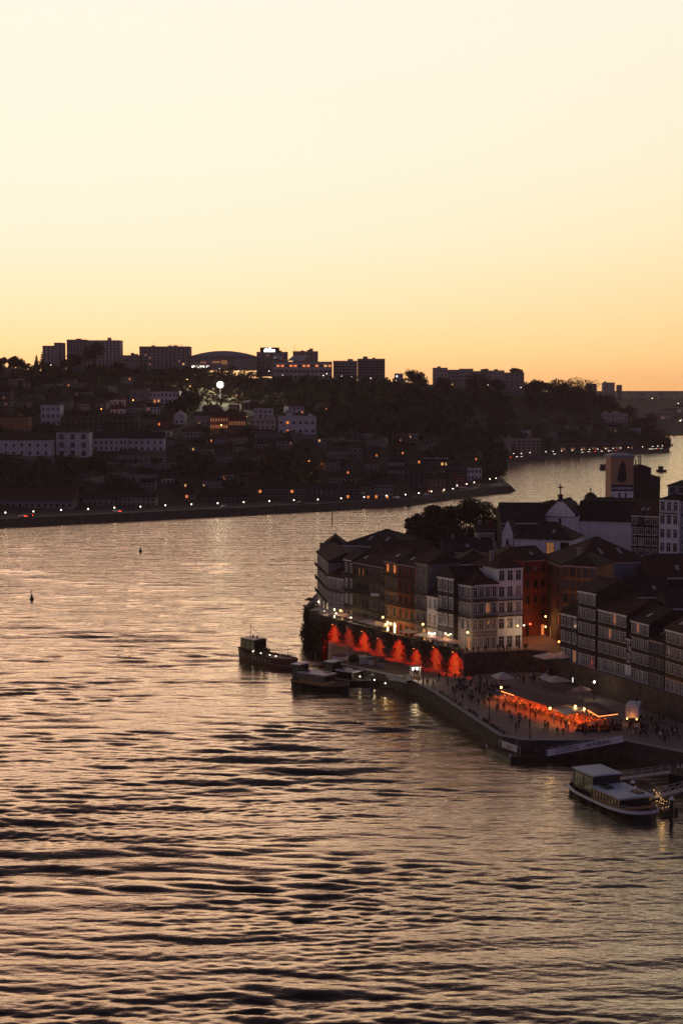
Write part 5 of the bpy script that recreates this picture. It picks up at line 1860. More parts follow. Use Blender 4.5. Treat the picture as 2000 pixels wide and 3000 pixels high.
# ---- trees behind the old town
for i, (px, top, Y, sp, lb) in enumerate((
        (1212, 1478, 440, 34, 'leftmost dark tree of the grove behind the old town'), (1258, 1458, 455, 40, 'second dark tree of the grove from the left'),
        (1305, 1462, 462, 42, 'third dark tree of the grove, behind a long roof'), (1352, 1456, 470, 44, 'fourth dark tree of the grove, near the small chimneys'),
        (1402, 1450, 475, 44, 'tallest tree of the grove left of the chapel'), (1448, 1454, 480, 40, 'tree of the grove nearest to the chapel'),
        (1240, 1500, 428, 42, 'low spreading tree in front of the grove at left'), (1300, 1510, 430, 40, 'low spreading tree in front of the grove at right'),
        (1530, 1468, 520, 30, 'thin low tree between the grove and the church'), (1575, 1450, 500, 30, 'round tree just left of the church gable'),
        (1612, 1438, 505, 32, 'taller round tree behind the church gable'), (1648, 1450, 500, 26, 'small round tree right behind the church cross'),
        (1480, 1470, 505, 30, 'low tree at the right end of the grove'))):
    zt = ZS(top + 4, Y)
    tree(lb, PS(px, Y, 8), zt - 8, sp * 1.5 * Y * SC / FPX, 300 + i, 3600, 0.5, 'round', M_LEAF2 if i % 3 else M_LEAF, 'grove behind the old town' if i < 8 else None)


# ================================================================== climbing plants, red lamps and lamps of the terrace
def wall_ivy():
    q = np.random.default_rng(4)
    V, F = [], []
    n = 0
    pts = []
    for _ in range(5200):
        px = q.uniform(892, 1350)
        if px > 965 and min(abs(px - l_) for l_ in (981, 1023, 1068, 1114, 1168, 1220, 1277, 1334)) < 13 + 5 * math.sin(px * 1.7):
            continue
        if px > 985 and q.random() < 0.5:
            continue
        Y = wallY(px) * SC
        zlo = 0.5 if px < 960 else PZ + 0.8
        z = TZ + 0.9 - (TZ + 0.9 - zlo) * q.random() ** (0.6 if px < 985 else 1.2)
        off = q.uniform(0.05, 0.4) + (0.4 if px < 985 else 0)
        pts.append(PX(px, Y, z) + Vector((-0.89, -0.45, 0)) * off)
    pts = np.array([tuple(p) for p in pts])
    Vv, Ff = leaf_cloud(pts, np.full(len(pts), 0.2), len(pts) * 4, 0.2, 5)
    o = link('ivy', np_mesh('ivy', Vv, Ff, M_LEAF))
    tag(o, 'ivy hanging down the old river wall between the red lamps', 'ivy', kind='stuff')
    # the bush overflowing the left corner
    for i, (px, py, r, Y, lb) in enumerate(((912, 1795, 2.6, 368, 'big dark bush overflowing the left corner of the wall'), (903, 1850, 2.6, 364, 'dark creeper clump hanging at the left corner of the wall'),
                                            (905, 1898, 2.3, 362, 'low creeper clump at the waterline of the left corner'), (935, 1860, 2.8, 356, 'dark creeper mass right of the left corner'), (938, 1905, 2.6, 354, 'low dark creeper mass near the moored boat'))):
        c = AT(px, py, Y * SC)
        t = thing('shrub', lb, 'shrub', c)
        Vv, Ff = leaf_cloud([(0, 0, 0), (0.8, 0.2, r * 0.4), (-0.6, 0, -r * 0.5), (0.5, 0, -r * 0.7)], [r * 0.75, r * 0.5, r * 0.6, r * 0.55], 1500, 0.3, 40 + i, 1.2)
        link('foliage', np_mesh('foliage', Vv, Ff, M_LEAF), t)
        k = MB(); k.cyl((0, 0.6, -r * 1.1), (0, 0.5, r * 0.5), 0.12, 0.06, 6); k.build('stem', M_BARK, t)


wall_ivy()

RL = [(981, 1838, 1.5), (1023, 1848, 0.6), (1068, 1858, 1.7), (1114, 1878, 0.5), (1168, 1878, 1.2), (1220, 1908, 0.6), (1277, 1898, 1.1), (1334, 1918, 2.0)]
fx = MB(); fx.box(-0.14, 0.14, -0.75, -0.02, -0.03, 0.03); fx.cyl((0, -0.75, 0.05), (0, -0.75, -0.22), 0.13, 0.17, 8)
FXM = fx.mesh('bracket', M_IRON)
ln = MB(); ln.cyl((0, -0.75, -0.225), (0, -0.75, -0.26), 0.13, 0.13, 8)
LNM = ln.mesh('lens', glow('red_uplight_lens', (1.0, 0.25, 0.04), 12))
for i, (px, py, s) in enumerate(RL):
    Y = wallY(px) * SC
    P = AT(px, py - 12, Y)
    o = thing('wall_lamp', ORD[i] + ' red wall lamp from the left on the river wall', 'wall lamp', (P.x, P.y, min(P.z, TZ + 0.7)), -1.1, 'red lamps on the river wall')
    link('bracket', FXM, o)
    link('lens', LNM, o)
    lamp_light('lamp_light', 'SPOT', (0, -0.75, -0.3), (1.0, 0.025, 0.003), 17000 * s, o, 0.12, math.radians(104), (0, 0.5, -1))
    lamp_light('lamp_core', 'SPOT', (0, -0.7, -0.3), (1.0, 0.2, 0.014), 12000 * s, o, 0.08, math.radians(50), (0, 0.5, -1))


def facade_lamp(label, px, py, Y, gm, col, power, group='terrace lamps', r=0.17, drop=0.0):
    P = AT(px, py, Y * SC)
    o = thing('lantern', label, 'lantern', P, 0, group)
    k = MB(); k.bar((0, 0.5, 0.3), (0, 0, 0.3), 0.05); k.bar((0, 0, 0.3), (0, 0, 0.16), 0.04); k.build('bracket', M_IRON, o)
    k = MB(); k.ball((0, 0, 0), r, 8, 6); k.build('globe', gm, o, smooth=True)
    if power:
        lamp_light('lamp_light', 'POINT', (0, -0.35, -0.1), col, power, o, 0.15)
    return o


FLm = [(997, 1789, 352, 'y', 220), (984, 1797, 352, 'w', 60), (1028, 1809, 349, 'w', 60), (1047, 1811, 347, 'w', 40), (1072, 1817, 344, 'w', 40), (1121, 1808, 338, 'y', 350), (1131, 1829, 336, 'y', 200), (1144, 1827, 334, 'y', 260),
       (1157, 1834, 333, 'y', 200), (1238, 1829, 324.5, 'y', 220), (1256, 1855, 321, 'w', 90), (1264, 1857, 320, 'w', 90), (1272, 1856, 319.5, 'w', 90), (1304, 1856, 317, 'w', 50), (1312, 1861, 316, 'y', 60), (1319, 1858, 315.5, 'w', 50),
       (1369, 1853, 313.2, 'y', 70), (1515, 1833, 316.5, 'y', 60), (1534, 1832, 318, 'w', 60), (950, 1792, 366, 'w', 250), (933, 1763, 384, 'w', 80)]
for i, (px, py, Y, c, pw) in enumerate(sorted(FLm)):
    facade_lamp('%s lantern from the left along the terrace house fronts' % ORD[i], px, py, Y - 0.6, L_YEL if c == 'y' else L_WHITE, YELC if c == 'y' else WARMC, pw * 1.8, r=0.24 if pw > 65 else 0.17)
for i, (px, py, Y, c, pw, lb) in enumerate(((1552, 1828, 326, REDC, 420, 'red lamp lighting the wall at the alley mouth'), (1597, 1806, 328, YELC, 160, 'upper yellow lamp deep in the alley'), (1597, 1836, 328, YELC, 160, 'lower yellow lamp deep in the alley'),
                                        (1661, 1784, 310, WARMC, 120, 'white lamp high on the right side of the alley'), (1646, 1813, 312, ORC, 330, 'orange lamp under an awning in the alley'), (1654, 1879, 303, WARMC, 260, 'white lamp beside the alley umbrellas'),
                                        (1636, 1880, 305, ORC, 260, 'small orange lamp near the alley umbrellas'), (1735, 1936, 294, REDC, 120, 'red lamp over the first doors of the right row'))):
    gm = {WARMC: L_WHITE, YELC: L_YEL, ORC: L_ORL, REDC: L_RED}[c]
    facade_lamp(lb, px, py, Y, gm, c, pw, 'alley lamps', 0.2)


# ================================================================== people
def person_meshes():
    P = {}
    S = {'pel': ((0, 0, 0.96), 0.145), 'che': ((0, 0, 1.27), 0.155), 'sho': ((0, 0, 1.41), 0.12), 'nec': ((0, 0, 1.49), 0.055), 'hea': ((0, -0.015, 1.60), 0.088), 'top': ((0, 0, 1.70), 0.075),
         'sL': ((0.18, 0, 1.40), 0.062), 'sR': ((-0.18, 0, 1.40), 0.062), 'eL': ((0.25, 0.03, 1.13), 0.047), 'eR': ((-0.25, 0.03, 1.13), 0.047),
         'wL': ((0.25, -0.06, 0.90), 0.036), 'wR': ((-0.25, -0.06, 0.90), 0.036), 'hL': ((0.245, -0.09, 0.81), 0.038), 'hR': ((-0.245, -0.09, 0.81), 0.038),
         'tL': ((0.09, 0, 0.86), 0.095), 'tR': ((-0.09, 0, 0.86), 0.095), 'kL': ((0.10, -0.02, 0.49), 0.068), 'kR': ((-0.10, -0.02, 0.49), 0.068),
         'aL': ((0.10, 0.02, 0.09), 0.048), 'aR': ((-0.10, 0.02, 0.09), 0.048), 'fL': ((0.115, -0.15, 0.045), 0.042), 'fR': ((-0.115, -0.15, 0.045), 0.042)}
    E = [('pel', 'che'), ('che', 'sho'), ('sho', 'nec'), ('nec', 'hea'), ('hea', 'top'), ('sho', 'sL'), ('sho', 'sR'), ('sL', 'eL'), ('sR', 'eR'), ('eL', 'wL'), ('eR', 'wR'), ('wL', 'hL'), ('wR', 'hR'),
         ('pel', 'tL'), ('pel', 'tR'), ('tL', 'kL'), ('tR', 'kR'), ('kL', 'aL'), ('kR', 'aR'), ('aL', 'fL'), ('aR', 'fR')]
    poses = {'standing': {}, 'chatting': {'wL': (0.12, -0.28, 1.12), 'hL': (0.06, -0.33, 1.16), 'eL': (0.25, -0.03, 1.14), 'hea': (0.02, -0.02, 1.60)},
             'walking': {'kL': (0.09, -0.2, 0.52), 'aL': (0.09, -0.26, 0.12), 'fL': (0.10, -0.43, 0.07), 'kR': (-0.09, 0.06, 0.49), 'aR': (-0.09, 0.33, 0.13), 'fR': (-0.10, 0.2, 0.045), 'eR': (-0.25, -0.08, 1.15), 'wR': (-0.22, -0.25, 0.98),
                         'hR': (-0.2, -0.32, 0.92), 'eL': (0.25, 0.14, 1.15), 'wL': (0.25, 0.2, 0.92), 'hL': (0.25, 0.2, 0.83)},
             'sitting': {}}
    down = 0.50
    for k in ('pel', 'che', 'sho', 'nec', 'hea', 'top', 'sL', 'sR', 'eL', 'eR'):
        x, y, z = S[k][0]
        poses['sitting'][k] = (x, y - (0.04 if z > 1.2 else 0), z - down + 0.08)
    poses['sitting'].update({'tL': (0.10, -0.08, 0.52), 'tR': (-0.10, -0.08, 0.52), 'kL': (0.12, -0.46, 0.52), 'kR': (-0.12, -0.46, 0.52), 'aL': (0.12, -0.46, 0.09), 'aR': (-0.12, -0.46, 0.09), 'fL': (0.13, -0.62, 0.045), 'fR': (-0.13, -0.62, 0.045),
                             'wL': (0.2, -0.26, 0.66), 'wR': (-0.2, -0.26, 0.66), 'hL': (0.16, -0.36, 0.66), 'hR': (-0.16, -0.36, 0.66)})
    names = list(S)
    for pn, ov in poses.items():
        me = bpy.data.meshes.new('person')
        me.from_pydata([ov.get(k, S[k][0]) for k in names], [(names.index(a), names.index(b)) for a, b in E], [])
        o = bpy.data.objects.new('person', me)
        COL.objects.link(o)
        md = o.modifiers.new('skin', 'SKIN')
        for i, k in enumerate(names):
            r = S[k][1]
            me.skin_vertices[0].data[i].radius = (r * (1.15 if k in ('che', 'sho', 'pel') else 1), r * (0.72 if k in ('che', 'sho') else 0.85 if k == 'pel' else 1))
            me.skin_vertices[0].data[i].use_root = (k == 'pel')
        sb = o.modifiers.new('sub', 'SUBSURF')
        sb.levels = sb.render_levels = 1
        dg = bpy.context.evaluated_depsgraph_get()
        ev = bpy.data.meshes.new_from_object(o.evaluated_get(dg))
        bpy.data.objects.remove(o)
        sit = pn == 'sitting'
        hip = 0.58 if sit else 0.97
        neck = 1.07 if sit else 1.47
        idx = []
        for p in ev.polygons:
            c = p.center
            if c.z > neck + 0.02:
                idx.append(1 if (c.z > neck + 0.19 or c.y > 0.035) else 0)
            elif c.z > hip or (sit and abs(c.x) > 0.17 and c.z > 0.6):
                idx.append(2)
            elif c.z < 0.085:
                idx.append(4)
            else:
                idx.append(3)
        for i, p in enumerate(ev.polygons):
            if abs(p.center.x) > 0.17 and not sit and p.center.z < 0.90 and p.center.z > 0.7:
                idx[i] = 0
        ev.polygons.foreach_set('material_index', idx)
        ev.polygons.foreach_set('use_smooth', [True] * len(ev.polygons))
        P[pn] = ev
    return P


PM = person_meshes()
SKIN = [mat('skin_a', (0.42, 0.25, 0.17), 0.6, 0.05), mat('skin_b', (0.25, 0.14, 0.09), 0.6, 0.05)]
HAIR = [mat('hair_dark', (0.02, 0.015, 0.012), 0.6, 0.1), mat('hair_fair', (0.18, 0.11, 0.05), 0.6, 0.1)]
TOPS = [('black', (0.015, 0.015, 0.018)), ('navy', (0.02, 0.025, 0.05)), ('grey', (0.12, 0.12, 0.125)), ('white', (0.6, 0.58, 0.56)), ('red', (0.3, 0.03, 0.025)), ('brown', (0.09, 0.05, 0.03)), ('beige', (0.35, 0.27, 0.2)), ('dark green', (0.025, 0.04, 0.025))]
TOPM = [mat('top_' + n.replace(' ', '_'), c, 0.85, 0.15, 3) for n, c in TOPS]
TROU = [mat('trousers_dark', (0.018, 0.018, 0.022), 0.85, 0.1), mat('trousers_jeans', (0.04, 0.05, 0.09), 0.85, 0.15), mat('trousers_khaki', (0.2, 0.16, 0.11), 0.85, 0.1)]
SHOE = mat('shoes_dark', (0.02, 0.018, 0.016), 0.6, 0.1)
PV = {}
prnd = random.Random(77)


def person(loc, rz, pose, where, group, top=None, size=None):
    t = prnd.choices(range(8), (9, 6, 3, 2, 1, 2, 1, 3))[0] if top is None else top
    k = (pose, t, prnd.randint(0, 2), prnd.randint(0, 1))

    def mk():
        me = PM[pose].copy()
        for m in (SKIN[k[3]], HAIR[0 if k[3] else prnd.randint(0, 1)], TOPM[t], TROU[k[2]], SHOE):
            me.materials.append(m)
        return me
    o = link('person', shared(PV, k, mk), None, loc, rz)
    s = size or prnd.uniform(0.93, 1.06)
    o.scale = (s, s, s)
    tag(o, 'person in a %s top %s %s' % (TOPS[t][0], {'standing': 'standing', 'chatting': 'gesturing', 'walking': 'walking', 'sitting': 'sitting'}[pose], where), 'person', group)
    return o


def crowd(n, region, where, group, poses, z=PZ, face=None):
    """region: list of (px, py) corners on level z; people keep apart"""
    pts = [G(a, b, z) for a, b in region]
    x0, x1, y0, y1 = min(p.x for p in pts), max(p.x for p in pts), min(p.y for p in pts), max(p.y for p in pts)
    used = []
    tries = 0
    while len(used) < n and tries < 6000:
        tries += 1
        x, y = prnd.uniform(x0, x1), prnd.uniform(y0, y1)
        ins = False
        j = len(pts) - 1
        for i in range(len(pts)):
            if (pts[i].y > y) != (pts[j].y > y) and x < (pts[j].x - pts[i].x) * (y - pts[i].y) / (pts[j].y - pts[i].y) + pts[i].x:
                ins = not ins
            j = i
        if not ins or any((x - u) ** 2 + (y - v) ** 2 < 0.36 for u, v in used):
            continue
        used.append((x, y))
        person((x, y, z), prnd.uniform(0, 6.28) if face is None else face + prnd.uniform(-0.5, 0.5), prnd.choice(poses), where, group)


SW = ('standing', 'standing', 'chatting', 'walking')
crowd(70, [(1215, 2002), (1330, 1985), (1475, 2005), (1470, 2050), (1420, 2075), (1330, 2050), (1270, 2020)], 'in the crowd near the pier kiosk', 'crowd at the left end of the square', SW)
crowd(24, [(1470, 2010), (1620, 1968), (1690, 1990), (1560, 2000)], 'in the dim back part of the square', 'people at the back of the square', SW)
crowd(26, [(1420, 2080), (1500, 2070), (1680, 2140), (1660, 2160), (1520, 2155)], 'on the open paving before the lit tents', 'people on the open paving', ('walking', 'standing', 'chatting'))
crowd(40, [(1830, 2120), (1930, 2110), (2000, 2130), (2000, 2190), (1900, 2175), (1830, 2160)], 'on the quay at the right edge', 'people on the right quay', SW)
crowd(16, [(1690, 2140), (1830, 2120), (1830, 2160), (1700, 2163)], 'beside the planters in front of the tents', 'people beside the planters', SW)
edge = [(1275, 2028), (1467, 2155)]
for i in range(26):
    t = (i + prnd.uniform(0.1, 0.9)) / 26
    p = G(edge[0][0] + (edge[1][0] - edge[0][0]) * t + 6, edge[0][1] + (edge[1][1] - edge[0][1]) * t, PZ)
    person((p.x + 0.35, p.y + 0.2, PZ - 0.36), -1.0 + prnd.uniform(-0.3, 0.3), 'sitting', 'along the quay edge', 'people sitting on the quay edge')
crowd(26, [(1000, 1852), (1150, 1878), (1330, 1918), (1350, 1912), (1150, 1868), (1000, 1842)], 'among the terrace umbrellas', 'people on the upper terrace', ('sitting', 'standing', 'sitting', 'chatting'), TZ)
crowd(14, [(1360, 1919), (1550, 1909), (1550, 1904), (1360, 1912)], 'on the terrace below the corner house', 'people below the corner house', SW, TZ)
crowd(4, [(1880, 2140), (1900, 2140), (1900, 2150), (1880, 2150)], 'beside the glowing white truck', 'people beside the white truck', SW)


# ================================================================== umbrellas and terrace furniture
UM = {}


def parasol(label, loc, w, h, m, group, rz=0.0, n=4, drop=0.55):
    def mk():
        c = MB()
        vs = [(0, 0, h + 0.02)]
        rr = w / 2 * (1.414 if n == 4 else 1.0)
        off = math.pi / 4 if n == 4 else 0
        for i in range(n):
            a = off + 2 * math.pi * i / n
            vs.append((rr * math.cos(a), rr * math.sin(a), h - drop))
        for i in range(n):
            a = off + 2 * math.pi * i / n
            vs.append((rr * math.cos(a), rr * math.sin(a), h - drop - 0.18))
        vs.append((0, 0, h - 0.03))
        f = [(0, 1 + i, 1 + (i + 1) % n) for i in range(n)] + [(1 + i, 1 + n + i, 1 + n + (i + 1) % n, 1 + (i + 1) % n) for i in range(n)] + [(2 * n + 1, 1 + n + (i + 1) % n, 1 + n + i) for i in range(n)]
        c.add(vs, f)
        p = MB(); p.cyl((0, 0, 0.1), (0, 0, h - 0.06), 0.045, 0.04, 6)
        b = MB(); b.cyl((0, 0, 0), (0, 0, 0.1), 0.35, 0.3, 8)
        r = MB()
        for i in range(n):
            a = off + 2 * math.pi * i / n
            r.bar((0, 0, h - 0.12), (rr * 0.97 * math.cos(a), rr * 0.97 * math.sin(a), h - drop - 0.08), 0.03)
        return c.mesh('canopy', m), p.mesh('pole', M_METAL), b.mesh('base', M_STONE), r.mesh('ribs', M_METAL)
    me = shared(UM, (round(w, 1), round(h, 1), m.name, n, drop), mk)
    o = thing('umbrella', label, 'umbrella', loc, rz, group)
    for nm, x in zip(('canopy', 'pole', 'base', 'ribs'), me):
        link(nm, x, o)
    return o


M_CANVASR = mat('pinkish_canvas', (0.42, 0.27, 0.24), 0.9, 0.1, 1.0)
TU = [(936, 1806, 3.2, 'c'), (968, 1803, 3.6, 'c'), (992, 1807, 3.6, 'c'), (1022, 1822, 3.2, 'r'), (1050, 1827, 3.2, 'r'), (1078, 1829, 3.4, 'c'), (1100, 1832, 3.4, 'c'), (1124, 1838, 3.4, 'c'), (1196, 1853, 3.2, 'c'), (1240, 1858, 3.2, 'c'), (1266, 1866, 3.0, 'r'), (1298, 1869, 3.4, 'r'), (1330, 1878, 3.0, 'r')]
for i, (px, py, w, c) in enumerate(TU):
    Y = (wallY(px) + 3.0) * SC
    P = AT(px, py, Y)
    parasol(ORD[i] + ' square umbrella from the left on the terrace above the red-lit wall', (P.x, P.y, TZ), w, max(2.5, min(3.1, P.z - TZ)), M_CANVAS if c == 'c' else M_CANVASR, 'terrace umbrellas', -0.85, 4)
P = AT(907, 1750, 372 * SC)
parasol('dark umbrella alone at the left corner of the wall', (P.x, P.y, TZ), 2.6, P.z - TZ, M_CANVASD, None, 0.3, 8)
for lb, px, py, z, w, m, n, rz in (('left of the two joined square umbrellas by the alley', 1606, 1911, 3.0, 4.6, M_CANVAS, 4, 0.45), ('right of the two joined square umbrellas by the alley', 1652, 1908, 3.3, 5.0, M_CANVAS, 4, 0.45)):
    Y = 303 * SC
    P = AT(px, py, Y)
    parasol(lb, (P.x, P.y, TZ), w, P.z - TZ, m, 'alley umbrellas', rz, n, 0.9)
for lb, px, py, w, m, n, rz in (('small pale umbrella behind the wide square one on the square', 1596, 1971, 2.6, M_CANVAS, 8, 0.0), ('wide pale square umbrella in the middle of the square', 1628, 1979, 4.4, M_CANVAS, 4, 0.35), ('round pale umbrella in front of the retaining wall', 1702, 2009, 3.9, M_CANVASR, 8, 0.2)):
    P = G(px, py, PZ + 3.0)
    parasol(lb, (P.x, P.y, PZ), w, 3.0, m, 'umbrellas on the square', rz, n, 0.8)


def gazebo():
    P = G(1472, 1968, PZ + 3.6)
    o = thing('gazebo_tent', 'pale peaked tent near the left end of the lit market', 'tent', (P.x, P.y, PZ), 0.25)
    w = 1.75
    k = MB()
    k.add([(-w, -w, 2.7), (w, -w, 2.7), (w, w, 2.7), (-w, w, 2.7), (0, 0, 3.6), (-w, -w, 2.35), (w, -w, 2.35), (w, w, 2.35), (-w, w, 2.35)], [(0, 1, 4), (1, 2, 4), (2, 3, 4), (3, 0, 4), (5, 6, 1, 0), (6, 7, 2, 1), (7, 8, 3, 2), (8, 5, 0, 3)])
    k.build('canopy', M_CANVAS, o)
    for x in (-w + 0.05, w - 0.05):
        for y in (-w + 0.05, w - 0.05):
            k = MB(); k.cyl((x, y, 0), (x, y, 2.36), 0.04, 0.04, 6); k.build('leg', M_METAL, o)
    k = MB(); k.box(-1.3, 1.3, -0.9, -0.3, 0.0, 0.95); k.build('counter', M_WOODD, o)


gazebo()


def table(label, loc, rz, group):
    def mk():
        a = MB(); a.box(-0.45, 0.45, -0.45, 0.45, 0.71, 0.75)
        b = MB(); b.cyl((0, 0, 0.03), (0, 0, 0.71), 0.04, 0.04, 6); b.cyl((0, 0, 0), (0, 0, 0.03), 0.28, 0.25, 8)
        return a.mesh('tabletop', M_CANVASR), b.mesh('leg', M_IRON)
    me = shared(UM, 'table', mk)
    o = thing('table', label, 'table', loc, rz, group)
    link('tabletop', me[0], o)
    link('leg', me[1], o)


def chair(loc, rz, label, group):
    def mk():
        a = MB(); a.box(-0.21, 0.21, -0.21, 0.21, 0.42, 0.46)
        b = MB(); b.box(-0.21, 0.21, 0.18, 0.22, 0.461, 0.9)
        c = MB(); c.cyl((0, 0, 0), (0, 0, 0.42), 0.018, 0.018, 5)
        return a.mesh('seat', M_WOODY), b.mesh('backrest', M_WOODY), c.mesh('leg', M_METAL)
    me = shared(UM, 'chair', mk)
    o = thing('chair', label, 'chair', loc, rz, group)
    link('seat', me[0], o)
    link('backrest', me[1], o)
    for x in (-0.18, 0.18):
        for y in (-0.18, 0.18):
            link('leg', me[2], o, (x, y, 0))


def awning(label, corners, z, m, lit_edges, name='awning', group='restaurant awnings on the square'):
    pts = [G(a, b, z) for a, b in corners]
    c0 = sum(pts, Vector()) / len(pts)
    o = thing(name, label, 'awning', (c0.x, c0.y, PZ), 0, group)
    L = [p - Vector((c0.x, c0.y, PZ)) for p in pts]
    n = len(L)
    k = MB()
    mid = (L[0] + L[1]) / 2, (L[2] + L[3]) / 2
    r0, r1 = (L[0] + L[1]) / 2 + Vector((0, 0, 0.25)), (L[2] + L[3]) / 2 + Vector((0, 0, 0.25))
    vs = L + [r0, r1] + [p - Vector((0, 0, 0.12)) for p in L]
    k.add(vs, [(0, 4, 5, 3), (4, 1, 2, 5), (0, 1, 4), (2, 3, 5), (6, 9, 8, 7), (0, 6, 7, 1), (1, 7, 8, 2), (2, 8, 9, 3), (3, 9, 6, 0)])
    k.build('roof', m, o)
    for i in range(n):
        a, b = L[i], L[(i + 1) % n]
        steps = max(1, int((b - a).length / 4.5))
        for j in range(steps):
            p = a + (b - a) * j / steps
            p = p * 0.97
            k = MB(); k.cyl((p.x, p.y, 0), (p.x, p.y, a.z - 0.13), 0.05, 0.05, 6); k.build('post', M_METAL, o)
    for i, gm, t0, t1 in lit_edges:
        a, b = L[i], L[(i + 1) % n]
        k = MB(); k.bar(a + (b - a) * t0 - Vector((0, 0, 0.2)), a + (b - a) * t1 - Vector((0, 0, 0.2)), 0.10); k.build('light_strip', gm, o)
    return o, pts


M_CANVASG = mat('grey_brown_canvas', (0.15, 0.105, 0.09), 0.9, 0.3, 0.8)
L_STRIP = glow('warm_strip_light', (1.0, 0.26, 0.06), 3.0)
a1, q1 = awning('long brown awning over glowing restaurant tables', [(1467, 2022), (1530, 2013), (1690, 2064), (1622, 2074)], PZ + 3.0, M_CANVASG, [(0, L_STRIP, 0.0, 0.6), (3, L_STRIP, 0.75, 1.0)])
a2, q2 = awning('dark awning with a glowing edge at the right of the tables', [(1700, 2066), (1745, 2058), (1808, 2089), (1752, 2096)], PZ + 2.8, M_CANVASD, [(2, L_STRIP, 0.0, 1.0), (3, L_STRIP, 0.0, 0.6)])
a3, q3 = awning('pale awning in front of the glowing tables', [(1622, 2078), (1690, 2067), (1712, 2082), (1660, 2094)], PZ + 2.7, M_METAL, [(1, L_STRIP, 0.0, 1.0)])

cb_ = MB(); cb_.cyl((0, 0, 0.0), (0, 0, 0.12), 0.05, 0.05, 6, 0); cb_.ball((0, 0, 0.19), 0.075, 6, 5, 1)
CANDLE = cb_.mesh('candle_lamp', [M_IRON, glow('table_lamp_glow', (1.0, 0.17, 0.025), 4.0)])
TB = []
k = 0
zone = [G(a, b, PZ) for a, b in ((1462, 2062), (1530, 2052), (1820, 2122), (1815, 2140), (1690, 2140), (1640, 2120))]
ax = (G(1690, 2140, PZ) - G(1462, 2062, PZ)).normalized()
origin = G(1452, 2054, PZ)
perp = Vector((-ax.y, ax.x, 0))
if perp.y < 0:
    perp = -perp
for i in range(15):
    for j in range(4):
        p = origin + ax * (i * 1.9 + prnd.uniform(-0.15, 0.15)) + perp * (0.3 + j * 1.75 + (i * 0.10))
        rz = math.atan2(ax.y, ax.x) + prnd.uniform(-0.2, 0.2)
        table('small restaurant table under the glowing awnings', (p.x, p.y, PZ), rz, 'restaurant tables')
        if prnd.random() < 0.6:
            cd = link('candle_lamp', CANDLE, None, (p.x, p.y, PZ + 0.75))
            tag(cd, 'small glowing table lamp under the restaurant awnings', 'table lamp', 'table lamps of the restaurant')
        for s in range(4):
            if prnd.random() < 0.15:
                continue
            an = rz + s * math.pi / 2
            d = Vector((math.cos(an), math.sin(an), 0)) * 0.72
            chair((p.x + d.x, p.y + d.y, PZ), an + math.pi / 2 + math.pi, 'wooden chair at a table under the glowing awnings', 'restaurant chairs')
            if prnd.random() < 0.27:
                person((p.x + d.x, p.y + d.y, PZ - 0.0), an - math.pi / 2, 'sitting', 'at the glowing restaurant tables', 'restaurant guests', prnd.randint(0, 7))
# heaters and lamps over the tables
hk = MB(); hk.cyl((0, 0, 0), (0, 0, 2.15), 0.04, 0.04, 6); hk.cyl((0, 0, 0), (0, 0, 0.25), 0.25, 0.2, 8)
hh = MB(); hh.cyl((0, 0, 2.28), (0, 0, 2.42), 0.42, 0.08, 10)
hg = MB(); hg.cyl((0, 0, 2.15), (0, 0, 2.28), 0.11, 0.13, 8)
HK, HH, HG = hk.mesh('pole', M_METAL), hh.mesh('reflector', M_METAL), hg.mesh('heating_element', glow('heater_glow', (1.0, 0.18, 0.03), 9.0))
n = 0
for i in range(11):
    for j in range(2):
        p = origin + ax * (0.9 + i * 2.5) + perp * (1.2 + j * 2.7)
        o = thing('patio_heater', '%s glowing heater from the left, %s row under the awnings' % (ORD[i], ('front', 'middle', 'back')[j]), 'heater', (p.x, p.y, PZ), 0, 'glowing patio heaters')
        link('pole', HK, o); link('reflector', HH, o); link('heating_element', HG, o)
        lamp_light('lamp_light', 'SPOT', (0.0, -0.45, 2.1), (1.0, 0.085 if (i + j) % 3 else 0.19, 0.012), (5200 if i > 2 else 2600), o, 0.15, math.radians(140), (0, 0, -1))
for i, (px, py) in enumerate(((1467, 2014), (1610, 2075), (1684, 2069), (1710, 2077))):
    P = G(px, py, PZ + 3.0)
    facade = thing('bare_bulb', '%s bright bulb from the left above the glowing tables' % ORD[i], 'bulb', P, 0, 'bright bulbs above the tables')
    b_ = MB(); b_.ball((0, 0, 0), 0.22, 8, 6); b_.build('globe', L_YEL, facade, smooth=True)
    b_ = MB(); b_.cyl((0, 0, 0.2), (0, 0, 0.42), 0.05, 0.05, 6); b_.build('socket', M_IRON, facade)
    lamp_light('lamp_light', 'POINT', (0, -0.3, 0), YELC, 160, facade, 0.2)

# planters
for i, (px, py) in enumerate(((1700, 2130), (1735, 2132), (1770, 2132), (1805, 2128))):
    P = G(px, py + 12, PZ)
    o = thing('planter', ORD[i] + ' dark hedge planter from the left before the glowing tables', 'planter', P, 0.1, 'hedge planters')
    b_ = MB(); b_.box(-0.9, 0.9, -0.25, 0.25, 0, 0.5); b_.build('trough', M_BOATD, o)
    Vv, Ff = leaf_cloud([(-0.6, 0, 0.85), (0, 0, 0.9), (0.6, 0, 0.85)], [0.42, 0.42, 0.42], 500, 0.1, 70 + i)
    link('foliage', np_mesh('foliage', Vv, Ff, M_LEAF), o)


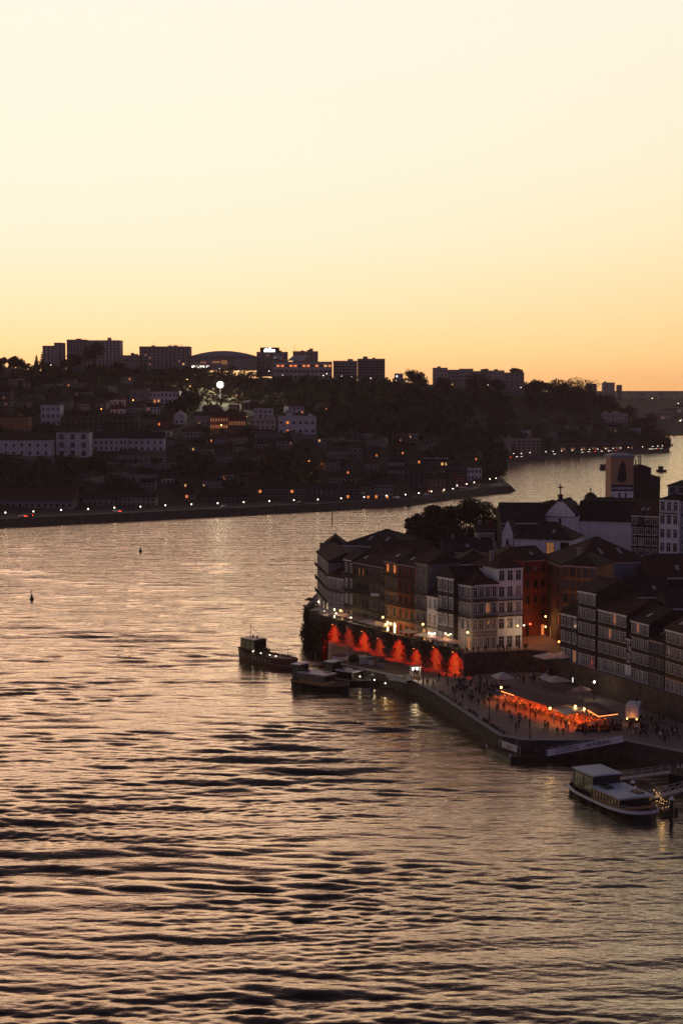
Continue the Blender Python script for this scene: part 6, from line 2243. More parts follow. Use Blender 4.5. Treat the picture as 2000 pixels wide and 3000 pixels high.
# ================================================================== trucks, posts, banners
def box_truck(label, P, rz, lights, Lb=4.2):
    o = thing('box_truck', label, 'truck', P, rz)
    b_ = MB(); b_.box(-Lb / 2, Lb / 2, -1.15, 1.15, 0.95, 3.3); b_.build('cargo_box', M_WHITE, o)
    b_ = MB(); b_.box(-Lb / 2 - 0.03, -Lb / 2 - 0.002, -1.05, 1.05, 1.05, 3.15); rd = b_.build('rear_door', M_BOATW, o)
    for y in (-0.5, 0.5):
        r_ = MB(); r_.box(-Lb / 2 - 0.06, -Lb / 2 - 0.032, y - 0.03, y + 0.03, 1.1, 3.1); r_.build('door_bar', M_METAL, rd)
    c = MB()
    prof = [(0.02, 0.6), (1.7, 0.6), (1.75, 1.3), (1.25, 2.2), (0.02, 2.3)]
    n_ = len(prof)
    c.add([(Lb / 2 + x, -1.0, z) for x, z in prof] + [(Lb / 2 + x, 1.0, z) for x, z in prof], [tuple(range(n_)), tuple(range(n_, 2 * n_))[::-1]] + [(i, n_ + i, n_ + (i + 1) % n_, (i + 1) % n_) for i in range(n_)])
    c.build('cab', M_BOATW, o)
    w = MB(); w.add([(Lb / 2 + 1.735, -0.9, 1.38), (Lb / 2 + 1.735, 0.9, 1.38), (Lb / 2 + 1.29, 0.85, 2.15), (Lb / 2 + 1.29, -0.85, 2.15)], [(0, 1, 2, 3)]); w.build('windscreen', M_PANE, o)
    ch = MB(); ch.box(-Lb / 2, Lb / 2 + 0.02, -0.5, 0.5, 0.6, 0.94); ch.build('chassis', M_IRON, o)
    wh = MB(); wh.cyl((0, -0.13, 0), (0, 0.13, 0), 0.42, 0.42, 12); wm = wh.mesh('wheel', M_RUBBER)
    for x in (-Lb / 2 + 0.8, Lb / 2 + 0.9):
        for y in (-0.95, 0.95):
            link('wheel', wm, o, (x, y, 0.42))
    tl = MB(); tl.ball((0, 0, 0), 0.13, 8, 6); tm = tl.mesh('tail_light', L_YEL if lights else M_REDW)
    for y in (-0.85, 0.85):
        link('tail_light', tm, o, (-Lb / 2 - 0.09, y, 0.78))
    if lights:
        lamp_light('lamp_light', 'POINT', (-Lb / 2 - 0.9, 0.0, 1.2), ORC, 34, o, 0.3)
    return o


P = G(1468, 1964, PZ)
box_truck('white box truck parked under the corner house terrace', (P.x, P.y, PZ), 2.55, False)
P = G(1854, 2112, PZ)
box_truck('white box truck glowing orange at the right of the tents', (P.x, P.y, PZ), 1.25, True)

for i, (px, py0, py1, lb) in enumerate(((1432, 2110, 2030, 'slim dark lamp post on the open paving at left'), (1551, 2165, 2062, 'tall dark lamp post near the quay corner'), (1862, 2118, 2045, 'dark lamp post before the glowing white truck'), (1238, 2010, 1945, 'dark post among the crowd at the pier end'))):
    A = G(px, py0, PZ)
    h = ZAT(py1, A.y) - PZ
    o = thing('lamp_post', lb, 'lamp post', A)
    b_ = MB(); b_.cyl((0, 0, 0), (0, 0, h - 0.5), 0.09, 0.06, 7); b_.cyl((0, 0, 0), (0, 0, 0.7), 0.16, 0.12, 7); b_.build('post', M_IRON, o)
    b_ = MB(); b_.cyl((0, 0, h - 0.5), (0, 0, h - 0.1), 0.14, 0.24, 6); b_.build('lantern', M_PANE, o)
    b_ = MB(); b_.cyl((0, 0, h - 0.1), (0, 0, h + 0.12), 0.27, 0.03, 6); b_.build('cap', M_IRON, o)

# white standard lamp and lit menu panels by the retaining wall
P = G(1739, 2050, PZ)
street_lamp('white-headed post lamp beside the round umbrella', P, 3.3, L_WHITE, 0.24, None, (WARMC, 120))
for i, px in enumerate((1679, 1690)):
    P = G(px, 2012, PZ)
    o = thing('menu_panel', ('left' if i == 0 else 'right') + ' lit menu panel under the retaining wall', 'sign', P, 0.3, 'lit menu panels')
    b_ = MB(); b_.box(-0.35, 0.35, -0.06, 0.06, 0.9, 2.0); b_.build('frame', M_IRON, o)
    b_ = MB(); b_.box(-0.3, 0.3, -0.09, -0.062, 0.95, 1.95); b_.build('screen', L_SIGN, o)
    b_ = MB(); b_.cyl((0, 0, 0), (0, 0, 0.9), 0.04, 0.04, 6); b_.build('post', M_IRON, o)
P = G(1661, 2040, PZ)
o = thing('sandwich_board', 'small pale sandwich board between the umbrellas', 'sign', P, 0.5)
b_ = MB(); b_.bar((0, -0.3, 0), (0, 0, 1.1), 0.8, 0.04); b_.build('front_board', M_CREAM, o)
b_ = MB(); b_.bar((0, 0.3, 0), (0, 0.02, 1.1), 0.8, 0.04); b_.build('rear_board', M_CREAM, o)
# laundry on the right row and the wall row
for lb, px, py, Y, w, h in (('white sheet hung from a balcony of the right row', 1838, 1948, 283, 1.3, 2.0), ('small white towel hung high in the right row', 1844, 1895, 282, 0.5, 0.9), ('pale laundry hung in the middle of the wall row', 1098, 1738, 338, 2.2, 0.7)):
    P = AT(px, py, (Y - 2) * SC)
    o = thing('laundry', lb, 'laundry', P, -0.8 if px > 1500 else -0.5)
    b_ = MB()
    for i in range(6):
        for j in range(4):
            f = lambda a, c: (w * (a / 6 - 0.5), 0.06 * math.sin(a * 1.9), -h * c / 4)
            b_.quad(f(i, j), f(i + 1, j), f(i + 1, j + 1), f(i, j + 1))
    b_.build('cloth', M_BOATW, o)
    b_ = MB(); b_.bar((-w / 2 - 0.2, 0, 0.02), (w / 2 + 0.2, 0, 0.02), 0.02); b_.build('line', M_IRON, o)


# ================================================================== boats
def hull_mesh(L, B, fb, sheer_b, sheer_s, m_side, m_deck, m_rail, full=0.55, ns=18, blunt=0.0, strake=0.22):
    """bow at +x; returns hull side, deck and rubbing strake meshes"""
    st = []
    for i in range(ns + 1):
        t = i / ns
        x = -L / 2 + L * t
        if t < 0.25:
            b = B / 2 * (0.72 + 0.28 * math.sin(t / 0.25 * math.pi / 2))
        elif t < full:
            b = B / 2
        else:
            u = (t - full) / (1 - full)
            b = B / 2 * max(0.015, (1 - u ** 2.3) ** (1 - blunt))
        z = fb + sheer_b * max(0, (t - 0.5) * 2) ** 2 + sheer_s * max(0, (0.4 - t) / 0.4) ** 2
        st.append((x, b, z))
    h, d, r = MB(), MB(), MB()
    for i in range(ns):
        (x0, b0, z0), (x1, b1, z1) = st[i], st[i + 1]
        for s in (-1, 1):
            q = [(x0, s * b0 * 0.8, -0.6), (x1, s * b1 * 0.75, -0.6), (x1, s * b1, z1), (x0, s * b0, z0)]
            h.add(q, [(0, 1, 2, 3) if s < 0 else (3, 2, 1, 0)])
            r.bar((x0, s * (b0 + 0.03), z0 - 0.12), (x1, s * (b1 + 0.03), z1 - 0.12), 0.14, strake)
        d.quad((x0, -b0 * 0.98, z0 - 0.32), (x1, -b1 * 0.98, z1 - 0.32), (x1, b1 * 0.98, z1 - 0.32), (x0, b0 * 0.98, z0 - 0.32))
    x, b, z = st[0]
    h.quad((x, b * 0.8, -0.6), (x, -b * 0.8, -0.6), (x, -b, z), (x, b, z))
    return h, d, r, st


def cabin(o, x0, x1, w, z0, z1, m_wall, m_win, m_roof, nwin, name='cabin', over=0.25, front=True):
    """glazed deckhouse with pillars, each window its own pane"""
    c = MB()
    sill, head = z0 + (z1 - z0) * 0.32, z0 + (z1 - z0) * 0.88
    c.box(x0, x1, -w / 2, w / 2, z0, sill)
    c.box(x0, x1, -w / 2, w / 2, head, z1)
    for i in range(nwin + 1):
        x = x0 + (x1 - x0) * i / nwin
        for s in (-1, 1):
            c.box(max(x0, x - 0.07), min(x1, x + 0.07), s * w / 2 - 0.06, s * w / 2 + 0.06 if s < 0 else w / 2, sill + 0.001, head - 0.001)
    cb = c.build(name, m_wall, o)
    pw = (x1 - x0) / nwin
    for i in range(nwin):
        xa = x0 + pw * i + 0.08
        for s in (-1, 1):
            g = MB(); g.box(xa, xa + pw - 0.16, s * (w / 2 - 0.04) - 0.015, s * (w / 2 - 0.04) + 0.015, sill + 0.004, head - 0.004); g.build('window', m_win, cb)
    for x in (x0 + 0.03, x1 - 0.03):
        g = MB(); g.box(x - 0.015, x + 0.015, -w / 2 + 0.1, w / 2 - 0.1, sill + 0.004, head - 0.004); g.build('windscreen', M_PANE, cb)
    r = MB()
    r.box(x0 - over, x1 + over, -w / 2 - over, w / 2 + over, z1 + 0.003, z1 + 0.14)
    r.add([(x0 - over, -w / 2 - over, z1 + 0.142), (x1 + over, -w / 2 - over, z1 + 0.142), (x1 + over, w / 2 + over, z1 + 0.142), (x0 - over, w / 2 + over, z1 + 0.142), (x0, 0, z1 + 0.26), (x1, 0, z1 + 0.26)], [(0, 1, 5, 4), (1, 2, 5), (2, 3, 4, 5), (3, 0, 4)])
    r.build('roof', m_roof, o)


def rail(o, pts, h=0.9, step=1.2, m=M_METAL, name='railing'):
    r = MB()
    for a, b in zip(pts[:-1], pts[1:]):
        a, b = Vector(a), Vector(b)
        up = Vector((0, 0, h))
        r.bar(a + up, b + up, 0.05)
        r.bar(a + up * 0.5, b + up * 0.5, 0.03)
        n = max(1, int((b - a).length / step))
        for i in range(n + 1):
            p = a + (b - a) * i / n
            r.bar(p, p + up, 0.045)
    return r.build(name, m, o)


def tyres(o, st, side, xs):
    for x in xs:
        b = np.interp(x, [s[0] for s in st], [s[1] for s in st]) * 0.97
        z = np.interp(x, [s[0] for s in st], [s[2] for s in st])
        k = MB()
        n = 12
        R, r = 0.36, 0.13
        vs, fs = [], []
        for i in range(n):
            a = 2 * math.pi * i / n
            for j in range(6):
                c = 2 * math.pi * j / 6
                vs.append((x + (R + r * math.cos(c)) * math.cos(a), side * (b + 0.12 + r * math.sin(c)), z - 0.75 + (R + r * math.cos(c)) * math.sin(a)))
        for i in range(n):
            for j in range(6):
                fs.append((i * 6 + j, ((i + 1) % n) * 6 + j, ((i + 1) % n) * 6 + (j + 1) % 6, i * 6 + (j + 1) % 6))
        k.add(vs, fs)
        k.build('tyre_fender', M_RUBBER, o, smooth=True)


def boat_root(label, stern, bow, name='boat'):
    s, b = Vector((*stern, 0)), Vector((*bow, 0))
    return thing(name, label, 'boat', (s + b) / 2, math.atan2(b.y - s.y, b.x - s.x)), (b - s).length


def gpt(px, py, z=0.0):
    p = G(px, py, z)
    return (p.x, p.y)


# --- wooden restaurant boat, farthest out
o, L = boat_root('wooden deck boat with dark wheelhouse and bunting, farthest out', gpt(716, 1929), gpt(872, 1962))
h, d, r, st = hull_mesh(L, 5.2, 2.1, 0.5, 0.9, M_WOODR, M_WOODD, M_WOODY, 0.6)
h.build('hull', M_WOODR, o); d.build('deck', M_WOODD, o); r.build('rubbing_strake', M_WOODD, o)
k = MB()
for i in range(len(st) - 1):
    for s in (-1, 1):
        k.bar((st[i][0], s * (st[i][1] * 0.955 + 0.02), 0.75), (st[i + 1][0], s * (st[i + 1][1] * 0.955 + 0.02), 0.75), 0.08, 0.12)
k.build('stripe', M_CANVASR, o)
for i in range(9):
    x = -L / 2 + 2.2 + i * 1.3
    k = MB(); k.box(x, x + 0.7, -2.66, -2.56, 1.15, 1.65)
    k.build('porthole', M_PANE, o)
cabin(o, -L / 2 + 1.0, -L / 2 + 6.2, 3.6, 2.2, 5.2, M_BOATD, M_PANE, M_BOATD, 3, 'wheelhouse')
k = MB(); k.cyl((-L / 2 + 4.4, -1.5, 2.0), (-L / 2 + 4.4, -1.5, 9.2), 0.11, 0.07, 6); k.build('mast', M_METAL, o)
k = MB(); k.bar((-L / 2 - 1.6, 0, 3.2), (-L / 2 + 0.8, 0, 4.4), 0.16); k.build('tiller', M_WOODD, o)
for x in (-L / 2 + 2.4, -L / 2 + 4.0):
    k = MB(); k.cyl((x, 0.8, 5.35), (x, 0.8, 5.9), 0.22, 0.16, 7); k.build('roof_vent', M_BOATD, o)
rail(o, [(st[i][0], -st[i][1] * 0.95, st[i][2] - 0.3) for i in range(6, len(st) - 1, 2)], 1.0, 1.1, M_WOODD)
rail(o, [(st[i][0], st[i][1] * 0.95, st[i][2] - 0.3) for i in range(6, len(st) - 1, 2)], 1.0, 1.1, M_WOODD)
k = MB(); k.cyl((L / 2 - 3.5, 0, 1.8), (L / 2 - 3.5, 0, 5.2), 0.05, 0.04, 6); k.build('fore_mast', M_METAL, o)
a, b = Vector((-L / 2 + 4.4, -1.5, 8.7)), Vector((L / 2 - 3.5, 0, 5.0))
k = MB()
pr = a
fl = MB()
for i in range(1, 19):
    t = i / 18
    p = a + (b - a) * t - Vector((0, 0, 1.3 * math.sin(math.pi * t)))
    k.bar(pr, p, 0.025)
    pr = p
k.build('bunting_line', M_IRON, o)
fm = MB(); fm.add([(-0.16, 0, 0), (0.16, 0, 0), (0.0, 0.03, -0.42), (-0.16, 0.02, 0), (0.16, 0.02, 0)], [(0, 1, 2), (4, 3, 2)]); fm = fm.mesh('flag', M_REDW)
for i in range(18):
    t = (i + 0.5) / 18
    link('flag', fm, o, a + (b - a) * t - Vector((0, 0, 1.3 * math.sin(math.pi * t))))
BO = o


def on_boat(o, x, y, z):
    return world_of(o) @ Vector((x, y, z))


for i, x in enumerate((-2.5, 0.5, 3.2, 5.6)):
    for s in (-1, 1):
        p = on_boat(o, min(x, L / 2 - 5.5), s * 1.1, 1.82)
        table('white-clothed deck table on the wooden boat', p, o.rotation_euler.z, 'deck tables')
for i, x in enumerate((-4.2, -1.2, 2.2, 4.4)):
    p = on_boat(o, x, -1.9, 2.6)
    t = thing('deck_lamp', '%s small deck lamp from the stern of the wooden boat' % ORD[i], 'lamp', p, 0, 'deck lamps')
    k = MB(); k.ball((0, 0, 0), 0.15, 8, 6); k.build('globe', L_WHITE, t, smooth=True)
    k = MB(); k.cyl((0, 0, -0.85), (0, 0, -0.14), 0.03, 0.03, 6); k.build('stem', M_IRON, t)
    lamp_light('lamp_light', 'POINT', (0, 0, 0.2), WARMC, 25, t, 0.1)
for i in range(6):
    p = on_boat(o, -L / 2 + 7.0 + (i % 3) * 0.6, 0.3 + (i // 3) * 0.8, 1.85)
    person(p, i * 1.1, 'standing' if i % 2 else 'chatting', 'behind the wheelhouse of the wooden boat', 'people on the wooden boat', 0)


def tour_boat(label, stern, bow, B, fb, cab, wheel, m_hull, m_wall, m_roof, m_strake, mast=None, wn=6, blunt=0.25, win=M_PANE, hcab=1.9, strake=0.22):
    o, L = boat_root(label, stern, bow)
    h, d, r, st = hull_mesh(L, B, fb, 0.5, 0.2, m_hull, M_WOODD, m_strake, 0.62, 28, blunt, strake)
    h.build('hull', m_hull, o); d.build('deck', M_WOODD, o); r.build('rubbing_strake', m_strake, o)
    cabin(o, L * cab[0], L * cab[1], B * 0.84, fb - 0.3, fb + hcab, m_wall, win, m_roof, wn)
    cabin(o, L * wheel[0], L * wheel[1], B * 0.72, fb - 0.28, fb + hcab + 1.5, M_BOATD, M_PANE, m_roof, 2, 'wheelhouse')
    i0 = int(len(st) * (cab[1] + 0.52))
    rail(o, [(s[0], -s[1] * 0.93, s[2] - 0.3) for s in st[i0:]] + [(s[0], s[1] * 0.93, s[2] - 0.3) for s in reversed(st[i0:])], 0.95, 1.0)
    gap = 0.5 - cab[1]
    for u, y_ in ((0.18, 0.3), (0.45, 0.22)):
        xb = L * (cab[1] + gap * u)
        k = MB(); k.box(xb, xb + 0.5, -B * y_, B * y_, fb - 0.28, fb + 0.12); k.build('bench', M_WOODD, o)
    if mast:
        k = MB(); k.cyl((L * mast[0], 0, fb + hcab), (L * mast[0], 0, mast[1]), 0.06, 0.035, 6); k.build('mast', M_METAL, o)
    k = MB(); k.box(L * (cab[0] + 0.03), L * (cab[0] + 0.14), -B * 0.3, -B * 0.1, fb + hcab + 0.28, fb + hcab + 0.5); k.build('roof_hatch', M_BOATD, o)
    k = MB(); k.box(L * (cab[1] - 0.14), L * (cab[1] - 0.05), B * 0.12, B * 0.32, fb + hcab + 0.24, fb + hcab + 0.42); k.build('roof_locker', M_WOODR, o)
    tyres(o, st, -1, [L * t for t in (-0.4, -0.22, -0.05, 0.1)])
    return o, L, st


b2, L2, st2 = tour_boat('tour boat with pale flat roof moored beside the wooden boat', gpt(866, 2006), gpt(1022, 2030), 4.6, 1.35, (-0.33, 0.14), (-0.47, -0.345), M_BOATD, M_WOODY, M_BOATW, M_WOODY, (-0.12, 7.6), 6, 0.3)
b3, L3, st3 = tour_boat('tour boat with small pale roof nearer to the gangway', gpt(960, 1992), gpt(1092, 2012), 4.2, 1.2, (-0.2, 0.16), (-0.46, -0.3), M_BOATD, M_WOODD, M_BOATW, M_METAL, (-0.05, 8.8), 4, 0.15, hcab=1.6)
b5, L5, st5 = tour_boat('large tour boat with pale blue roof at the lower right pier', (37.9, 239.5), (45.2, 221.0), 6.6, 1.0, (-0.10, 0.30), (-0.41, -0.115), M_BOATD, M_WOODY, M_BOATB, M_BOATW, None, 9, 0.6, hcab=1.65, strake=0.42)


# small working boats and gear on the low quay
def skiff(label, P, rz, m, L=4.2):
    o = thing('rowing_boat', label, 'boat', P, rz)
    h, d, r, st = hull_mesh(L, 1.6, 0.7, 0.3, 0.1, m, M_WOODD, M_WOODD, 0.5, 10)
    h.build('hull', m, o); d.build('floor', M_WOODD, o); r.build('gunwale', M_WOODD, o)
    k = MB(); k.box(-0.2, 0.1, -0.7, 0.7, 0.5, 0.56); k.build('thwart', M_WOODY, o)


for lb, px, py, m in (('white rowing boat on the low quay under the red-lit wall', 995, 1935, M_BOATW), ('second white rowing boat on the low quay by the red wall', 1086, 1944, M_BOATW), ('small pale rowing boat right of the others on the low quay', 1118, 1952, M_CREAM)):
    P = G(px, py, PZ)
    skiff(lb, (P.x, P.y, PZ + 0.5), 0.2 + px * 0.01, m)
P = G(1062, 1944, PZ)
o = thing('storage_crate', 'grey storage crate on the low quay by the red wall', 'crate', P, 0.3)
k = MB(); k.box(-1.0, 1.0, -0.8, 0.8, 0, 1.6); k.build('body', M_METAL, o)
k = MB(); k.box(-1.05, 1.05, -0.85, 0.85, 1.602, 1.72); k.build('lid', M_METAL, o)
P = G(1038, 1944, PZ)
t = thing('shrub', 'round dark shrub beside the crate on the low quay', 'shrub', P)
Vv, Ff = leaf_cloud([(0, 0, 1.3), (0.6, 0, 1.0), (-0.5, 0, 0.9)], [1.0, 0.8, 0.8], 900, 0.22, 66)
link('foliage', np_mesh('foliage', Vv, Ff, M_LEAF), t)
k = MB(); k.cyl((0, 0, 0), (0, 0, 1.2), 0.1, 0.06, 6); k.build('stem', M_BARK, t)


# ================================================================== pontoons, gangways, piles
def pontoon(label, corners, z=0.75):
    pts = [G(a, b, z) for a, b in corners]
    c = sum(pts, Vector()) / len(pts)
    o = thing('pontoon', label, 'pontoon', (c.x, c.y, 0))
    poly = [(p.x - c.x, p.y - c.y) for p in pts]
    ar = sum(poly[i][0] * poly[(i + 1) % len(poly)][1] - poly[(i + 1) % len(poly)][0] * poly[i][1] for i in range(len(poly)))
    if ar < 0:
        poly = poly[::-1]
    k = MB(); k.prism(poly, -0.4, z); k.build('float', M_BOATD, o)
    k = MB(); k.prism([(x * 0.985, y * 0.985) for x, y in poly], z + 0.002, z + 0.08); k.build('decking', M_WOODD, o)
    return o, c, poly


def gangway(label, A, B, w, sign=None):
    A, B = Vector(A), Vector(B)
    d = B - A
    o = thing('gangway', label, 'gangway', A, math.atan2(d.y, d.x))
    Lg = math.hypot(d.x, d.y)
    sl = d.z
    k = MB(); k.bar((0, 0, 0), (Lg, 0, sl), w, 0.16); k.build('walkway', M_METAL, o)
    for s in (-1, 1):
        r = MB()
        y = s * (w / 2 - 0.05)
        r.bar((0, y, 1.05), (Lg, y, sl + 1.05), 0.07)
        r.bar((0, y, 0.55), (Lg, y, sl + 0.55), 0.04)
        n = max(3, int(Lg / 1.3))
        for i in range(n + 1):
            t = i / n
            r.bar((Lg * t, y, sl * t), (Lg * t, y, sl * t + 1.05), 0.06)
            if i < n:
                r.bar((Lg * t, y, sl * t + 0.08), (Lg * (i + 1) / n, y, sl * (i + 1) / n + 1.0), 0.04)
        r.build('railing', M_METAL, o)
    return o, Lg, sl


pt1, c1_, _ = pontoon('floating pontoon behind the moored tour boats', [(1000, 1985), (1128, 1993), (1140, 1972), (1010, 1966)])
gw1, Lg1, s1 = gangway('gangway with a dark banner from the pontoon to the quay', G(1110, 1990, 1.0), G(1206, 1992, PZ + 0.1), 1.6)
k = MB(); k.box(Lg1 * 0.1, Lg1 * 0.95, -0.9, -0.84, 0.2 + s1 * 0.5, 1.0 + s1 * 0.5); k.build('banner', M_BLUEW, gw1)
pt2, c2_, pl2 = pontoon('low pontoon with sign boards under the square', [(1423, 2192), (1494, 2220), (1606, 2216), (1600, 2204), (1520, 2202), (1452, 2180)])
gw2, Lg2, s2 = gangway('gangway carrying a long lettered banner along the quay', G(1598, 2212, 0.9), G(1822, 2170, PZ + 0.2), 1.5)
k = MB(); k.bar((0.1, -0.84, 0.55), (Lg2 - 0.1, -0.84, s2 + 0.55), 0.05, 1.15); bn = k.build('banner', M_WHITE, gw2)
sl_ang = math.atan2(s2, Lg2)
for tx, sz, u, v in (('THE CRUISES DAY', 0.5, 0.26, 0.68), ('50 ROAD FROM RIVER', 0.42, 0.26, 0.2), ('DE RIBEIRA', 0.85, 0.66, 0.3)):
    lo = link('lettering', text_mesh(tx, sz, M_BOATD), gw2, (Lg2 * u, -0.90, s2 * u + v))
    lo.rotation_euler = (math.pi / 2, -sl_ang, 0)
A, B = G(1462, 2190, 0.85), G(1522, 2212, 0.85)
o = thing('sign_board', 'white sign board with red lettering on the low pontoon', 'sign', A, math.atan2(B.y - A.y, B.x - A.x))
Lb = (B - A).length
k = MB(); k.box(0.8, Lb - 0.9, -0.05, 0.03, 0.25, 1.35); k.build('board', M_BOATW, o)
k = MB()
for x in (0, 0.78, Lb - 0.88, Lb):
    k.bar((x, 0, 0), (x, 0, 1.4), 0.08)
k.bar((0, 0, 1.42), (Lb, 0, 1.42), 0.08)
k.build('frame', M_METAL, o)
lo = link('lettering', text_mesh('CRUZ', 0.75, mat('red_lettering', (0.5, 0.05, 0.03), 0.6, 0.05)), o, (Lb / 2, -0.075, 0.5)); lo.rotation_euler = (math.pi / 2, 0, 0)
for i, (px, py) in enumerate(((1425, 2190), (1494, 2217))):
    P = G(px, py, 0.9)
    o = thing('bollard', ('left' if i == 0 else 'right') + ' white bollard on the low pontoon edge', 'bollard', P, 0, 'pontoon bollards')
    k = MB(); k.cyl((0, 0, -0.1), (0, 0, 0.25), 0.14, 0.12, 8); k.ball((0, 0, 0.32), 0.2, 8, 6); k.build('post', M_BOATW, o)
for i, (px, py) in enumerate(((1469, 2150), (1513, 2166))):
    P = G(px, py + 40, 0.8)
    o = thing('pole', ('left' if i == 0 else 'right') + ' thin pole standing on the low pontoon', 'pole', P, 0, 'pontoon poles')
    k = MB(); k.cyl((0, 0, 0), (0, 0, 3.2), 0.05, 0.04, 6); k.build('shaft', M_METAL, o)
    k = MB(); k.cyl((0, 0, 0), (0, 0, 0.06), 0.16, 0.16, 8); k.build('foot', M_METAL, o)

pt3, c3_, pl3 = pontoon('floating pontoon beside the large tour boat', [(1668, 2292), (1700, 2296), (1850, 2306), (1940, 2378), (1985, 2370), (1900, 2294), (1800, 2272), (1680, 2272)])
gw3, _, _ = gangway('upper bare metal gangway behind the large tour boat', G(1803, 2284, 0.9), G(1962, 2262, 2.4), 1.5)
gw4, _, _ = gangway('lower bare metal gangway right of the large tour boat', G(1886, 2342, 0.9), G(2075, 2295, 2.6), 1.5)
pt4, _, _ = pontoon('dark landing stage at the right edge below the quay', [(1958, 2268), (1962, 2248), (2110, 2270), (2110, 2300)], 1.9)
for i, (px, py) in enumerate(((1985, 2255), (1995, 2256))):
    P = G(px, py + 12, 1.98)
    person(P, 0.4 + i, 'standing', 'on the landing stage at the right edge', 'people on the landing stage', 3)
for i, (px, py, lb) in enumerate(((1757, 2238, 'white-capped mooring pile behind the large tour boat'), (1852, 2284, 'white-capped mooring pile between the two bare gangways'), (1966, 2333, 'white-capped mooring pile at the lower right'), (1090, 1972, 'white-capped mooring pile beside the banner gangway'))):
    z = 3.0
    P = G(px, py, z + 0.5)
    o = thing('mooring_pile', lb, 'pile', (P.x, P.y, 0), 0, 'white-capped piles')
    k = MB(); k.cyl((0, 0, -2), (0, 0, z), 0.34, 0.34, 10); k.build('pile', M_BOATD, o)
    k = MB(); k.cyl((0, 0, z + 0.002), (0, 0, z + 0.55), 0.42, 0.05, 10); k.build('cap', M_BOATW, o)
# fairy lights on the pontoon
sb = MB(); sb.ball((0, 0, 0), 0.045, 6, 4); SB = sb.mesh('bulb', glow('fairy_bulb_glow', (1.0, 0.55, 0.2), 2.5))
for lb, px0, px1, py0, py1, n_ in (('string of warm bulbs behind the large tour boat roof', 1812, 1874, 2286, 2322, 16), ('string of warm bulbs on the lower gangway head', 1912, 1932, 2308, 2326, 9), ('string of warm bulbs at the pontoon right of the boat', 1916, 1960, 2336, 2368, 18)):
    Yc = G((px0 + px1) / 2, (py0 + py1) / 2, 1.8).y
    C = AT((px0 + px1) / 2, (py0 + py1) / 2, Yc)
    o = thing('string_lights', lb, 'string lights', (C.x, C.y, 0.83), 0, 'fairy lights on the pier')
    rr = random.Random(px0)
    w_ = (px1 - px0) / FPX * Yc
    h_ = (py1 - py0) / FPX * Yc
    k = MB()
    k.cyl((-w_ / 2, 0, 0), (-w_ / 2, 0, C.z - 0.83 + h_ / 2 + 0.1), 0.04, 0.03, 6); k.cyl((w_ / 2, 0, 0), (w_ / 2, 0, C.z - 0.83 + h_ / 2 + 0.1), 0.04, 0.03, 6)
    for j in range(3):
        zz = C.z - 0.83 + h_ / 2 - j * h_ / 3
        k.bar((-w_ / 2, 0, zz), (w_ / 2, 0, zz - 0.1), 0.015)
    k.build('cable', M_IRON, o)
    for i in range(n_):
        link('bulb', SB, o, (rr.uniform(-w_ / 2, w_ / 2), rr.uniform(-0.15, 0.15), C.z - 0.83 + rr.uniform(-h_ / 2, h_ / 2)))
    lamp_light('lamp_light', 'POINT', (0, -0.3, C.z - 0.83), YELC, 10, o, 0.3)
# kiosk with bright lamps at the pier head
P = G(1216, 1992, PZ)
o = thing('ticket_kiosk', 'small pier kiosk with dazzling white lamps', 'kiosk', P, 0.2)
for x in (-0.9, 0.9):
    for y in (-0.6, 0.6):
        k = MB(); k.cyl((x, y, 0), (x, y, 2.7), 0.06, 0.06, 6); k.build('post', M_METAL, o)
k = MB(); k.box(-1.1, 1.1, -0.8, 0.8, 2.702, 2.85); k.build('roof', M_BOATW, o)
k = MB(); k.box(-0.85, 0.85, -0.5, 0.5, 0, 1.0); k.build('counter', M_WOODD, o)
for x in (-0.65, 0.25):
    k = MB(); k.ball((x, -0.55, 2.45), 0.27, 8, 6); k.build('globe', L_WHITE, o, smooth=True)
lamp_light('lamp_light', 'POINT', (0, -1.2, 2.4), WARMC, 320, o, 0.35)
for i, (px, py) in enumerate(((1054, 1982), (1096, 1992), (1128, 2002))):
    P = G(px, py, 1.9)
    facade = thing('pier_lamp', ORD[i] + ' small bright lamp from the left on the tour boat pier', 'lamp', P, 0, 'pier lamps')
    k = MB(); k.ball((0, 0, 0), 0.14, 8, 6); k.build('globe', L_WHITE, facade, smooth=True)
    k = MB(); k.cyl((0, 0, -1.1), (0, 0, -0.13), 0.04, 0.03, 6); k.build('post', M_IRON, facade)
    lamp_light('lamp_light', 'POINT', (0, -0.2, 0.1), WARMC, 50, facade, 0.15)


# ================================================================== buoys, piles and distant boats
def buoy(label, px, py):
    P = G(px, py, 0)
    o = thing('buoy', label, 'buoy', P, 0, 'channel buoys')
    k = MB(); k.cyl((0, 0, -0.3), (0, 0, 0.8), 0.95, 0.9, 12); k.build('float', M_BOATD, o)
    k = MB(); k.cyl((0, 0, 0.802), (0, 0, 2.3), 0.55, 0.22, 8); k.build('tower', M_BOATD, o)
    k = MB(); k.cyl((0, 0, 2.3), (0, 0, 3.2), 0.05, 0.05, 6); k.build('mast', M_IRON, o)
    k = MB(); k.ball((0, 0, 3.35), 0.28, 8, 6); k.build('topmark', M_BOATD, o)
    o.scale = (0.7, 0.7, 0.8)


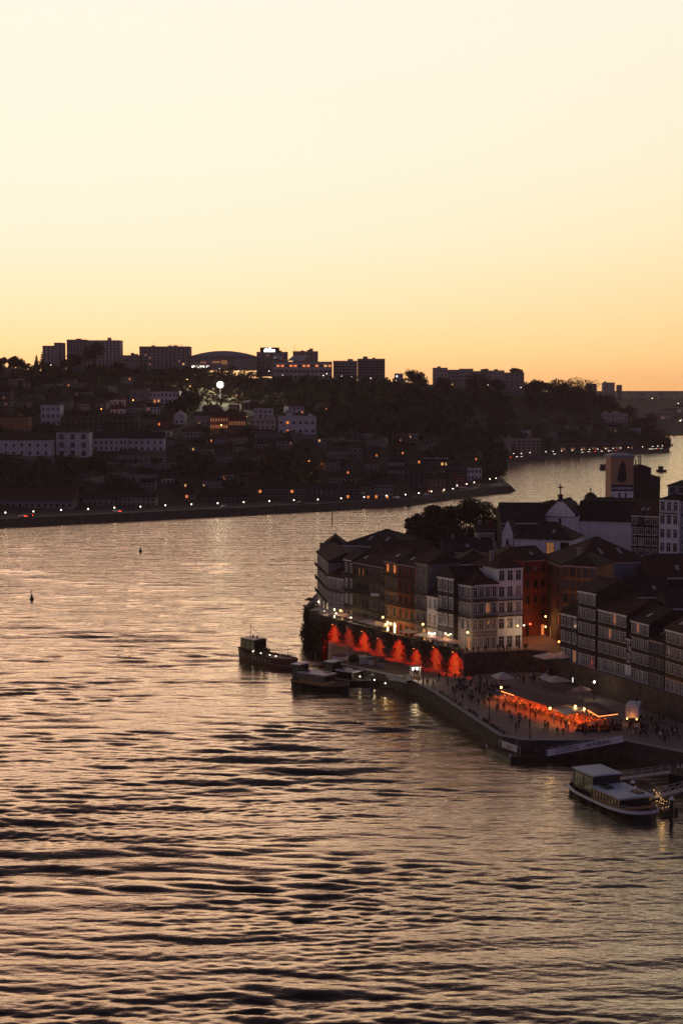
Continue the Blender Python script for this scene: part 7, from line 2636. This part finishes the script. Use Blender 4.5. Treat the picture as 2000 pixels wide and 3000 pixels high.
buoy('dark channel buoy in the open river at far left', 94, 1757)
buoy('dark channel buoy nearer to the far embankment', 412, 1617)
P = G(973, 1530, 0)
o = thing('marker_pole', 'lone thin pole standing in the river before the bend', 'pole', P)
k = MB(); k.cyl((0, 0, -1), (0, 0, 5.4), 0.28, 0.22, 7); k.build('shaft', M_IRON, o)
k = MB(); k.cyl((0, 0, 5.4), (0, 0, 5.9), 0.3, 0.1, 7); k.build('cap', M_BOATW, o)
for i, (px, py, lb) in enumerate(((1766, 1376, 'dark anchored boat left of the painted tower'), (1936, 1382, 'dark anchored boat right of the painted tower'))):
    P = G(px, py, 0)
    o = thing('boat', lb, 'boat', P, -1.2 + i * 0.9, 'anchored boats in the bend')
    h, d, r, st = hull_mesh(8.5, 4.4, 1.5, 0.5, 0.3, M_BOATD, M_WOODD, M_BOATD, 0.55, 10)
    h.build('hull', M_BOATD, o); d.build('deck', M_WOODD, o); r.build('gunwale', M_BOATD, o)
    cabin(o, -2.6, 1.6, 3.4, 1.2, 4.6, M_BOATD, M_PANE, M_BOATD, 2, 'deckhouse')
    k = MB(); k.cyl((-0.5, 0, 4.7), (-0.5, 0, 8.0), 0.1, 0.06, 6); k.build('mast', M_IRON, o)
for i, (px, py) in enumerate(((1525, 1361), (1530, 1360), (1588, 1357), (1594, 1356))):
    P = G(px, py, 0)
    o = thing('mooring_pile', '%s dark pile from the left standing off the far embankment' % ORD[i], 'pile', (P.x, P.y, 0), 0, 'piles off the far embankment')
    k = MB(); k.cyl((0, 0, -2), (0, 0, 4.0), 0.5, 0.5, 8); k.build('pile', M_IRON, o)
    k = MB(); k.cyl((0, 0, 4.0), (0, 0, 4.3), 0.6, 0.6, 8); k.build('cap', M_IRON, o)


# ================================================================== evening haze over the river
hz = MB(); hz.box(-2000, 2000, -80, 4400, -9, 122)
hm = bpy.data.materials.new('evening_haze')
hm.use_nodes = True
hm.node_tree.nodes.clear()
ho = hm.node_tree.nodes.new('ShaderNodeOutputMaterial')
hv = hm.node_tree.nodes.new('ShaderNodeVolumePrincipled')
hv.inputs['Color'].default_value = (1.0, 0.80, 0.74, 1)
hv.inputs['Density'].default_value = 0.000055
hv.inputs['Anisotropy'].default_value = 0.2
hm.node_tree.links.new(hv.outputs[0], ho.inputs['Volume'])
o = hz.build('haze', hm)
tag(o, kind='stuff')
